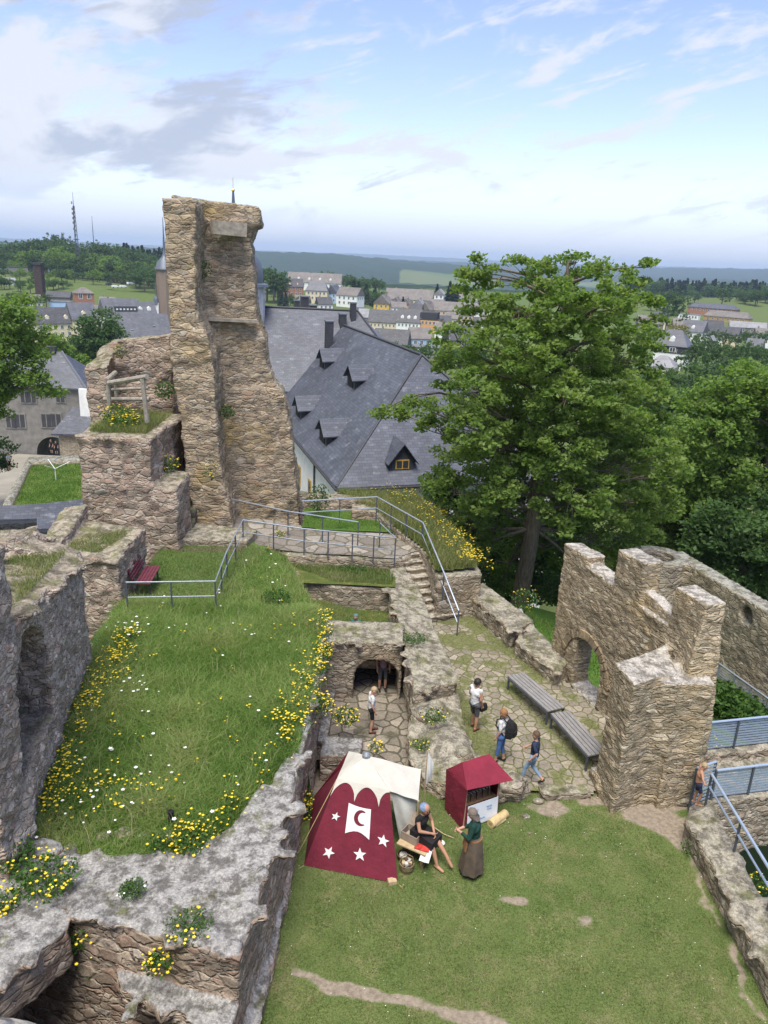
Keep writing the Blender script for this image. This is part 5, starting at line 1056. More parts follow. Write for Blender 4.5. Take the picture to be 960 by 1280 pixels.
# ------------------------------------------------------------------ vegetation
def unit(v): return v/np.maximum(np.linalg.norm(v, axis=-1, keepdims=True), 1e-9)
def leaf_mesh(name, P, size, mat, tint, upb=.5, aspect=.62, rnd=1.0):
    """folded diamond leaves at points P"""
    n = len(P); N = unit(rng.normal(0, rnd, (n, 3))+np.array([0, 0, upb])); T = unit(np.cross(N, rng.normal(0, 1, (n, 3)))); B = np.cross(N, T)
    s = (np.asarray(size)*rng.uniform(.65, 1.3, n))[:, None]
    a = P-T*s*.5; c = P+T*s*.5; m_ = -N*s*.10
    b = P+B*s*aspect*.5+m_; d = P-B*s*aspect*.5+m_
    V = np.stack([a, b, c, d], 1).reshape(-1, 3)
    i = np.arange(n)*4; F = np.stack([np.stack([i, i+1, i+2], 1), np.stack([i, i+2, i+3], 1)], 1).reshape(-1, 3)
    return mesh_np(name, V, F, [mat], attrs={'tint': np.repeat(np.clip(tint, 0, 1), 4)})
def limb(mb, p0, p1, r0_, r1_, sag=.0, n=6, k=7):
    p0, p1 = Vector(p0), Vector(p1); L = (p1-p0).length; o = Vector(tuple(rng.normal(0, .07*L, 3)))
    pts = [p0.lerp(p1, i/k)+o*sin(pi*i/k)+Vector((0, 0, sag*L*sin(pi*i/k))) for i in range(k+1)]
    mb.tube(pts, [r0_+(r1_-r0_)*i/k for i in range(k+1)], n)
    return pts
def clumps_in(lobes, per_m2):
    cs = []
    for c, r in lobes:
        r = np.asarray(r) if hasattr(r, '__len__') else np.array([r, r, r*.8]); n = max(3, int(per_m2*r[0]*r[2]))
        d = unit(rng.normal(0, 1, (n, 3))); q = np.asarray(c)+d*r*(rng.uniform(.25, 1, (n, 1))**.45); cs.append(q)
    return np.concatenate(cs)
def big_tree(name, label, base, lobes, fork, mat, per_m2, per_clump, leaf, clump_r, trunk_r, group=None, cat='tree', twigs=True, lean=None):
    base = np.asarray(base, float); t_ = thing(name, label, cat, base, 0, group)
    lob = [(np.asarray(c)-base, r) for c, r in lobes]; cl = clumps_in(lob, per_m2)
    fork = np.asarray(fork)-base; w = MB()
    top = max((c for c, r in lob), key=lambda c: c[2])
    tr = limb(w, (0, 0, -.6), fork, trunk_r*1.15, trunk_r*.72, k=9, n=10)
    ld = limb(w, fork, (fork[0]*.5+top[0]*.5, fork[1]*.5+top[1]*.5, top[2]), trunk_r*.72, trunk_r*.15, k=8)
    nodes = tr[4:]+ld
    for c, r in lob:
        rr_ = r[0] if hasattr(r, '__len__') else r
        st_ = min(nodes, key=lambda q: (Vector(tuple(c))-q).length+max(0, q.z-c[2]+.2*(Vector(tuple(c)).xy-q.xy).length)*2)
        pts = limb(w, st_, c, trunk_r*.26, trunk_r*.05, sag=.0)
        near = cl[np.linalg.norm(cl-c, axis=1) < rr_*1.1]
        if twigs:
            for q in near[::3][:14]: limb(w, pts[rng.integers(3, 8)], q, trunk_r*.075, trunk_r*.02, k=3, n=4)
    w.build('trunk', bark, t_, smooth=True)
    k = per_clump; rr = unit(rng.normal(0, 1, (len(cl), k, 3)))*rng.uniform(0, 1, (len(cl), k, 1))**.5*np.array([clump_r, clump_r, clump_r*.5])
    P = (cl[:, None]+rr).reshape(-1, 3); ti = (rng.uniform(0, 1, (len(cl), 1))*.55+rng.uniform(0, .45, (len(cl), k))).ravel()
    link('crown', leaf_mesh('crown', P, np.full(len(P), leaf), mat, ti, 1.25), t_)
    return t_
def lob(u, v, rpx, Y, dy=0.0, sq=.85):
    p = py(u, v, Y+dy); s = np.dot(p-EYE, fw)/F_; r = rpx*s; return (p, np.array([r, r, r*sq]))
mb_ = pz(650, 740, -2.0); L = []
for u, v, r in ((592, 330, 24), (585, 352, 26), (612, 342, 22), (652, 336, 26), (690, 330, 24), (722, 328, 26), (752, 340, 26), (788, 350, 26), (812, 334, 15), (605, 385, 36), (650, 385, 40), (700, 380, 44), (750, 385, 44), (796, 390, 36), (818, 372, 16),
                (572, 425, 32), (618, 440, 42), (668, 435, 50), (724, 440, 50), (778, 445, 46), (815, 425, 22), (560, 468, 30), (524, 508, 22), (494, 516, 22), (478, 514, 12), (548, 512, 26), (536, 538, 18), (600, 490, 44), (650, 495, 55), (710, 500, 55), (768, 505, 52), (812, 490, 34),
                (828, 528, 30), (592, 545, 44), (568, 575, 32), (640, 555, 55), (700, 562, 58), (760, 565, 55), (812, 570, 42), (846, 585, 24), (568, 618, 34), (608, 612, 46), (660, 618, 55), (720, 625, 58), (780, 625, 52), (826, 630, 32), (596, 660, 38), (640, 672, 34), (700, 678, 52), (752, 682, 48), (802, 674, 36), (620, 700, 26), (725, 716, 28), (546, 600, 22), (560, 648, 26), (582, 690, 26), (604, 728, 20), (630, 735, 18)):
    if abs(u-664) < 46 and v > 585: L.append(lob(u, v, r*.85, 34, rng.uniform(2.0, 3.2))); continue
    L.append(lob(u, v, r*.86, 34, rng.uniform(-1.8, 1.8)))
    if r > 38: L.append(lob(u+rng.uniform(-12, 12), v, r*.9, 34, rng.choice([-3.2, 3.2])+rng.uniform(-.6, .6)))
big_tree('maple_tree', 'tall spreading green maple behind the low wall, its trunk bare at the foot', mb_, L, py(672, 560, 34.2), L_main, 17, 58, .20, .44, .36)
# broad trees at the right behind the curtain wall
def cluster(name, label, base_uvz, lobes, Y, mat, fork, per=14, pc=62, leaf=.27, cr=.75, tr_=.3, group=None):
    b = py(base_uvz[0], base_uvz[1], Y); b[2] = base_uvz[2]
    return big_tree(name, label, b, [lob(u, v, r, Y, rng.uniform(-1.8, 1.8)) for u, v, r in lobes], py(*fork, Y), mat, per, pc, leaf, cr, tr_, group)
cluster('broadleaf_tree', 'light green spreading tree at the right edge beyond the curtain wall', (945, 720, -5), [(905, 500, 36), (940, 478, 34), (972, 500, 44), (885, 540, 44), (935, 535, 50), (975, 560, 50), (900, 585, 46), (950, 600, 48), (868, 500, 22), (880, 620, 34), (1000, 620, 50)], 43, L_left, (955, 600))
cluster('broadleaf_tree', 'mid green tree filling the gap right of the tall maple', (850, 700, -5), [(838, 560, 34), (868, 580, 40), (850, 625, 44), (885, 650, 40), (815, 660, 34), (842, 690, 36), (880, 690, 34)], 47, L_main, (850, 620))
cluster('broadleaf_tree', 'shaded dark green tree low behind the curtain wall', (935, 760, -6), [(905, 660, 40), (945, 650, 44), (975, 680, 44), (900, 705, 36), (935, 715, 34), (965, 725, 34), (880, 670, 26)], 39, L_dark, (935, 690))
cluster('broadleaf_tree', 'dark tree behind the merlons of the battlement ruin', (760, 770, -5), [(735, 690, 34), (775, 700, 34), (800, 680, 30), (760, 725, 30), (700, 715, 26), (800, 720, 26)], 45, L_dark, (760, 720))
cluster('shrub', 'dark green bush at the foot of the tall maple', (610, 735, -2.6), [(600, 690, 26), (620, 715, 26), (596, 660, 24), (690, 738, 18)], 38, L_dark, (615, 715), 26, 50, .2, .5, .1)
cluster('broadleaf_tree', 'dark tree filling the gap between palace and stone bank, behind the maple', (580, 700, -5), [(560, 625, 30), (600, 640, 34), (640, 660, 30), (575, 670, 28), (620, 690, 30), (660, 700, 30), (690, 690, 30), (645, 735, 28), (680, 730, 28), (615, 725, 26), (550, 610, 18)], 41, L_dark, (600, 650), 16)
# left foreground trees in front of the gatehouse
cluster('broadleaf_tree', 'light green tree with a bent limb in front of the gatehouse', (-20, 600, -9), [(12, 398, 30), (-30, 420, 46), (42, 420, 22), (5, 440, 32), (48, 448, 16), (-30, 480, 40), (12, 476, 22), (55, 482, 13), (38, 470, 16), (-5, 505, 20), (66, 488, 10), (26, 384, 18)], 66, L_left, (-10, 500), 9, 60, .36, 1.0, .35)
cluster('broadleaf_tree', 'low tree at the left picture edge beside the courtyard', (-12, 600, -9.5), [(2, 560, 14), (-15, 575, 22), (5, 582, 9)], 72, L_mid, (-12, 575), 12, 50, .3, .8, .15)
cluster('broadleaf_tree', 'round dark green tree between the cream row house and the keep block', (126, 480, -18), [(124, 405, 22), (108, 425, 20), (142, 425, 22), (125, 440, 26), (105, 450, 18), (150, 448, 16)], 190, L_dark, (126, 440), 2.2, 50, .8, 2.2, .45)
cluster('broadleaf_tree', 'bright green tree crown just behind the gatehouse roof', (98, 510, -14), [(90, 452, 16), (104, 462, 18), (82, 440, 14), (108, 478, 14), (66, 425, 14)], 120, L_left, (98, 475), 4, 50, .5, 1.4, .3)

# shared crowns for the town and the hill woods
def unit_tree(mat, seed, n=1500, conifer=False, leaf=.055):
    if conifer:
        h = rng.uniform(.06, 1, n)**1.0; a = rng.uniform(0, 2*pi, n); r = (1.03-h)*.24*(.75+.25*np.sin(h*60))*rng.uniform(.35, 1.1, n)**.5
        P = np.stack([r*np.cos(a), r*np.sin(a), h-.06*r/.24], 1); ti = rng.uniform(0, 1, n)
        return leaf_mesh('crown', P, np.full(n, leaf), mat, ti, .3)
    lb = [((rng.normal(0, .15), rng.normal(0, .15), rng.uniform(.38, .80)), rng.uniform(.13, .22)) for _ in range(13)]+[((0, 0, .6), .3)]
    cl = clumps_in(lb, 950); cl = cl[rng.permutation(len(cl))[:n//12]]
    P = (cl[:, None]+unit(rng.normal(0, 1, (len(cl), 12, 3)))*rng.uniform(0, .06, (len(cl), 12, 1))).reshape(-1, 3)
    ti = (rng.uniform(0, .55, (len(cl), 1))+rng.uniform(0, .45, (len(cl), 12))).ravel()
    return leaf_mesh('crown', P, np.full(len(P), leaf), mat, ti, .7)
trk = MB().tube([(0, 0, -.15), (0, 0, .3), (.02, 0, .6)], [.035, .026, .012], 6)
trunk_me = None
CR = {'mid': [unit_tree(L_mid, k) for k in range(3)], 'dark': [unit_tree(L_dark, k) for k in range(2)], 'fir': [unit_tree(L_fir, k, 1500, True) for k in range(2)], 'light': [unit_tree(L_left, 9)], 'yellow': [unit_tree(L_yel, 3)]}
def small_tree(kind, u, vtop, D, label, group=None, wfac=1.0, hmin=5., z=None, hmax=26.):
    global trunk_me
    p = py(u, vtop, D); g_ = float(ground_h(np.array([p[0]]), np.array([p[1]]))[0]) if z is None else z; h = min(max(p[2]-g_, hmin), hmax)
    r = thing({'fir': 'conifer_tree'}.get(kind, 'broadleaf_tree'), label, 'tree', (p[0], p[1], p[2]-h), rng.uniform(0, 6.28), group)
    me = CR[kind][rng.integers(len(CR[kind]))]; c = link('crown', me, r); w = wfac*rng.uniform(.85, 1.2)
    c.scale = (h*w, h*w, h) if kind != 'fir' else (h*w*1.45, h*w*1.45, h)
    if trunk_me is None: o = trk.build('trunk', bark, r); trunk_me = o.data
    else: o = link('trunk', trunk_me, r)
    o.scale = (h, h, h); return r
def many(n, ua, ub, vfun, Da, Db, kinds, label, group, wf=1.0, **k):
    for i in range(n):
        u = ua+(ub-ua)*(i+rng.uniform(.1, .9))/n; kd = kinds[rng.integers(len(kinds))]
        small_tree(kd, u, vfun(u)+rng.uniform(-3, 3), rng.uniform(Da, Db), label, group, wf if kd != 'fir' else 1.0, **k)
sky_l = lambda u: np.interp(u, [-10, 0, 20, 50, 70, 85, 100, 125, 150, 200], [303, 300, 298, 294, 289, 296, 305, 297, 304, 316])
many(40, -12, 200, lambda u: sky_l(u)+2, 640, 700, ['mid', 'mid', 'dark'], 'tree on the crest of the wooded hill around the radio mast', 'trees on the crest of the mast hill', 1.15)
many(36, -12, 205, lambda u: sky_l(u)+15, 580, 640, ['mid', 'dark', 'mid', 'light'], 'tree on the upper slope below the radio mast', 'trees on the upper slope of the mast hill', 1.2)
many(34, -12, 205, lambda u: 335+.02*u, 530, 575, ['mid', 'mid', 'light', 'dark'], 'smaller tree on the garden slope above the left town row', 'trees on the garden slope', 1.2, hmax=13.)
many(30, -12, 205, lambda u: 322+.02*u, 570, 610, ['mid', 'dark', 'mid', 'light'], 'tree halfway up the slope below the radio mast', 'trees halfway up the mast hill', 1.25, hmax=15.)
many(14, -12, 90, lambda u: 345+.05*u, 480, 520, ['mid', 'light', 'dark'], 'bush in the allotment gardens left of the grassy bank', 'allotment bushes', 1.4, hmax=7.)
many(9, -8, 84, lambda u: 350, 470, 510, ['mid', 'light', 'dark'], 'bushy tree among the garden huts left of the brick turret house', 'trees among the garden huts', 1.1, hmax=13.)
many(14, 152, 206, lambda u: 306+.12*(u-150), 720, 800, ['fir'], 'dark conifer on the ridge right of the mast hill', 'conifers right of the mast hill')
many(8, 165, 206, lambda u: 332, 500, 560, ['mid', 'dark'], 'dense tree left of the church behind the parked vehicles', 'trees left of the church', 1.25)
many(5, 2, 60, lambda u: 366, 400, 430, ['mid', 'light'], 'low tree behind the cream row house', 'trees behind the cream row house', 1.2, hmax=10.)
small_tree('light', 115, 334, 515, 'single round light green tree on the grassy bank above the brick turret house', None, 1.3)
many(8, 328, 352, lambda u: 330+.4*(u-328), 500, 600, ['mid', 'dark', 'mid'], 'tall tree right of the tower stump, beside the palace ridge', 'trees right of the tower stump', 1.1)
many(14, 395, 478, lambda u: 338+.12*(u-395), 640, 720, ['mid', 'dark'], 'tree behind the long white apartment block', 'trees behind the white block', 1.2)
many(10, 440, 480, lambda u: 350+.4*(u-440), 530, 600, ['mid', 'dark', 'fir'], 'dark tree between the white gabled house and the yellow house', 'trees left of the yellow house', 1.1)
many(5, 346, 372, lambda u: 362+.2*(u-346), 460, 500, ['fir', 'mid'], 'tree in the garden below the red-brown house', 'garden trees below the red-brown house', hmax=14.)
many(10, 478, 600, lambda u: 361+.06*(u-478), 590, 640, ['mid', 'fir', 'dark'], 'dark tree along the upper edge of the town', 'trees along the upper town edge', 1.1, hmax=12.)
small_tree('fir', 563, 352, 520, 'big dark spruce standing above the long brown-grey roof', None, 1.0); small_tree('fir', 570, 356, 525, 'second dark spruce, close to the right of the big one', None, 1.1)
small_tree('fir', 504, 371, 505, 'slim dark conifer in front of the red-orange gable'); small_tree('fir', 547, 355, 600, 'pointed conifer behind the narrow white house')
many(5, 600, 660, lambda u: 395, 380, 430, ['mid', 'dark'], 'town tree hidden behind the maple leaves', 'town trees behind the maple', 1.1)
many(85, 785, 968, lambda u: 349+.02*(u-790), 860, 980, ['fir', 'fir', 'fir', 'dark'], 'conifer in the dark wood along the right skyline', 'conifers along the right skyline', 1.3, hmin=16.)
many(12, 925, 965, lambda u: 362, 640, 760, ['mid', 'dark'], 'round tree behind the school at the wood edge', 'trees behind the school', 1.2, hmin=14.)
many(5, 800, 852, lambda u: 362, 600, 680, ['mid', 'dark'], 'mid green tree on the field edge left of the school', 'trees left of the school', 1.2, hmin=14.)
small_tree('mid', 906, 358, 650, 'big round tree directly behind the school roof', None, 1.1, 16.); small_tree('dark', 871, 361, 670, 'single dark tree on the bright field left of the school', None, .9, 14.)
small_tree('mid', 840, 363, 430, 'wide grey-green tree above the garages', None, 1.15); small_tree('yellow', 847, 400, 330, 'small yellow-green tree beside the villa roof', None, 1.0)
many(10, 800, 965, lambda u: 408+.03*(u-800), 330, 400, ['mid', 'dark', 'mid'], 'mid green tree between the houses left of and below the school', 'trees between the right-hand houses', 1.1, hmax=13.)
many(10, 860, 970, lambda u: 420+.05*(u-860), 230, 290, ['dark', 'mid', 'dark'], 'dark tree in the group below the grey roofed houses on the right', 'dark trees below the grey roofed houses', 1.05)
many(9, 800, 968, lambda u: 448+.02*(u-800), 130, 190, ['dark', 'mid', 'mid'], 'tree in the valley wood right of the villa annex', 'valley trees right of the annex', 1.1)
small_tree('dark', 882, 436, 185, 'broad dark tree right of the white villa', None, 1.15); small_tree('mid', 924, 436, 180, 'broad mid green tree between the dark tree and the right edge', None, 1.15)
many(8, 812, 880, lambda u: 470, 90, 125, ['mid', 'dark'], 'tree on the slope directly behind the tall maple', 'trees on the slope behind the maple', 1.05)
many(9, 40, 205, lambda u: 418+.05*u, 200, 260, ['mid', 'dark'], 'tree in front of the left town row', 'trees in front of the left town row', 1.1, hmax=9.)
many(7, 470, 610, lambda u: 425, 190, 260, ['dark', 'mid'], 'tree behind the palace roof', 'trees behind the palace roof', 1.1, hmax=10.)

# grass -------------------------------------------------------------------------------------------
def blades(name, P, h, w, lean, mat, tint, seg=1):
    n = len(P); a = rng.uniform(0, 2*pi, n); la = rng.uniform(0, 2*pi, n); d = np.stack([np.cos(a), np.sin(a), 0*a], 1)*(w*.5)[:, None]
    tip = P+np.stack([np.cos(la)*lean*h, np.sin(la)*lean*h, h], 1)
    mid = P+np.stack([np.cos(la)*lean*h*.3, np.sin(la)*lean*h*.3, h*.6], 1)
    V = np.stack([P-d, P+d, mid+d*.7, mid-d*.7, tip], 1).reshape(-1, 3); i = np.arange(n)*5
    F = np.stack([np.stack([i, i+1, i+2], 1), np.stack([i, i+2, i+3], 1), np.stack([i+3, i+2, i+4], 1)], 1).reshape(-1, 3)
    o = link(name, mesh_np(name, V, F, [mat], attrs={'tint': np.repeat(np.clip(tint, 0, 1), 5)})); return o
def scatter(poly, n, hf=None):
    p = np.array([q[:2] for q in poly], float); lo, hi = p.min(0), p.max(0)
    q = rng.uniform(lo, hi, (int(n*2.2)+50, 2)); q = q[inside(poly, q[:, 0], q[:, 1])][:n]
    return np.column_stack([q, hf(q[:, 0], q[:, 1]) if hf else np.zeros(len(q))])
def stuff(o, label, cat='grass'): return tag(o, label, cat, None, 'stuff')
MEAD = [(-1.72, 21.6), (-1.75, 14.2), (-2.5, 12.7), (-3.2, 11.5), (-4.8, 11.3), (-6.4, 11.5), (-6.7, 12.5), (-7.7, 18.2), (-8.1, 22.3), (-5.4, 22.8), (-4.5, 27.4), (-3.6, 26.8)]
P = scatter(MEAD, 90000, terr_h); patch = fbm(P*[1, 1, 0], .7, 3, 31); edge = np.minimum(1, np.minimum((P[:, 1]-11)/2.0, (22.6-P[:, 1])/1.2+.4))
hh = (.17+.16*np.clip(patch+.4, 0, 1)+rng.uniform(-.04, .10, len(P)))*np.clip(edge, .35, 1)
dk_ = P[:, 0] < 99
stuff(blades('long_grass', P, hh, np.full(len(P), .017), rng.uniform(.5, 1.7, len(P)), B_grass, np.clip(.42+.45*patch+.25*fbm(P*[1, 1, 0], 3.0, 2, 77)+rng.normal(0, .2, len(P)), 0, 1)), 'long green meadow grass on the terrace')
P = scatter(MEAD, 5200, terr_h); pk_ = fbm(P*[1, 1, 0], .8, 3, 55); P = P[pk_+rng.normal(0, .25, len(P)) > -.1]
stuff(blades('seed_stalks', P, rng.uniform(.22, .5, len(P)), np.full(len(P), .012), rng.uniform(.3, .9, len(P)), blade_mat('seed_stalk', [(.30, .30, .13), (.42, .38, .22), (.24, .28, .10)], .4), rng.uniform(0, 1, len(P))), 'pale seed stalks standing above the meadow grass')
UPM = [(-7.4, 19.5), (-8.4, 22.0), (-8.4, 27.0), (-5.5, 28.0), (-3.9, 27.3), (-5.2, 22.0)]
P = scatter(UPM, 26000, terr_h); patch = fbm(P*[1, 1, 0], .9, 3, 33)
stuff(blades('bench_grass', P, rng.uniform(.03, .09, len(P)), np.full(len(P), .014), rng.uniform(.3, 1, len(P)), B_lawn, .4+.4*patch+rng.normal(0, .22, len(P))), 'short grass around the red bench')
P = scatter(LAWN, 190000, lawn_h); dd = lawn_dirt(P[:, 0], P[:, 1]); patch = fbm(P*[1, 1, 0], .45, 4, 35); P = P[dd+rng.normal(0, .08, len(dd))+.15*patch < .36]; patch = fbm(P*[1, 1, 0], .45, 4, 35); fp_ = fbm(P*[1, 1, 0], 2.2, 3, 36)
stuff(blades('lawn_grass', P, rng.uniform(.018, .055, len(P))*np.clip(1+.5*patch-.6*fp_, .4, 2), np.full(len(P), .0105), rng.uniform(.4, 1.5, len(P)), B_lawn, .40+.6*patch+.42*fp_+rng.normal(0, .17, len(P))), 'short trodden lawn grass with dry patches')
P = scatter(WALK, 26000, walk_h); g_ = walk_grass(P[:, 0], P[:, 1]); P = P[(g_ > rng.uniform(0, 1.2, len(g_)))]
stuff(blades('path_grass', P, rng.uniform(.02, .07, len(P)), np.full(len(P), .013), rng.uniform(.3, 1.2, len(P)), B_lawn, .5+rng.normal(0, .25, len(P))), 'grass growing between the walkway flagstones')
def tuft(poly, n, z, hmin, hmax, mat, nm, lab, tm=.45, w=.014):
    P = scatter(poly, n); P[:, 2] = z if not callable(z) else z(P[:, 0], P[:, 1])
    return stuff(blades(nm, P, rng.uniform(hmin, hmax, len(P)), np.full(len(P), w), rng.uniform(.2, 1, len(P)), mat, tm+.4*fbm(P*[1, 1, 0], 1.2, 2, 40)+rng.normal(0, .22, len(P))), lab)
tuft([(-3.4, 30.7), (1.0, 30.5), (1.8, 29.8), (.6, 32.9), (-3.6, 33.2)], 9000, 1.97, .03, .09, B_grass, 'upper_grass', 'green grass of the small upper lawn', .35)
tuft([(-3.6, 27.7), (-1.7, 26.2), (.45, 26.2), (.45, 27.6)], 6000, 1.44, .05, .2, B_lawn, 'ledge_weeds', 'weeds on the narrow ledge below the flagged path', .4)
tuft([(-2.6, 22.6), (.65, 22.6), (.45, 26.0), (-3.0, 26.0)], 7000, lambda x, y: .42+.3*sm(-x, .6, 2.2), .04, .12, B_lawn, 'pit_grass', 'patchy grass on the floor of the upper pit', .5)
BK = [(bx_+(p[0]-bx_)*.94, by_+(p[1]-by_)*.95) for p in BANK]
bz = lambda x, y: 2.2+.1*sm(y, 30, 34)-.1*(1-sm(y, 27, 28.5))
tuft(BK, 16000, bz, .12, .5, B_dry, 'bank_grass', 'dry tall grass and herbs on the stone bank', .45, .018)
tuft([(-1.62, 21.8), (-1.9, 21.8), (-4.1, 27.2), (-3.7, 27.2)], 5000, 1.9, .05, .25, B_dry, 'edge_grass', 'dry grass along the crumbling meadow edge')
tuft([(-8.9, 22.4), (-8.5, 24.6), (-10.2, 24.7), (-10.0, 22.6)], 5000, 3.75, .03, .12, B_dry, 'wall_top_grass', 'dry moss and grass on the low block behind the bench')
tuft([(xl+.3, 27.5), (xr-.3, 27.4), (xr-.2, 30.8), (xl+.2, 31.2)], 9000, (bt1+bt2)/2+.05, .08, .35, B_dry, 'block_top_grass', 'dry grass on top of the keep block')
tuft([p_[:2] for p_ in cl], 26000, -5.25, .05, .16, B_grass, 'dryer_grass', 'mown grass of the small lawn with the clothes dryer', .3, .05)
tuft([(7.7, 19.3), (19, 20.5), (19, 29), (11, 32), (6.8, 32), (6.0, 25)], 24000, lambda x, y: -2.75+.5*sm(-x, -9, -6), .05, .2, B_grass, 'garden_grass', 'grass of the garden behind the battlement ruin', .3, .03)
a_, b_ = np.array(A_L), np.array(B_L)
tuft([a_+nL*.3, a_+nL*1.4, b_+nL*1.4+dL*1.5, b_+nL*.3+dL*1.5], 5000, lambda x, y: 5.6+(18.1-y)*.14, .04, .16, B_dry, 'ruin_top_grass', 'dry grass on top of the ruined window wall')

# flowers -----------------------------------------------------------------------------------------
def heads(P, r, n=5):
    """little cupped flower heads: n petals round each point"""
    k = len(P); a = rng.uniform(0, 2*pi, (k, 1))+np.arange(n)*2*pi/n; d = np.stack([np.cos(a), np.sin(a), 0*a+.25], -1)
    s = np.stack([-np.sin(a), np.cos(a), 0*a], -1); r = (r*rng.uniform(.45, 1.5, k))[:, None, None]; c = P[:, None]
    V = np.stack([c+0*d, c+d*r*.6+s*r*.42, c+d*r, c+d*r*.6-s*r*.42], 2).reshape(-1, 3); i = np.arange(k*n)*4
    return V, np.stack([i, i+1, i+2, i+3], 1)
def flower_stuff(name, P, r, mat, label, per=1, spread=.05):
    Q = np.repeat(P, per, 0)+rng.normal(0, 1, (len(P)*per, 3))*[spread, spread, spread*.7]
    V, F = heads(Q, np.full(len(Q), r)); return stuff(link(name, mesh_np(name, V, F, [mat])), label, 'flowers')
def along(pts, n, w, hf, h0, h1):
    pts = np.array(pts, float); sg = rng.integers(0, len(pts)-1, n); t_ = rng.uniform(0, 1, (n, 1)); q = pts[sg]*(1-t_)+pts[sg+1]*t_+rng.normal(0, 1, (n, 2))*w
    return np.column_stack([q, hf(q[:, 0], q[:, 1])+rng.uniform(h0, h1, n)])
PL = lambda pix, z=2.25: [pz(u, v, z)[:2] for u, v in pix]
lft = np.concatenate([along(PL([(165, 800), (135, 850)]), 75, .22, terr_h, .2, .42), along(PL([(135, 850), (100, 905)]), 85, .28, terr_h, .2, .42), along(PL([(100, 905), (65, 985), (50, 1020)]), 95, .25, terr_h, .2, .4), along(PL([(60, 1000), (120, 990), (180, 1000)]), 45, .35, terr_h, .15, .35)])
rgt = np.concatenate([along(PL([(408, 770), (398, 840)]), 60, .13, terr_h, .2, .45), along(PL([(392, 830), (372, 885), (345, 950)]), 105, .22, terr_h, .2, .45), along(PL([(330, 985), (250, 1045), (225, 1060)]), 45, .22, terr_h, .12, .3), scatter(MEAD, 45, lambda x, y: terr_h(x, y)+.25)])
flower_stuff('yellow_wildflowers', np.concatenate([lft, rgt]), .024, P_yel, 'yellow wildflowers along the edges of the meadow', 3, .07)
P = np.concatenate([lft, rgt]); Q = np.repeat(P, 10, 0)+rng.normal(0, .07, (len(P)*10, 3)); Q[:, 2] -= .12
stuff(link('flower_leaves', leaf_mesh('flower_leaves', Q, np.full(len(Q), .07), L_plant, rng.uniform(0, 1, len(Q)))), 'leafy stems of the yellow wildflowers', 'plants')
wh = np.concatenate([along(PL([(150, 795), (172, 800)]), 14, .2, terr_h, .25, .4), along(PL([(165, 860), (172, 875)]), 10, .14, terr_h, .25, .4), scatter(MEAD, 60, lambda x, y: terr_h(x, y)+.27), along(PL([(120, 985), (220, 1000)]), 26, .5, terr_h, .2, .35)])
flower_stuff('white_daisies', wh, .034, P_wht, 'white daisies scattered over the meadow', 1, .02)
bf = np.concatenate([along([pz(u, v, 2.3)[:2] for u, v in ((560, 668), (585, 695), (592, 705))], 60, .34, bz, .25, .6), along([pz(u, v, 2.3)[:2] for u, v in ((470, 620), (520, 635), (560, 668))], 55, .5, bz, .25, .6)])
flower_stuff('bank_flowers', bf, .026, P_yel, 'yellow flowers on the overgrown stone bank', 5, .09)
P = scatter(LAWN, 420, lambda x, y: lawn_h(x, y)+.04); flower_stuff('lawn_clover', P, .008, P_wht, 'tiny white clover flowers in the lawn')
# single plants rooted in walls and steps
def plant(label, pos, r, h, nl=90, nf=0, leaf=.08, mat=None, hang=0.0, name='flowering_plant', cat='plant', fr=.024, group=None, fmat=None):
    t_ = thing(name, label, cat, pos, 0, group); d = unit(rng.normal(0, 1, (nl, 3)))*rng.uniform(.2, 1, (nl, 1))**.5
    P = d*[r, r, h*.5]+[0, 0, h*.5-hang]; P[:, 2] = np.where(hang > 0, P[:, 2]-np.abs(rng.normal(0, hang*.5, nl)), P[:, 2])
    me = leaf_mesh('foliage', P, np.full(nl, leaf), mat or L_plant, rng.uniform(0, 1, nl)); link('foliage', me, t_)
    sb = MB()
    for q in P[::max(1, nl//9)]: sb.tube([(0, 0, -.03), q*[.5, .5, .7], q], [.008, .006, .003], 4)
    sb.build('stem', L_plant, t_)
    if nf:
        d = unit(rng.normal(0, 1, (nf, 3))); Q = d*[r*1.05, r*1.05, h*.5]*rng.uniform(.6, 1.1, (nf, 1))+[0, -.02, h*.62-hang]
        Q[:, 2] = np.where(hang > 0, Q[:, 2]-np.abs(rng.normal(0, hang*.4, nf)), Q[:, 2])
        V, F = heads(Q, np.full(nf, fr)); link('blossoms', mesh_np('blossoms', V, F, [fmat or P_yel]), t_)
    return t_
C_A, C_B = (-5.0, 10.2), (-2.03, 9.45)
plant('yellow flowered plant hanging over the cellar corner', pz(92, 1140, 2.05), .38, .5, 420, 70, .09, None, .55)
plant('yellow flowers hanging from the middle of the cellar wall', pf(200, 1185, C_A, C_B)+np.array([0, -.1, 0]), .25, .3, 130, 45, .08, None, .25)
plant('bushy yellow flowers on the broken cellar wall top', pz(58, 1108, 2.2), .6, .42, 700, 80, .08)
plant('leafy weed on the cellar wall at the left picture edge', pz(14, 1078, 2.3), .45, .4, 500, 20, .08)
plant('yellow flowers at the left end of the cellar wall top', pz(6, 1135, 2.2), .3, .3, 150, 26, .07)
plant('short herb tuft with daisies in a crack of the terrace stone', pz(166, 1115, 2.15), .26, .16, 420, 8, .05, None, 0, fr=.02, fmat=P_wht)
plant('mossy herbs along the terrace stone edge with a few yellow flowers', pz(235, 1160, 2.15), .42, .14, 460, 22, .05)
plant('yellow flowering clump beside the black pipe', pz(240, 1055, 2.2), .4, .25, 420, 40, .07)
plant('dark green clump at the meadow front between bare stones', pz(200, 1060, 2.2), .25, .2, 200, 10, .06)
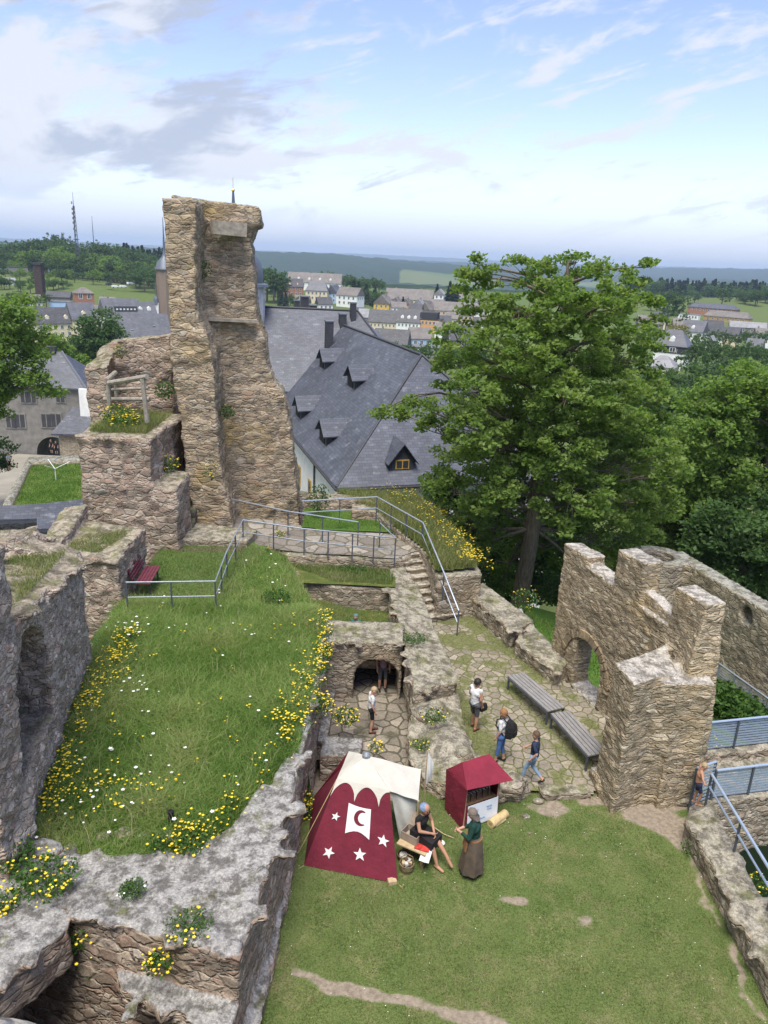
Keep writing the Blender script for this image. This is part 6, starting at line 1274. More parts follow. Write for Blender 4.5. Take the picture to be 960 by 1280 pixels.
plant('yellow flowers hanging down the terrace wall beside the tent', (-1.5, 15.3, 1.3), .12, .5, 120, 60, .07, None, .9)
plant('large yellow flowered clump on the terrace wall above the tent', (-1.45, 17.6, 1.9), .35, .45, 240, 90, .08, None, .3)
plant('yellow flowers growing over the terrace wall beside the doorway', (-1.5, 20.0, 2.0), .22, .5, 130, 70, .08, None, .2)
plant('sprawling yellow herb at the edge of the sunken path', pz(432, 905, .2), .4, .5, 260, 80, .08)
plant('small yellow flowered weed beside the tent flap', pz(470, 940, -.1), .25, .35, 110, 24, .06)
plant('low green weeds on top of the stair side wall', pz(518, 800, 1.5), .45, .12, 420, 0, .06)
plant('reddish weeds over the rubble beside the doorway pit', pz(542, 900, .9), .4, .25, 320, 14, .06)
plant('weeds with yellow flowers on the lower rubble slope', pz(525, 935, .5), .3, .2, 220, 14, .05)
plant('white flowered herb on the rubble wall above the book stall', pz(612, 965, .5), .18, .2, 90, 26, .05, fr=.022, fmat=P_wht)
plant('bright green shrubby herb at the far edge of the meadow', pz(345, 755, 2.2), .5, .5, 420, 0, .09, L_plant, name='shrub')
plant('pale green weeds on the ledge below the railing', pz(445, 712, 1.45), .7, .2, 500, 0, .07)
plant('yellow flower clump at the foot of the railing on the path', pz(350, 672, 1.95), .2, .3, 80, 30, .06)
plant('yellow flowering bush on the overgrown steps', py(208, 592, 28.6), .5, .7, 300, 110, .10, fr=.035)
plant('dark fern-like plant in the shaded steps', py(207, 500, 32), .5, .8, 260, 14, .12, L_dark)
plant('tall yellow weeds on top of the keep block', (xl+1.0, 28.6, bt1+.1), .7, .8, 320, 110, .10, fr=.035)
plant('yellow weeds on the keep block near the pole frame', (xr-1.2, 28.2, bt1+.1), .6, .5, 260, 80, .09, fr=.035)
plant('yellow flowers in a crack high on the back wall', py(152, 448, 32.8), .35, .6, 90, 24, .08, fr=.03)
plant('green tuft with yellow flowers high on the tower stump', py(257, 345, 31.2), .3, .8, 110, 26, .09, L_mid, .1, fr=.03)
plant('grassy tuft in the hollow of the tower stump', py(284, 523, 30.4), .35, .6, 240, 6, .09, L_mid)
plant('small weeds low on the front of the tower stump', py(265, 600, 29.2), .4, .8, 120, 22, .06, fr=.03)
plant('bushy green shrub between the tower stump and the palace', pz(398, 640, 2.2), .55, 1.3, 420, 0, .11, L_mid, name='shrub')
plant('yellow flowers on the sill of the arched window niche', pf(36, 892, A_L, B_L)+np.array([-.5, 0, 0]), .3, .45, 170, 40, .07)
plant('weed growing behind the low walkway wall', pz(655, 765, -.2), .6, 1.0, 240, 50, .1)
plant('yellow flowering bush beside the footbridge', pz(880, 940, -2.2), .5, .8, 240, 60, .09, fr=.03)
plant('yellow weeds below the bridge arch at the right edge', pz(944, 1118, -1.5), .25, .6, 110, 22, .08)
plant('green weed at the foot of the parapet wall', pz(866, 1065, .05), .3, .2, 150, 0, .06)
for i, (u, v, lab) in enumerate(((900, 885, 'large-leaved garden shrub behind the battlement ruin'), (925, 900, 'large-leaved garden shrub in the middle of the bed'), (945, 915, 'large-leaved garden shrub nearest the footbridge'))):
    plant(lab, pz(u, v, -2.6), .95, 1.0, 800, 0, .2, L_plant, name='shrub', group='garden shrubs by the curtain wall')
# ------------------------------------------------------------------ railings, benches, pole frame
def railing(name, label, pts, h=1.0, lows=(.5,), nposts=(2,), r=.026, pm=None, rm=None, cat='railing', post_ext=.1, flat=False):
    o = pts[0]; pts = [Vector(tuple(p)) for p in pts]; R = thing(name, label, cat, o); o = Vector(tuple(o)); Q = [p-o for p in pts]
    zz = Vector((0, 0, 1))
    for k, hz_ in enumerate((h,)+tuple(lows)):
        MB().tube([q+zz*hz_ for q in Q], r if k == 0 else r*.75, 8).build('handrail' if k == 0 else 'rail', rm or STEEL, R, smooth=True)
    ps = [Q[0]]
    for a, b, n in zip(Q, Q[1:], nposts):
        for i in range(1, n+1): ps.append(a.lerp(b, i/n))
    for p in ps: MB().box((p.x, p.y, p.z+(h-post_ext)/2), (.05, .03, h+post_ext)).build('post', pm or STEELD, R)
    return R
railing('railing', 'metal railing around the red bench, bending up to the flagged path', [pz(160, 766, 2.2), pz(270, 764, 2.2), pz(284, 724, 2.15), pz(304, 681, 2.1), pz(380, 692, 1.9), pz(440, 698, 1.9), pz(493, 704, 1.9), pz(474, 684, 1.9)], 1.02, (.52,), (2, 2, 2, 2, 2, 2, 1))
railing('railing', 'rear handrail crossing in front of the tower stump foot', [pz(290, 652, 2.1), pz(360, 668, 2.0), pz(447, 682, 1.95)], 1.0, (), (1, 2))
railing('railing', 'bent stair railing following the bank down to the walkway', [pz(377, 655, 2.3), pz(470, 649, 2.3), pz(527, 683, 2.1), pz(553, 748, 1.2), pz(571, 795, .22)], 1.0, (.5,), (2, 3, 1, 1), .03)
pr_ = [(8.22, 15.8, .58), (8.22, 12.5, .58), (8.3, 6, .58)]
railing('railing', 'slanting blue-grey handrail on the parapet wall beside the lawn', pr_, .85, (.5,), (2, 4), .034, STEELD, BLUESLAT)
def louvre(name, label, a, b, h, n=9, posts=3, vert=True):
    a, b = Vector(tuple(a)), Vector(tuple(b)); R = thing(name, label, 'railing', a); d = (b-a)/1.0; L = d.length; dn = d.normalized(); nrm = Vector((-dn.y, dn.x, 0)).normalized()
    MB().tube([Vector((0, 0, h)), d+Vector((0, 0, h))], .035, 8).build('handrail', BLUESLAT, R)
    for i in range(posts+1): p = d*(i/posts); MB().box((p.x, p.y, h/2-.05), (.05, .05, h+.1)).build('post', STEELD, R)
    for i in range(n):
        z = .1+(h-.2)*i/(n-1); MB().beam((nrm*.02)+Vector((0, 0, z)), d+nrm*.02+Vector((0, 0, z)), .012, .052).build('slat', BLUESLAT, R)
    return R
c1_, c2_ = ba+bn*1.82, ba+bd*6+bn*1.82
louvre('slatted_railing', 'far slatted blue-grey railing of the footbridge', (*c1_, .26), (*c2_, .26), .95, 10, 5)
c1_, c2_ = ba+bd*.55+bn*.15, ba+bd*6+bn*.15
louvre('slatted_railing', 'near slatted blue-grey railing of the footbridge above the arch', (*c1_, .1), (*c2_, .1), .9, 10, 5)
louvre('slatted_gate', 'small slatted gate panel at the corner of the footbridge', (*(ba+bd*.5+bn*.18), .1), (*(ba-bd*.15+bn*.02), .1), 1.15, 10, 1)
f1, f2 = pz(893, 862, -2.7), pz(975, 925, -2.7)
mf = thing('mesh_fence', 'blue-grey wire mesh fence in front of the curtain wall', 'fence', f1); dv = Vector(tuple(f2-f1))
MB().tube([(0, 0, 1.15), dv+Vector((0, 0, 1.15))], .04, 6).build('top_rail', STEEL, mf)
for i in range(5): p = dv*(i/4); MB().box((p.x, p.y, .5), (.06, .06, 1.3)).build('post', STEEL, mf)
w = MB()
for i in range(12): w.tube([(0, 0, .06+i*.095), dv+Vector((0, 0, .06+i*.095))], .011, 4)
for i in range(90): p = dv*(i/90); w.tube([(p.x, p.y, 0), (p.x, p.y, 1.15)], .009, 4)
w.build('wire_mesh', STEEL, mf)
masonry('garden_wall', [PR([f1[:2]+[.25, .25], f2[:2]+[.25, .25], f2[:2]+[.8, 1.], f1[:2]+[.8, 1.]], -5, -2.55)], .1, S_back, 'low dark wall behind the wire mesh fence', amp=.05, relief=.03, seed=91)
# long grey benches by the battlement ruin
def slat_bench(label, A, B, w=.62):
    A, B = np.asarray(A), np.asarray(B); d = B-A; L = np.hypot(*d[:2]); R = thing('slatted_bench', label, 'bench', (A[0], A[1], A[2]), atan2(d[1], d[0]), 'grey slatted benches by the battlement ruin'); h = .45
    for i in range(5): MB().box((L/2, (i+.5)*w/5, h), (L-.02, w/5-.022, .04)).build('slat', WOODG, R)
    MB().box((L/2, .012, h-.06), (L-.06, .03, .07)).box((L/2, w-.012, h-.06), (L-.06, .03, .07)).build('frame', STEELD, R)
    for x in (.06, L-.06): MB().box((x, .03, (h-.03)/2-.03), (.05, .05, h+.03)).box((x, w-.03, (h-.03)/2-.03), (.05, .05, h+.03)).box((x, w/2, h-.05), (.05, w-.1, .05)).build('leg', STEELD, R)
b0, b1, b2 = pz(634, 845, .68), pz(685, 890, .68), pz(735, 946, .66)
slat_bench('grey slatted bench standing nearer the stairs', (b0[0], b0[1], .23), (b1[0], b1[1], .23))
slat_bench('grey slatted bench standing nearer the stone pier', (b1[0]+.05, b1[1]-.07, .22), (b2[0], b2[1], .2))
# red bench
bp = pz(186, 742, 2.22); rb = thing('red_bench', 'dark red slatted park bench against the low stone block', 'bench', (bp[0]-.15, bp[1]-.1, 2.2), RAD(4))
for i in range(5): MB().box((-.18+i*.1, .65, .44), (.085, 1.5, .035)).build('seat_slat', WOODR, rb)
for i in range(4): MB().box((-.30-i*.035, .65, .55+i*.105), (.03, 1.5, .09)).build('back_slat', WOODR, rb)
for y in (.1, 1.2):
    MB().beam((-.2, y, 0), (-.2, y, .42), .05).beam((.2, y, 0), (.2, y, .42), .05).beam((-.25, y, .41), (.25, y, .41), .05).beam((-.26, y, .4), (-.42, y, .92), .05).build('leg_frame', STEELD, rb)
# pole frame on the keep block
fr = thing('pole_frame', 'weathered round-pole barrier frame on top of the keep block', 'barrier', py(137, 508, 29.2)); fo_ = Vector(fr.location)
def P_(u, v, y): return Vector(tuple(py(u, v, y)))-fo_
MB().tube([P_(137, 510, 29.2), P_(135, 476, 29.2)], .09, 8).build('post', WOODP, fr)
MB().tube([P_(184, 528, 28.0), P_(178, 474, 28.0)], .09, 8).build('post', WOODP, fr)
MB().tube([P_(146, 502, 31), P_(144, 472, 31)], .08, 8).build('post', WOODP, fr)
MB().tube([P_(136, 479, 29.1), P_(184, 471, 27.95)], .10, 8).build('top_pole', WOODP, fr)
MB().tube([P_(133, 476, 29.1), P_(144, 466, 31.1)], .10, 8).build('side_pole', WOODP, fr)
MB().tube([P_(140, 487, 30.5), P_(186, 485, 30.0)], .06, 8).build('rail_pole', WOODP, fr)
MB().tube([P_(130, 499, 30.5), P_(187, 499, 30.0)], .08, 8).build('rail_pole', WOODP, fr)
# black pipe stub and its stone
pp_ = pz(214, 1030, 2.2)
pi_ = thing('vent_pipe', 'short black vent pipe standing in the meadow', 'pipe', (pp_[0], pp_[1], 2.15)); MB().lathe((0, 0, 0), [(.055, 0), (.055, .36), (.04, .36), (.04, .2)], 14).build('tube', BLACKP, pi_); MB().lathe((0, 0, .30), [(.065, 0), (.065, .05)], 14).build('collar', BLACKP, pi_)
masonry('boulder', [MB().ball((pp_[0]+.05, pp_[1]-.32, 2.13), (.25, .2, .12), 12)], .03, S_terr, 'flat pale stone at the foot of the black pipe', 'stone', amp=.04, relief=.02, seed=95)
for k, (u, v, r_, lab) in enumerate(((130, 1045, .16, 'brown stone at the meadow front, left one'), (158, 1042, .2, 'reddish flat stone at the meadow front, right of the brown one'), (180, 1045, .14, 'small grey stone at the meadow front beside the dark plant'), (55, 1062, .3, 'long grey stone at the meadow front near the ruined wall'))):
    p = pz(u, v, 2.15); masonry('boulder', [MB().ball((p[0], p[1], 2.14), (r_*1.3, r_*.8, r_*.6), 10)], .03, S_red if k < 2 else S_terr, lab, 'stone', amp=.05, relief=.02, seed=96+k, big=.3)

# ------------------------------------------------------------------ people
def capsule(mb, a, b, ra, rb, n=12):
    a, b = Vector(a), Vector(b); d = (b-a).normalized() if (b-a).length > 1e-5 else Vector((0, 0, 1)); pts = []; rs = []
    for k in range(4): t_ = pi/2*(1-k/4.); pts.append(a-d*ra*sin(t_)); rs.append(max(ra*cos(t_), .002))
    pts.append(a); rs.append(ra); pts.append(b); rs.append(rb)
    for k in range(1, 5): t_ = pi/2*k/4.; pts.append(b+d*rb*sin(t_)); rs.append(max(rb*cos(t_), .002))
    mb.tube(pts, rs, n)
def person(label, pos, rz, h=1.7, top=SHIRT_W, bottom=GREYC, shoe=SHOE, skin=SKIN, hair=HAIR_BR, sleeve=.55, hem=1.0, shin=0.0, J=None, vox=.016, hairlen=0, name='person', shirt=True, bulk=1.0, head_turn=0.0, sh=True):
    s = h/1.7; j = dict(lh=(-.09, 0, .9), rh=(.09, 0, .9), lk=(-.10, .02, .49), rk=(.10, .02, .49), la=(-.10, -.02, .09), ra=(.10, -.02, .09), ls=(-.18, 0, 1.40), rs=(.18, 0, 1.40),
        le=(-.23, -.03, 1.13), re=(.23, -.03, 1.13), lw=(-.22, .08, .89), rw=(.22, .08, .89), neck=(0, .0, 1.44), head=(0, .03, 1.59), lt=None, rt=None, waist=(0, 0, 1.05), chest=(0, 0, 1.27))
    j.update(J or {}); j = {k: (Vector(v) if v is not None else None) for k, v in j.items()}
    for sd in 'lr':
        if j[sd+'t'] is None: j[sd+'t'] = j[sd+'a']+Vector((0, .17, -.045))
    B = []; seg = lambda a, b, ra, rb, m_: B.append((Vector(a), Vector(b), ra, rb, m_))
    TOP, BOT, SK, SHO = 0, 1, 2, 3
    k = bulk
    seg(j['lh'], j['rh'], .115*k, .115*k, BOT); mid = (j['lh']+j['rh'])/2
    seg(mid+(j['waist']-mid)*.45, j['waist'], .125*k, .125*k, TOP)
    seg(j['waist'], j['chest'], .125*k, .13*k, TOP)
    sv = (j['rs']-j['ls']); seg(j['chest']-sv*.2, j['chest']+sv*.2, .115*k, .115*k, TOP)
    seg(j['ls']+sv*.12-Vector((0, 0, .03)), j['rs']-sv*.12-Vector((0, 0, .03)), .07, .07, TOP)
    seg((j['ls']+j['rs'])/2, j['neck']+Vector((0, .01, .06)), .06, .052, SK)
    for sd in 'lr':
        H_, K_, A_, T_ = j[sd+'h'], j[sd+'k'], j[sd+'a'], j[sd+'t']
        hp = H_.lerp(K_, hem)
        seg(H_, hp, .088*k, .088*k+(.062-.088*k)*hem, BOT)
        if hem < 1: seg(hp, K_, .088+(.06-.088)*hem, .058, SK)
        if shin > 0:
            q_ = K_.lerp(A_, shin); seg(K_, q_, .062, .062+(.045-.062)*shin, BOT)
            if shin < 1: seg(q_, A_, .05, .038, SK)
        else: seg(K_, K_.lerp(A_, .4), .054, .056, SK); seg(K_.lerp(A_, .4), A_, .056, .036, SK)
        seg(A_-(T_-A_).normalized()*.04-Vector((0, 0, .03)), T_, .042, .036, SHO)
        S_, E_, W_ = j[sd+'s'], j[sd+'e'], j[sd+'w']
        if sleeve > 0:
            ms = min(sleeve, 1); seg(S_, S_.lerp(E_, ms), .062, .056, TOP)
        if sleeve < 1: seg(S_.lerp(E_, max(sleeve, 0)), E_, .048, .042, SK)
        if sleeve > 1: seg(E_, E_.lerp(W_, sleeve-1), .05, .04, TOP)
        seg(E_.lerp(W_, max(0, sleeve-1)), W_, .042, .028, SK)
        dw = (W_-E_).normalized(); seg(W_, W_+dw*.07, .030, .036, SK)
    hd = j['head']; up_ = (hd-j['neck']).normalized(); rot = Matrix.Rotation(head_turn, 3, 'Z')
    fwd = rot @ Vector((0, 1, 0)); fwd = (fwd-up_*fwd.dot(up_)).normalized(); sd_ = fwd.cross(up_)
    seg(hd-up_*.03+fwd*.01, hd+up_*.035-fwd*.008, .088, .094, SK); seg(hd-up_*.09+fwd*.045, hd-up_*.06+fwd*.03, .045, .06, SK)
    seg(hd+fwd*.095-up_*.03, hd+fwd*.088+up_*.015, .017, .011, SK)
    for q in (-1, 1): seg(hd+sd_*.093*q-up_*.02, hd+sd_*.096*q+up_*.015, .018, .02, SK)
    mb = MB()
    for a, b, ra, rb_, m_ in B: capsule(mb, a*s, b*s, ra*s, rb_*s)
    o = tmp(mb); md = o.modifiers.new('r', 'REMESH'); md.mode = 'VOXEL'; md.voxel_size = vox; sm_ = o.modifiers.new('s', 'SMOOTH'); sm_.iterations = 3; sm_.factor = .5
    me = evaluated(o); d0 = o.data; bpy.data.objects.remove(o); bpy.data.meshes.remove(d0)
    V = coords(me)/s; nf = len(me.polygons); cen = np.empty(nf*3, np.float32); me.polygons.foreach_get('center', cen); cen = cen.reshape(-1, 3)/s
    best = np.full(nf, 9.); mi = np.zeros(nf, int)
    for a, b, ra, rb_, m_ in B:
        a_, d_ = np.array(a), np.array(b-a); L2 = max(d_@d_, 1e-8); t_ = np.clip(((cen-a_)@d_)/L2, 0, 1); ds = np.linalg.norm(cen-a_-t_[:, None]*d_, axis=1)-(ra+(rb_-ra)*t_)
        m1 = ds < best; best = np.where(m1, ds, best); mi = np.where(m1, m_, mi)
    # fingers, curled a little, welded into the same body mesh
    fg = MB()
    for sd in 'lr':
        W_, E_ = j[sd+'w'], j[sd+'e']; dw = (W_-E_).normalized(); sx_ = -1 if sd == 'l' else 1; lat = dw.cross(Vector((1, 0, 0))).normalized() if abs(dw.x) < .8 else Vector((0, 1, 0)); pal_ = dw.cross(lat)
        base = W_+dw*.085
        for q, ln in zip((-1.5, -.5, .5, 1.5), (.06, .072, .068, .052)):
            p0 = base+lat*q*.016; fg.tube([x*s for x in (p0, p0+dw*ln*.5, p0+dw*ln*.85+pal_*ln*.3*sx_, p0+dw*ln*.95+pal_*ln*.6*sx_)], [.009*s, .0085*s, .008*s, .006*s], 6)
        p0 = W_+dw*.03+lat*.03; fg.tube([x*s for x in (p0, p0+lat*.025+dw*.02, p0+lat*.03+dw*.05)], [.011*s, .010*s, .007*s], 6)
    nv = len(me.vertices); bm = bmesh.new(); bm.from_mesh(me); mf_ = mesh_np('f', fg.v, fg.f); bm.from_mesh(mf_); bm.to_mesh(me); bm.free(); bpy.data.meshes.remove(mf_)
    me.materials.clear()
    for m_ in (top if shirt else skin, bottom, skin, shoe): me.materials.append(m_)
    full = np.full(len(me.polygons), 2); full[:nf] = mi; me.polygons.foreach_set('material_index', full.astype(np.int32)); me.polygons.foreach_set('use_smooth', np.ones(len(me.polygons), bool)); me.name = 'body'
    R = thing(name, label, 'person', pos, rz); link('body', me, R)
    hm = MB()
    if hair:
        c = hd+up_*.032-fwd*.022; n_ = 14
        def hp_(th, ph, r): return (c+(sd_*sin(th)*cos(ph)*.99+fwd*sin(th)*sin(ph)+up_*cos(th))*r)*s
        rows = []
        for i in range(9):
            row = []
            for q in range(n_):
                ph = 2*pi*q/n_; back = (1-sin(ph))/2; mx = 1.05+.95*back+(.15*hairlen*back); th = mx*i/8
                row.append(hp_(max(th, .02), ph, .112+.006*sin(q*5+i*3)))
            rows.append(row)
        if hairlen:
            last = rows[-1]; rows.append([Vector(p)-up_*(.06*hairlen*s*((1-sin(2*pi*q/n_))/2)) for q, p in enumerate(last)])
        hm.loft(rows); hm.build('hair', hair, R, smooth=True)
    for q in (-1, 1): MB().ball((hd+fwd*.088+sd_*.034*q+up_*.012)*s, .012*s, 8).build('eye', HAIR_DK, R)
    MB().ball((hd+fwd*.085-up_*.052)*s, (.022*s, .012*s, .006*s), 8).build('mouth', plain('lip', (.35, .12, .09), .6) if 'lip' not in MATS else MATS['lip'], R)
    return R
deg = RAD
# the visitors
person('man in white shirt and black shorts standing on the floor before the dark doorway', pz(463, 915, -.4), deg(-75), 1.5, SHIRT_W, BLACKC, SANDAL, hair=HAIR_BL, sleeve=.6, hem=.8, head_turn=deg(-20), J=dict(la=(-.1, .10, .09), lk=(-.1, .09, .49), head=(0, .07, 1.575)))
wm_ = pz(591, 912, .22)
person('dark haired woman in white sleeveless top and grey shorts on the walkway', wm_, deg(-48), 1.63, SHIRT_W, GREYC, SANDAL, SKIN2, HAIR_DK, sleeve=.08, hem=.9, bulk=1.12, hairlen=.6, J=dict(la=(-.12, .12, .09), lk=(-.12, .1, .49), le=(-.25, .02, 1.13), lw=(-.2, .2, .95), head=(0, .04, 1.58)))
bg_ = thing('shoulder_bag', 'small black shoulder bag at the hip of the dark haired woman', 'bag', (wm_[0]+.24, wm_[1]+.0, .98), deg(-48))
MB().loft([[(-.05, -.11, -.11), (.05, -.11, -.11), (.05, .11, -.11), (-.05, .11, -.11)], [(-.06, -.12, 0), (.06, -.12, 0), (.06, .12, 0), (-.06, .12, 0)], [(-.03, -.10, .1), (.03, -.10, .1), (.03, .10, .1), (-.03, .10, .1)]]).build('pouch', BLACKC, bg_)
MB().tube([(0, -.09, .09), (-.06, -.05, .3), (-.14, 0, .52)], .012, 6).build('strap', BLACKC, bg_)
bpk = pz(624, 952, .2)
person('ginger haired woman in white shirt and blue jeans wearing a black backpack', bpk, deg(58), 1.6, SHIRT_W, JEANS, SHOE, SKIN, HAIR_GI, sleeve=.7, hem=1, shin=.55, bulk=1.15, hairlen=.9, J=dict(la=(-.1, .08, .09), ra=(.1, -.08, .09), rk=(.1, .0, .49), rw=(.2, .12, .9)))
bk_ = thing('backpack', 'black backpack on the back of the ginger haired woman', 'backpack', (bpk[0], bpk[1], .2), deg(58))
MB().loft([[(-.14, -.16, .86), (.14, -.16, .86), (.13, -.30, .88), (-.13, -.30, .88)], [(-.16, -.14, 1.0), (.16, -.14, 1.0), (.15, -.36, 1.0), (-.15, -.36, 1.0)], [(-.16, -.13, 1.2), (.16, -.13, 1.2), (.14, -.33, 1.22), (-.14, -.33, 1.22)], [(-.1, -.13, 1.36), (.1, -.13, 1.36), (.08, -.22, 1.34), (-.08, -.22, 1.34)]]).build('pack', BLACKC, bk_, smooth=True)
for q in (-.11, .11): MB().tube([(q, -.15, 1.32), (q, -.04, 1.42), (q*1.1, .13, 1.33), (q*1.2, .15, 1.15), (q*1.4, -.1, .95)], .02, 6).build('strap', BLACKC, bk_)
MB().box((0, -.35, 1.02), (.2, .06, .16)).build('pocket', BLACKC, bk_)
person('boy in dark blue printed shirt and light jeans striding along the walkway', pz(664, 978, .16), deg(62), 1.52, NAVY, JEANL, SHOE, SKIN, HAIR_BR, sleeve=.75, hem=1, shin=.7, J=dict(la=(-.09, .26, .10), lk=(-.09, .2, .50), ra=(.09, -.30, .15), rk=(.09, .04, .50), rt=(.09, -.2, .04), le=(-.25, -.12, 1.15), lw=(-.25, .02, .95), re=(.25, .1, 1.15), rw=(.2, .28, 1.02)))
gpz = pz(588, 1090, .02)
gw_ = person('long haired person in dark green top and long brown skirt before the book stall', gpz, deg(72), 1.67, GREENC, BROWNC, SHOE, SKIN, HAIR_GR, sleeve=1.75, hem=1, shin=1, bulk=1.12, hairlen=2.6, J=dict(la=(-.14, .02, .09), ra=(.14, -.04, .09), lk=(-.12, .03, .49), rk=(.12, .0, .49), le=(-.26, .06, 1.12), lw=(-.06, .32, 1.08), re=(.26, .06, 1.12), rw=(.06, .33, 1.06), head=(0, .08, 1.575)))
sk = MB(); n_ = 28
sk.loft([[((r+fl*cos(q*7*2*pi/n_))*cos(2*pi*q/n_)*1.15, (r+fl*cos(q*7*2*pi/n_))*sin(2*pi*q/n_)-.01, z) for q in range(n_)] for z, r, fl in ((1.0, .155, 0), (.9, .185, .004), (.6, .225, .012), (.25, .265, .02), (.14, .275, .022))])
sk.build('skirt', BROWNC, gw_, smooth=True)
MB().lathe((0, 0, .93), [(.19, 0), (.195, .03), (.19, .06)], 20).build('belt', LEATHER, gw_)
MB().loft([[(-.24, .10, .70), (-.02, .21, .70), (-.02, .24, .72), (-.25, .13, .72)], [(-.22, .08, .92), (-.02, .18, .92), (-.02, .21, .92), (-.23, .11, .92)]]).build('belt_pouch', LEATHER, gw_)
MB().loft([[(.14, .08, .68), (.24, .0, .68), (.27, .02, .68), (.17, .12, .68)], [(.13, .08, .9), (.22, .0, .9), (.25, .02, .9), (.16, .12, .9)]]).build('belt_pouch', LEATHER, gw_)
# seated woman at the tent
sp_ = pz(522, 1066, 0); srz = deg(-128)
sw = person('seated woman in black dress with blue headscarf and bare legs stretched out', (sp_[0], sp_[1], 0), srz, 1.72, BLACKC, BLACKC, SKIN2, SKIN2, None, sleeve=.12, hem=1.0, J=dict(lh=(-.1, 0, .56), rh=(.1, 0, .56), waist=(0, .02, .72), chest=(0, .05, .94), ls=(-.18, .06, 1.08), rs=(.18, .06, 1.08), neck=(0, .08, 1.12), head=(0, .13, 1.27),
    lk=(-.09, .42, .58), la=(-.05, .78, .28), lt=(-.04, .9, .14), rk=(.1, .42, .56), ra=(.12, .62, .10), rt=(.13, .78, .05), le=(-.24, .16, .84), lw=(-.06, .36, .74), re=(.25, .18, .86), rw=(.05, .36, .78)))
s_ = 1.72/1.7
sc_ = MB(); rows = []
for i in range(7):
    th = 1.5*i/6+.02; rows.append([((.118*sin(th)*cos(2*pi*q/14))*s_, (.115+.122*sin(th)*sin(2*pi*q/14)-.02)*s_, (1.285+.118*cos(th))*s_) for q in range(14)])
sc_.loft(rows); sc_.build('headscarf', BLUEC, sw, smooth=True)
skb = MB(); skb.loft([[(-.2, -.12, .46), (.2, -.12, .46), (.2, -.12, .72), (-.2, -.12, .72)], [(-.21, .15, .47), (.22, .15, .45), (.2, .12, .72), (-.2, .12, .72)], [(-.20, .5, .47), (.21, .5, .44), (.2, .5, .66), (-.19, .5, .68)]]); skb.build('skirt', BLACKC, sw, smooth=True)
stl = thing('stool', 'dark wooden stool under the seated woman', 'stool', (sp_[0], sp_[1], 0), srz)
MB().lathe((0, .04, .40), [(.19, 0), (.2, .02), (.19, .045)], 16).build('seat', WOODD, stl)
for q in range(3): MB().tube([(.1*cos(q*2.09), .04+.1*sin(q*2.09), .4), (.19*cos(q*2.09), .04+.19*sin(q*2.09), 0)], .02, 6).build('leg', WOODD, stl)
# child climbing beside the footbridge, people further off
person('bare chested child with dark shorts and arms spread at the bridge corner', pz(868, 1006, .32), deg(-100), 1.22, SKIN2, plain('dark_blue_shorts', (.03, .035, .07), .8), SKIN2, SKIN2, HAIR_BL, sleeve=0, hem=.75, shirt=False, J=dict(le=(-.42, .06, 1.33), lw=(-.62, .12, 1.25), re=(.42, -.02, 1.36), rw=(.66, -.02, 1.38), head=(-.02, .08, 1.58), rk=(.11, .12, .52), ra=(.1, .05, .12)))
person('pale person standing inside the dark doorway', (.2, 21.95, -.42), deg(190), 1.6, plain('mauve_shirt', (.30, .20, .24), .85), GREYC, SHOE, hair=HAIR_GR, vox=.02)
pk = py(445, 768, 23.0)
person('child with a blue-green cap peeping over the doorway wall from the pit', (pk[0], 23.0, .45), deg(165), max(1.25, pk[2]-.45), plain('teal_shirt', (.03, .12, .12), .85), GREYC, SHOE, hair=plain('teal_cap', (.08, .17, .17), .8), vox=.02)
p = gp(65, 567, 90); person('person in black at the gatehouse arch, left one of the pair', (p[0], p[1], p[2]), deg(160), 1.75, BLACKC, BLACKC, SHOE, vox=.03)
p = gp(71, 568, 90); person('person in black at the gatehouse arch, right one of the pair', (p[0], p[1], p[2]), deg(200), 1.65, BLACKC, BLACKC, SHOE, vox=.03)
p = py(12, 588, 70); person('person in pale shirt on the courtyard path at the left picture edge', (p[0], p[1], p[2]), deg(-100), 1.7, SHIRT_W, BLACKC, SHOE, vox=.03)

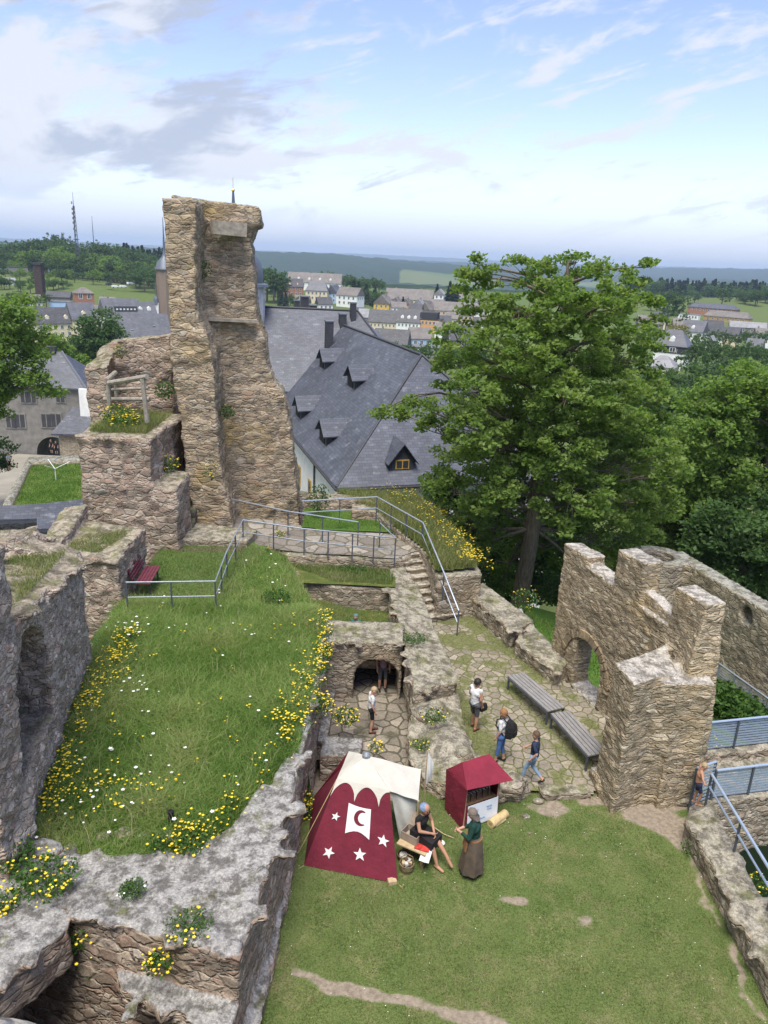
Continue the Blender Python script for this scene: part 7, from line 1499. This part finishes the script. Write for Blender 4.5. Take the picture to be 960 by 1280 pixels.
# ------------------------------------------------------------------ tent, stall and the small wares
V3 = lambda a: Vector(tuple(float(q) for q in a))
ap = V3(py(458, 944, 15.35)); BLc = V3(pz(380, 1082, 0.02)); BRc = V3(pz(497, 1104, 0.02)); SL = V3(py(421, 974, 14.85)); SRr = V3(py(487, 989, 14.5))
bk1 = V3(py(436, 939, 15.9)); aw1 = V3(py(526, 962, 15.35)); aw2 = V3(py(523, 1001, 14.45)); BBl = Vector((-1.45, 16.1, 0)); BBr = V3(pz(505, 1020, 0)); 
tn = thing('tent', 'maroon and white medieval tent with stars and a crescent on its front', 'tent', (-.4, 14.6, 0)); tO = Vector(tn.location)
def cloth(name, pts, mat, parent, th=.012, sub=6, sag=.03, o=None, mats=None):
    """a slightly sagging panel of cloth with thickness; pts: 3 or 4 corners"""
    o = tO if o is None else o; q = [Vector(p)-o for p in pts]
    if len(q) == 3: q = [q[0], q[1], q[2], q[2]]
    nr = (q[1]-q[0]).cross(q[3]-q[0] if len(pts) == 4 else q[2]-q[0]).normalized(); G = []; n_ = sub*2
    for i in range(n_+1):
        for k in range(n_+1):
            a, b = i/n_, k/n_; p = (q[0]*(1-a)+q[1]*a)*(1-b)+(q[3]*(1-a)+q[2]*a)*b
            G.append(p+nr*(sag*sin(pi*a)*sin(pi*b)+.006*sin(9*a+5*b)*sag/.03)-Vector((0, 0, sag*.6*sin(pi*a)*sin(pi*b))))
    m_ = n_+1; N_ = len(G); G2 = [p-nr*th for p in G]; fs = []
    for i in range(n_):
        for k in range(n_): a = i*m_+k; fs += [(a, a+m_, a+m_+1, a+1), (N_+a, N_+a+1, N_+a+m_+1, N_+a+m_)]
    for i in range(n_):
        fs += [(i*m_, N_+i*m_, N_+(i+1)*m_, (i+1)*m_), (i*m_+n_, (i+1)*m_+n_, N_+(i+1)*m_+n_, N_+i*m_+n_), (i, i+1, N_+i+1, N_+i), (n_*m_+i, N_+n_*m_+i, N_+n_*m_+i+1, n_*m_+i+1)]
    return MB().add(G+G2, fs).build(name, mat, parent, smooth=True)
cloth('front_panel', [BLc, BRc, SRr, SL], MAROON, tn, sag=.02)
cloth('side_panel', [BBl, BLc, SL, bk1-Vector((.1, -.05, .4))], MAROON, tn, sag=.03)
cloth('roof_panel', [SL, SRr, ap], CANVAS, tn, sag=.02)
cloth('roof_panel', [bk1, SL, ap], CANVAS, tn, sag=.02)
cloth('back_panel', [BBr+Vector((-.2, 1.0, 0)), BBl, bk1, ap], MAROON, tn, sag=.02)
cloth('awning', [SRr, aw2, aw1, ap], CANVAS, tn, sag=.05)
cloth('hanging_cloth', [V3(pz(500, 1052, .12)), V3(pz(517, 1046, .25)), V3(py(521, 998, 14.6)), SRr+Vector((.02, .05, 0))], CANVASG, tn, sag=.09)
MB().lathe(ap-tO, [(.10, -.05), (.095, .02), (.06, .06), (.02, .08)], 14).build('cap', plain('grey_tin', (.22, .24, .27), .4, .3), tn)
for a, b in ((ap, Vector((ap.x, ap.y, 0))), (aw1, Vector((aw1.x, aw1.y, 0))), (aw2, Vector((aw2.x+.03, aw2.y, 0)))): MB().tube([a-tO, b-tO], .025, 8).build('pole', WOODL, tn)
for a, b in ((SL, Vector((-1.62, 14.1, .0))), (BLc, BLc+Vector((-.12, -.1, 0))), (BRc, BRc+Vector((.1, -.12, 0)))): MB().tube([a-tO, b-tO], .008, 5).build('guy_rope', STRAW, tn); MB().tube([b-tO+Vector((0, 0, -.05)), b-tO+Vector((.02, 0, .09))], .014, 5).build('peg', WOODL, tn)
# scalloped white valance, stars and the crescent lie on the front panel
ex = (SRr-SL); fu = (BRc+SRr-BLc-SL).normalized(); nf_ = (BRc-BLc).cross(SL-BLc).normalized()
if nf_.y > 0: nf_ = -nf_
def FP(a, b, off=.018):
    """point on the front panel: a across (0..1), b up (0..1)"""
    p = BLc.lerp(BRc, a).lerp(SL.lerp(SRr, a), b); return p+nf_*(off)-tO
vm_ = MB(); n_ = 40; topr, botr = [], []
for i in range(n_+1):
    a = i/n_; q = abs(sin(a*pi*2.5+ .0)); topr.append(FP(a, 1.01, .012)); botr.append(FP(a, 1.0-.19*(1-q**.5)-.015, .022))
vs = topr+botr; vs2 = [p-nf_*.012 for p in vs]; m_ = n_+1; fs = []
for i in range(n_): fs += [(i, i+1, m_+i+1, m_+i), (2*m_+i, 3*m_+i, 3*m_+i+1, 2*m_+i+1), (m_+i, m_+i+1, 3*m_+i+1, 3*m_+i), (i, 2*m_+i, 2*m_+i+1, i+1)]
vm_.add(vs+vs2, fs).build('valance', CANVAS, tn)
def patch2(outline, name, mat, off, th=.006):
    f_ = [FP(a, b, off) for a, b in outline]; k_ = len(f_); g_ = [p-nf_*th for p in f_]
    MB().add(f_+g_, [tuple(range(k_)), tuple(range(2*k_-1, k_-1, -1))]+[(i, (i+1) % k_, k_+(i+1) % k_, k_+i) for i in range(k_)]).build(name, mat, tn)
def inv(u, v):
    p0 = np.array(BLc); p = pp(u, v, p0, np.array(nf_)); best = None
    for a in np.linspace(-.1, 1.1, 61):
        for b in np.linspace(-.05, 1.05, 56):
            q = np.array(FP(a, b, 0)+tO); d = np.sum((q-p)**2)
            if best is None or d < best[0]: best = (d, a, b)
    return best[1:]
def star(u, v, r, rot=0.0):
    ca, cb = inv(u, v); W_ = (BRc-BLc).length*(1-cb*.5); Hh = (SL-BLc).length
    patch2([(ca+(r if k % 2 == 0 else r*.42)*sin(rot+pi*k/5)/W_, cb+(r if k % 2 == 0 else r*.42)*cos(rot+pi*k/5)/Hh) for k in range(10)], 'star', WHITE, .030)
for u, v, r, a in ((420, 1021, .10, .1), (411, 1065, .14, .3), (450, 1067, .15, -.1), (480, 1051, .14, .15)): star(u, v, r, a)
bn_ = [inv(*q) for q in ((436, 1004), (465, 1011), (462, 1049), (432, 1042))]; md_ = inv(449, 1041)
lp_ = lambda p, q, t_: (p[0]+(q[0]-p[0])*t_, p[1]+(q[1]-p[1])*t_)
topb = [lp_(bn_[0], bn_[1], k/6) for k in range(7)]; botb = [lp_(bn_[3], bn_[2], k/6) for k in range(7)]
topb = [(a, b-.012*sin(pi*k/6)) for k, (a, b) in enumerate(topb)]; botb = [(a, b+.055*sin(pi*k/6)) for k, (a, b) in enumerate(botb)]
vs = [FP(a, b, .030) for a, b in topb+botb]; vs += [p-nf_*.006 for p in vs]
MB().add(vs, [(i, i+1, 8+i, 7+i) for i in range(6)]+[(14+i, 21+i, 22+i, 15+i) for i in range(6)]+[(i, 14+i, 15+i, i+1) for i in range(6)]+[(7+i, 8+i, 22+i, 21+i) for i in range(6)]+[(0, 7, 21, 14), (6, 20, 27, 13)]).build('banner', WHITE, tn)
cc = inv(451, 1023); Wd = (BRc-BLc).length*.7; Hd = (SL-BLc).length; ol = []
for k in range(17): t_ = RAD(50)+RAD(260)*k/16; ol.append((cc[0]+.15*cos(t_)/Wd, cc[1]+.175*sin(t_)/Hd))
for k in range(15, 0, -1): t_ = RAD(62)+RAD(236)*k/16; ol.append((cc[0]+.045/Wd+.105*cos(t_)/Wd, cc[1]+.125*sin(t_)/Hd))
# crescent as a strip of quads (concave outline)
K = 17; o_, i_ = ol[:K], [ol[0]]+ol[K:][::-1]+[ol[K-1]]; vs = [FP(a, b, .036) for a, b in o_]+[FP(a, b, .036) for a, b in i_]; vs += [p-nf_*.004 for p in vs]
MB().add(vs, [(i, i+1, K+i+1, K+i) for i in range(K-1)]+[(2*K+i, 3*K+i, 3*K+i+1, 2*K+i+1) for i in range(K-1)]+[(i, 2*K+i, 2*K+i+1, i+1) for i in range(K-1)]+[(K+i, K+i+1, 3*K+i+1, 3*K+i) for i in range(K-1)]).build('crescent', MAROON, tn)
# flag pole with a white pennant
fp0 = pz(527, 1030, 0); fz = py(531, 938, fp0[1])[2]
fl = thing('flag_pole', 'thin pole with a hanging white pennant at the tent awning', 'flag', (fp0[0], fp0[1], 0)); MB().tube([(0, 0, 0), (.02, 0, fz)], .016, 8).build('pole', WOODL, fl)
cloth('pennant', [Vector((.03, -.02, fz-.95)), Vector((.13, -.03, fz-.80)), Vector((.19, .02, fz-.38)), Vector((.03, -.02, fz-.03))], WHITE, fl, sag=.05, o=Vector((0, 0, 0)))
# table with wares
tb = pz(518, 1068, 0); tv = thing('camp_table', 'small folding wooden table covered with wares in front of the tent', 'table', (tb[0], tb[1]-.15, 0), deg(-28))
MB().box((0, 0, .46), (.72, .5, .03)).build('tabletop', WOODL, tv)
for x in (-.28, .28): MB().beam((x, -.2, 0), (x, .2, .45), .035).beam((x, .2, 0), (x, -.2, .45), .035).build('leg', WOODD, tv)
def on_table(x, y, z=.475): q = deg(-28); return (tb[0]+x*cos(q)-y*sin(q), tb[1]-.15+x*sin(q)+y*cos(q), z)
bxo = thing('wooden_box', 'open light wooden box standing on the camp table', 'box', on_table(-.12, .06), deg(-34)); bxm = MB().box((0, 0, .02), (.42, .32, .02)); 
for c, d in (((0, .155, .12), (.42, .015, .2)), ((0, -.155, .12), (.42, .015, .2)), ((.205, 0, .12), (.015, .30, .2)), ((-.205, 0, .12), (.015, .30, .2))): bxm.box(c, d)
bxm.build('case', plain('grey_brown_box', (.30, .24, .19), .85), bxo); cloth('lid', [Vector((-.21, .16, .22)), Vector((.21, .16, .22)), Vector((.21, .28, .5)), Vector((-.21, .28, .5))], MATS['grey_brown_box'], bxo, th=.015, sag=0, o=Vector((0, 0, 0)))
rc = thing('red_cloth', 'red and white patterned cloth lying on the camp table', 'cloth', on_table(.2, -.02, .48), deg(-20)); cloth('sheet', [Vector((-.17, -.16, .02)), Vector((.17, -.16, .02)), Vector((.17, .16, .05)), Vector((-.17, .16, .05))], REDP, rc, sag=.03, o=Vector((0, 0, 0)))
gc = thing('grey_cloth', 'pale grey cloth hanging over the corner of the camp table', 'cloth', on_table(.33, -.14, .49), deg(-20)); cloth('sheet', [Vector((-.1, -.2, -.12)), Vector((.12, -.18, -.14)), Vector((.12, .14, .03)), Vector((-.1, .14, .03))], WHITE, gc, sag=.04, o=Vector((0, 0, 0)))
wj = pz(528, 1081, 0); jg = thing('wooden_mug', 'small wooden mug standing on the grass under the camp table', 'mug', wj); MB().lathe((0, 0, 0), [(.055, 0), (.06, .1), (.055, .19), (.045, .19), (.045, .06)], 14).build('cup', WOODL, jg, smooth=True); MB().tube([(.055, 0, .15), (.1, 0, .13), (.1, 0, .07), (.055, 0, .05)], .01, 6).build('handle', WOODL, jg)
wh_ = pz(552, 1062, .0); pl_ = thing('white_bowl', 'white bowl lying tilted beside the feet of the seated woman', 'bowl', (wh_[0]-.02, wh_[1]+.12, .03)); MB().lathe((0, 0, 0), [(.05, 0), (.09, .03), (.1, .06), (.09, .06), (.05, .02)], 16).build('dish', WHITE, pl_, smooth=True)
bs = pz(508, 1088, 0); bk2 = thing('wicker_basket', 'wicker basket full of odds and ends beside the tent corner', 'basket', bs); MB().lathe((0, 0, 0), [(.13, 0), (.16, .1), (.17, .22), (.15, .22), (.14, .05)], 16).build('body', plain('wicker', (.22, .165, .09), .9, var=.5, scale=30), bk2); MB().tube([(-.16, 0, .2), (-.12, 0, .38), (0, 0, .45), (.12, 0, .38), (.16, 0, .2)], .012, 6).build('handle', MATS['wicker'], bk2)
for k in range(7): MB().box((.07*cos(k*.9), .07*sin(k*.9), .2+.02*(k % 3)), (.09, .07, .06), k).build('scrap', (WOODL, CANVASG, WOODD, STRAW)[k % 4], bk2)
bs2 = pz(504, 1076, 0); bk3 = thing('wicker_basket', 'dark low basket close behind the odds and ends basket', 'basket', (bs2[0], bs2[1]+.05, 0)); MB().lathe((0, 0, 0), [(.12, 0), (.15, .15), (.13, .15), (.11, .03)], 14).build('body', WOODD, bk3); MB().lathe((0, 0, .1), [(.10, 0), (.09, .05)], 12).build('filling', CANVASG, bk3)
cb_ = pz(490, 1104, 0); cbx = thing('wooden_block', 'pale wooden block on the grass at the tent corner', 'block', cb_, .3); MB().loft([[(-.1, -.07, 0), (.1, -.07, 0), (.1, .07, 0), (-.1, .07, 0)], [(-.095, -.065, .09), (.095, -.065, .09), (.09, .065, .1), (-.09, .065, .1)]]).build('block', WOODL, cbx)
# book stall
f0, f1_ = pz(579, 1036, 0), pz(615, 1023, 0)
bsx = thing('book_stall', 'crimson cloth booth with shelves and a white poster', 'stall', (f0[0], f0[1], 0)); O_ = Vector(bsx.location)
e = Vector((f1_[0]-f0[0], f1_[1]-f0[1], 0)); e = e.normalized()*.95; bk_d = Vector((-e.y, e.x, 0)).normalized()*.75
Z1 = Vector((0, 0, 1)); A0, A1 = Vector((0, 0, 0)), e; A2, A3 = e+bk_d, bk_d
ang_ = atan2(e.y, e.x)
fm = MB()
for p in (A0, A1, A2, A3): fm.beam(p, p+Z1*1.25, .035)
fm.build('frame', WOODL, bsx)
z0 = Vector((0, 0, 0))
rdg0, rdg1 = (A0+A3)/2+Z1*1.62+e*.08, (A1+A2)/2+Z1*1.62-e*.1
ea0, ea1 = A0+Z1*1.2-bk_d*.12-e*.06, A1+Z1*1.2-bk_d*.35+e*.22
eb0, eb1 = A3+Z1*1.15+bk_d*.1-e*.06, A2+Z1*1.15+bk_d*.1+e*.12
cloth('roof_cloth', [ea0, ea1, rdg1, rdg0], MAROON2, bsx, sag=.03, o=z0); cloth('roof_cloth', [eb1, eb0, rdg0, rdg1], MAROON2, bsx, sag=.03, o=z0)
cloth('gable_cloth', [ea0, rdg0, eb0], MAROON2, bsx, sag=.01, o=z0); cloth('gable_cloth', [eb1, rdg1, ea1], MAROON2, bsx, sag=.01, o=z0)
cloth('side_cloth', [A3-e*.05, A0-e*.05, ea0, eb0], MAROON2, bsx, sag=.02, o=z0); cloth('side_cloth', [A1+e*.04, A2+e*.04, eb1-e*.05, A1+Z1*1.2+e*.04], MAROON2, bsx, sag=.02, o=z0)
cloth('back_cloth', [A2+bk_d*.05, A3+bk_d*.05, eb0, eb1], MAROON2, bsx, sag=.02, o=z0); cloth('front_cloth', [A0-bk_d*.03, A1-bk_d*.03, A1-bk_d*.03+Z1*.62, A0-bk_d*.03+Z1*.62], MAROON2, bsx, sag=.01, o=z0)
for zz in (.62, 1.0): c = (A0+A2)/2+Z1*zz; MB().box(c[:], (.92, .7, .02), ang_).build('shelf', WOODD, bsx)
po = thing('poster', 'white sheet with blue handwriting pinned to the booth front', 'poster', (f0[0], f0[1], 0)); cloth('sheet', [A0-bk_d*.10+e*.05+Z1*.06, A1-bk_d*.10-e*.02+Z1*.06, A1-bk_d*.07-e*.02+Z1*.66, A0-bk_d*.07+e*.05+Z1*.66], PAPER, po, th=.006, sag=0, o=z0)
nn_ = e.cross(Z1).normalized(); sq = MB()
for k, (x0, zc_, ln) in enumerate(((.16, .50, .2), (.2, .43, .16), (.62, .50, .16), (.64, .42, .14), (.30, .22, .3))):
    pts = [e*(x0+ln*i/10)-bk_d*(.115-.02*(zc_/.6))+Z1*(zc_+.018*sin(i*2.1+k)) for i in range(11)]; sq.tube(pts, .006, 4)
sq.build('handwriting', INK, po)
for k in range(22):
    zz = .63 if k < 13 else 1.01; kk = k if k < 13 else k-13; x = .08+(.06 if k < 13 else .09)*kk; hh = .2+.06*((k*7) % 5)/5
    mt = (WOODD, MAROON2, LEATHER, RUST, BLUEC, STRAW)[(k*5) % (5 if k < 13 else 6)]; c = e*x-bk_d*0+bk_d*(.22+.02*(k % 3))+Z1*(zz+hh/2+.002)
    if k < 13 or k % 2:
        o = thing('book', ('brown-red book standing in the lower row of the booth shelf' if k < 13 else 'book lying in the upper shelf of the booth'), 'book', O_+c-Z1*hh/2, ang_, 'books in the crimson booth'); MB().box((0, 0, hh/2), (.04, .15, hh)).build('cover', mt, o); MB().box((0, .006, hh/2+.004), (.028, .145, hh-.004)).build('pages', PAPER, o)
# rolled mats beside the stall
m0, m1 = pz(613, 1031, .09), pz(632, 1017, .09)
ml = thing('rolled_mat', 'thick rolled straw mat on the grass beside the booth', 'mat', (m0[0], m0[1], .1)); dm_ = Vector((m1[0]-m0[0], m1[1]-m0[1], 0)); rm = MB()
for r_ in (.105, .07, .04): rm.tube([(0, 0, 0), dm_], r_, 16, cap=(r_ < .05))
rm.tube([(0, 0, 0), dm_], .1, 16); rm.build('roll', STRAW, ml, smooth=True)
m0, m1 = pz(619, 1032, .04), pz(631, 1024, .04); m2_ = thing('rolled_mat', 'thin rolled mat lying beside the thick straw mat', 'mat', (m0[0], m0[1], .045)); MB().tube([(0, 0, 0), (m1[0]-m0[0], m1[1]-m0[1], 0)], .045, 12).build('roll', STRAW, m2_, smooth=True)
st_ = pz(568, 1048, .03); so = thing('walking_stick', 'thin pale stick lying on the grass between tent and booth', 'stick', st_); MB().tube([(0, 0, 0), (-.25, .12, .01), (-.5, .35, .02)], .011, 6).build('shaft', WOODL, so)
# loose stones on lawn and by the step
for k, (u, v, r_, lab) in enumerate(((657, 1021, .10, 'pale flat stone on the lawn edge, nearest the booth'), (662, 1041, .06, 'small pale stone on the lawn below the flat one'), (648, 995, .16, 'grey stone at the low end of the rubble wall'), (672, 1002, .13, 'brown stone lying before the threshold step'), (850, 1000, .28, 'rounded boulder at the foot of the battlement ruin near the child'))):
    p = pz(u, v, .02); masonry('boulder', [MB().ball((p[0], p[1], r_*.25), (r_*1.2, r_*.9, r_*.6), 10)], .025, S_low, lab, 'stone', amp=.03, relief=.01, seed=120+k, big=.3)
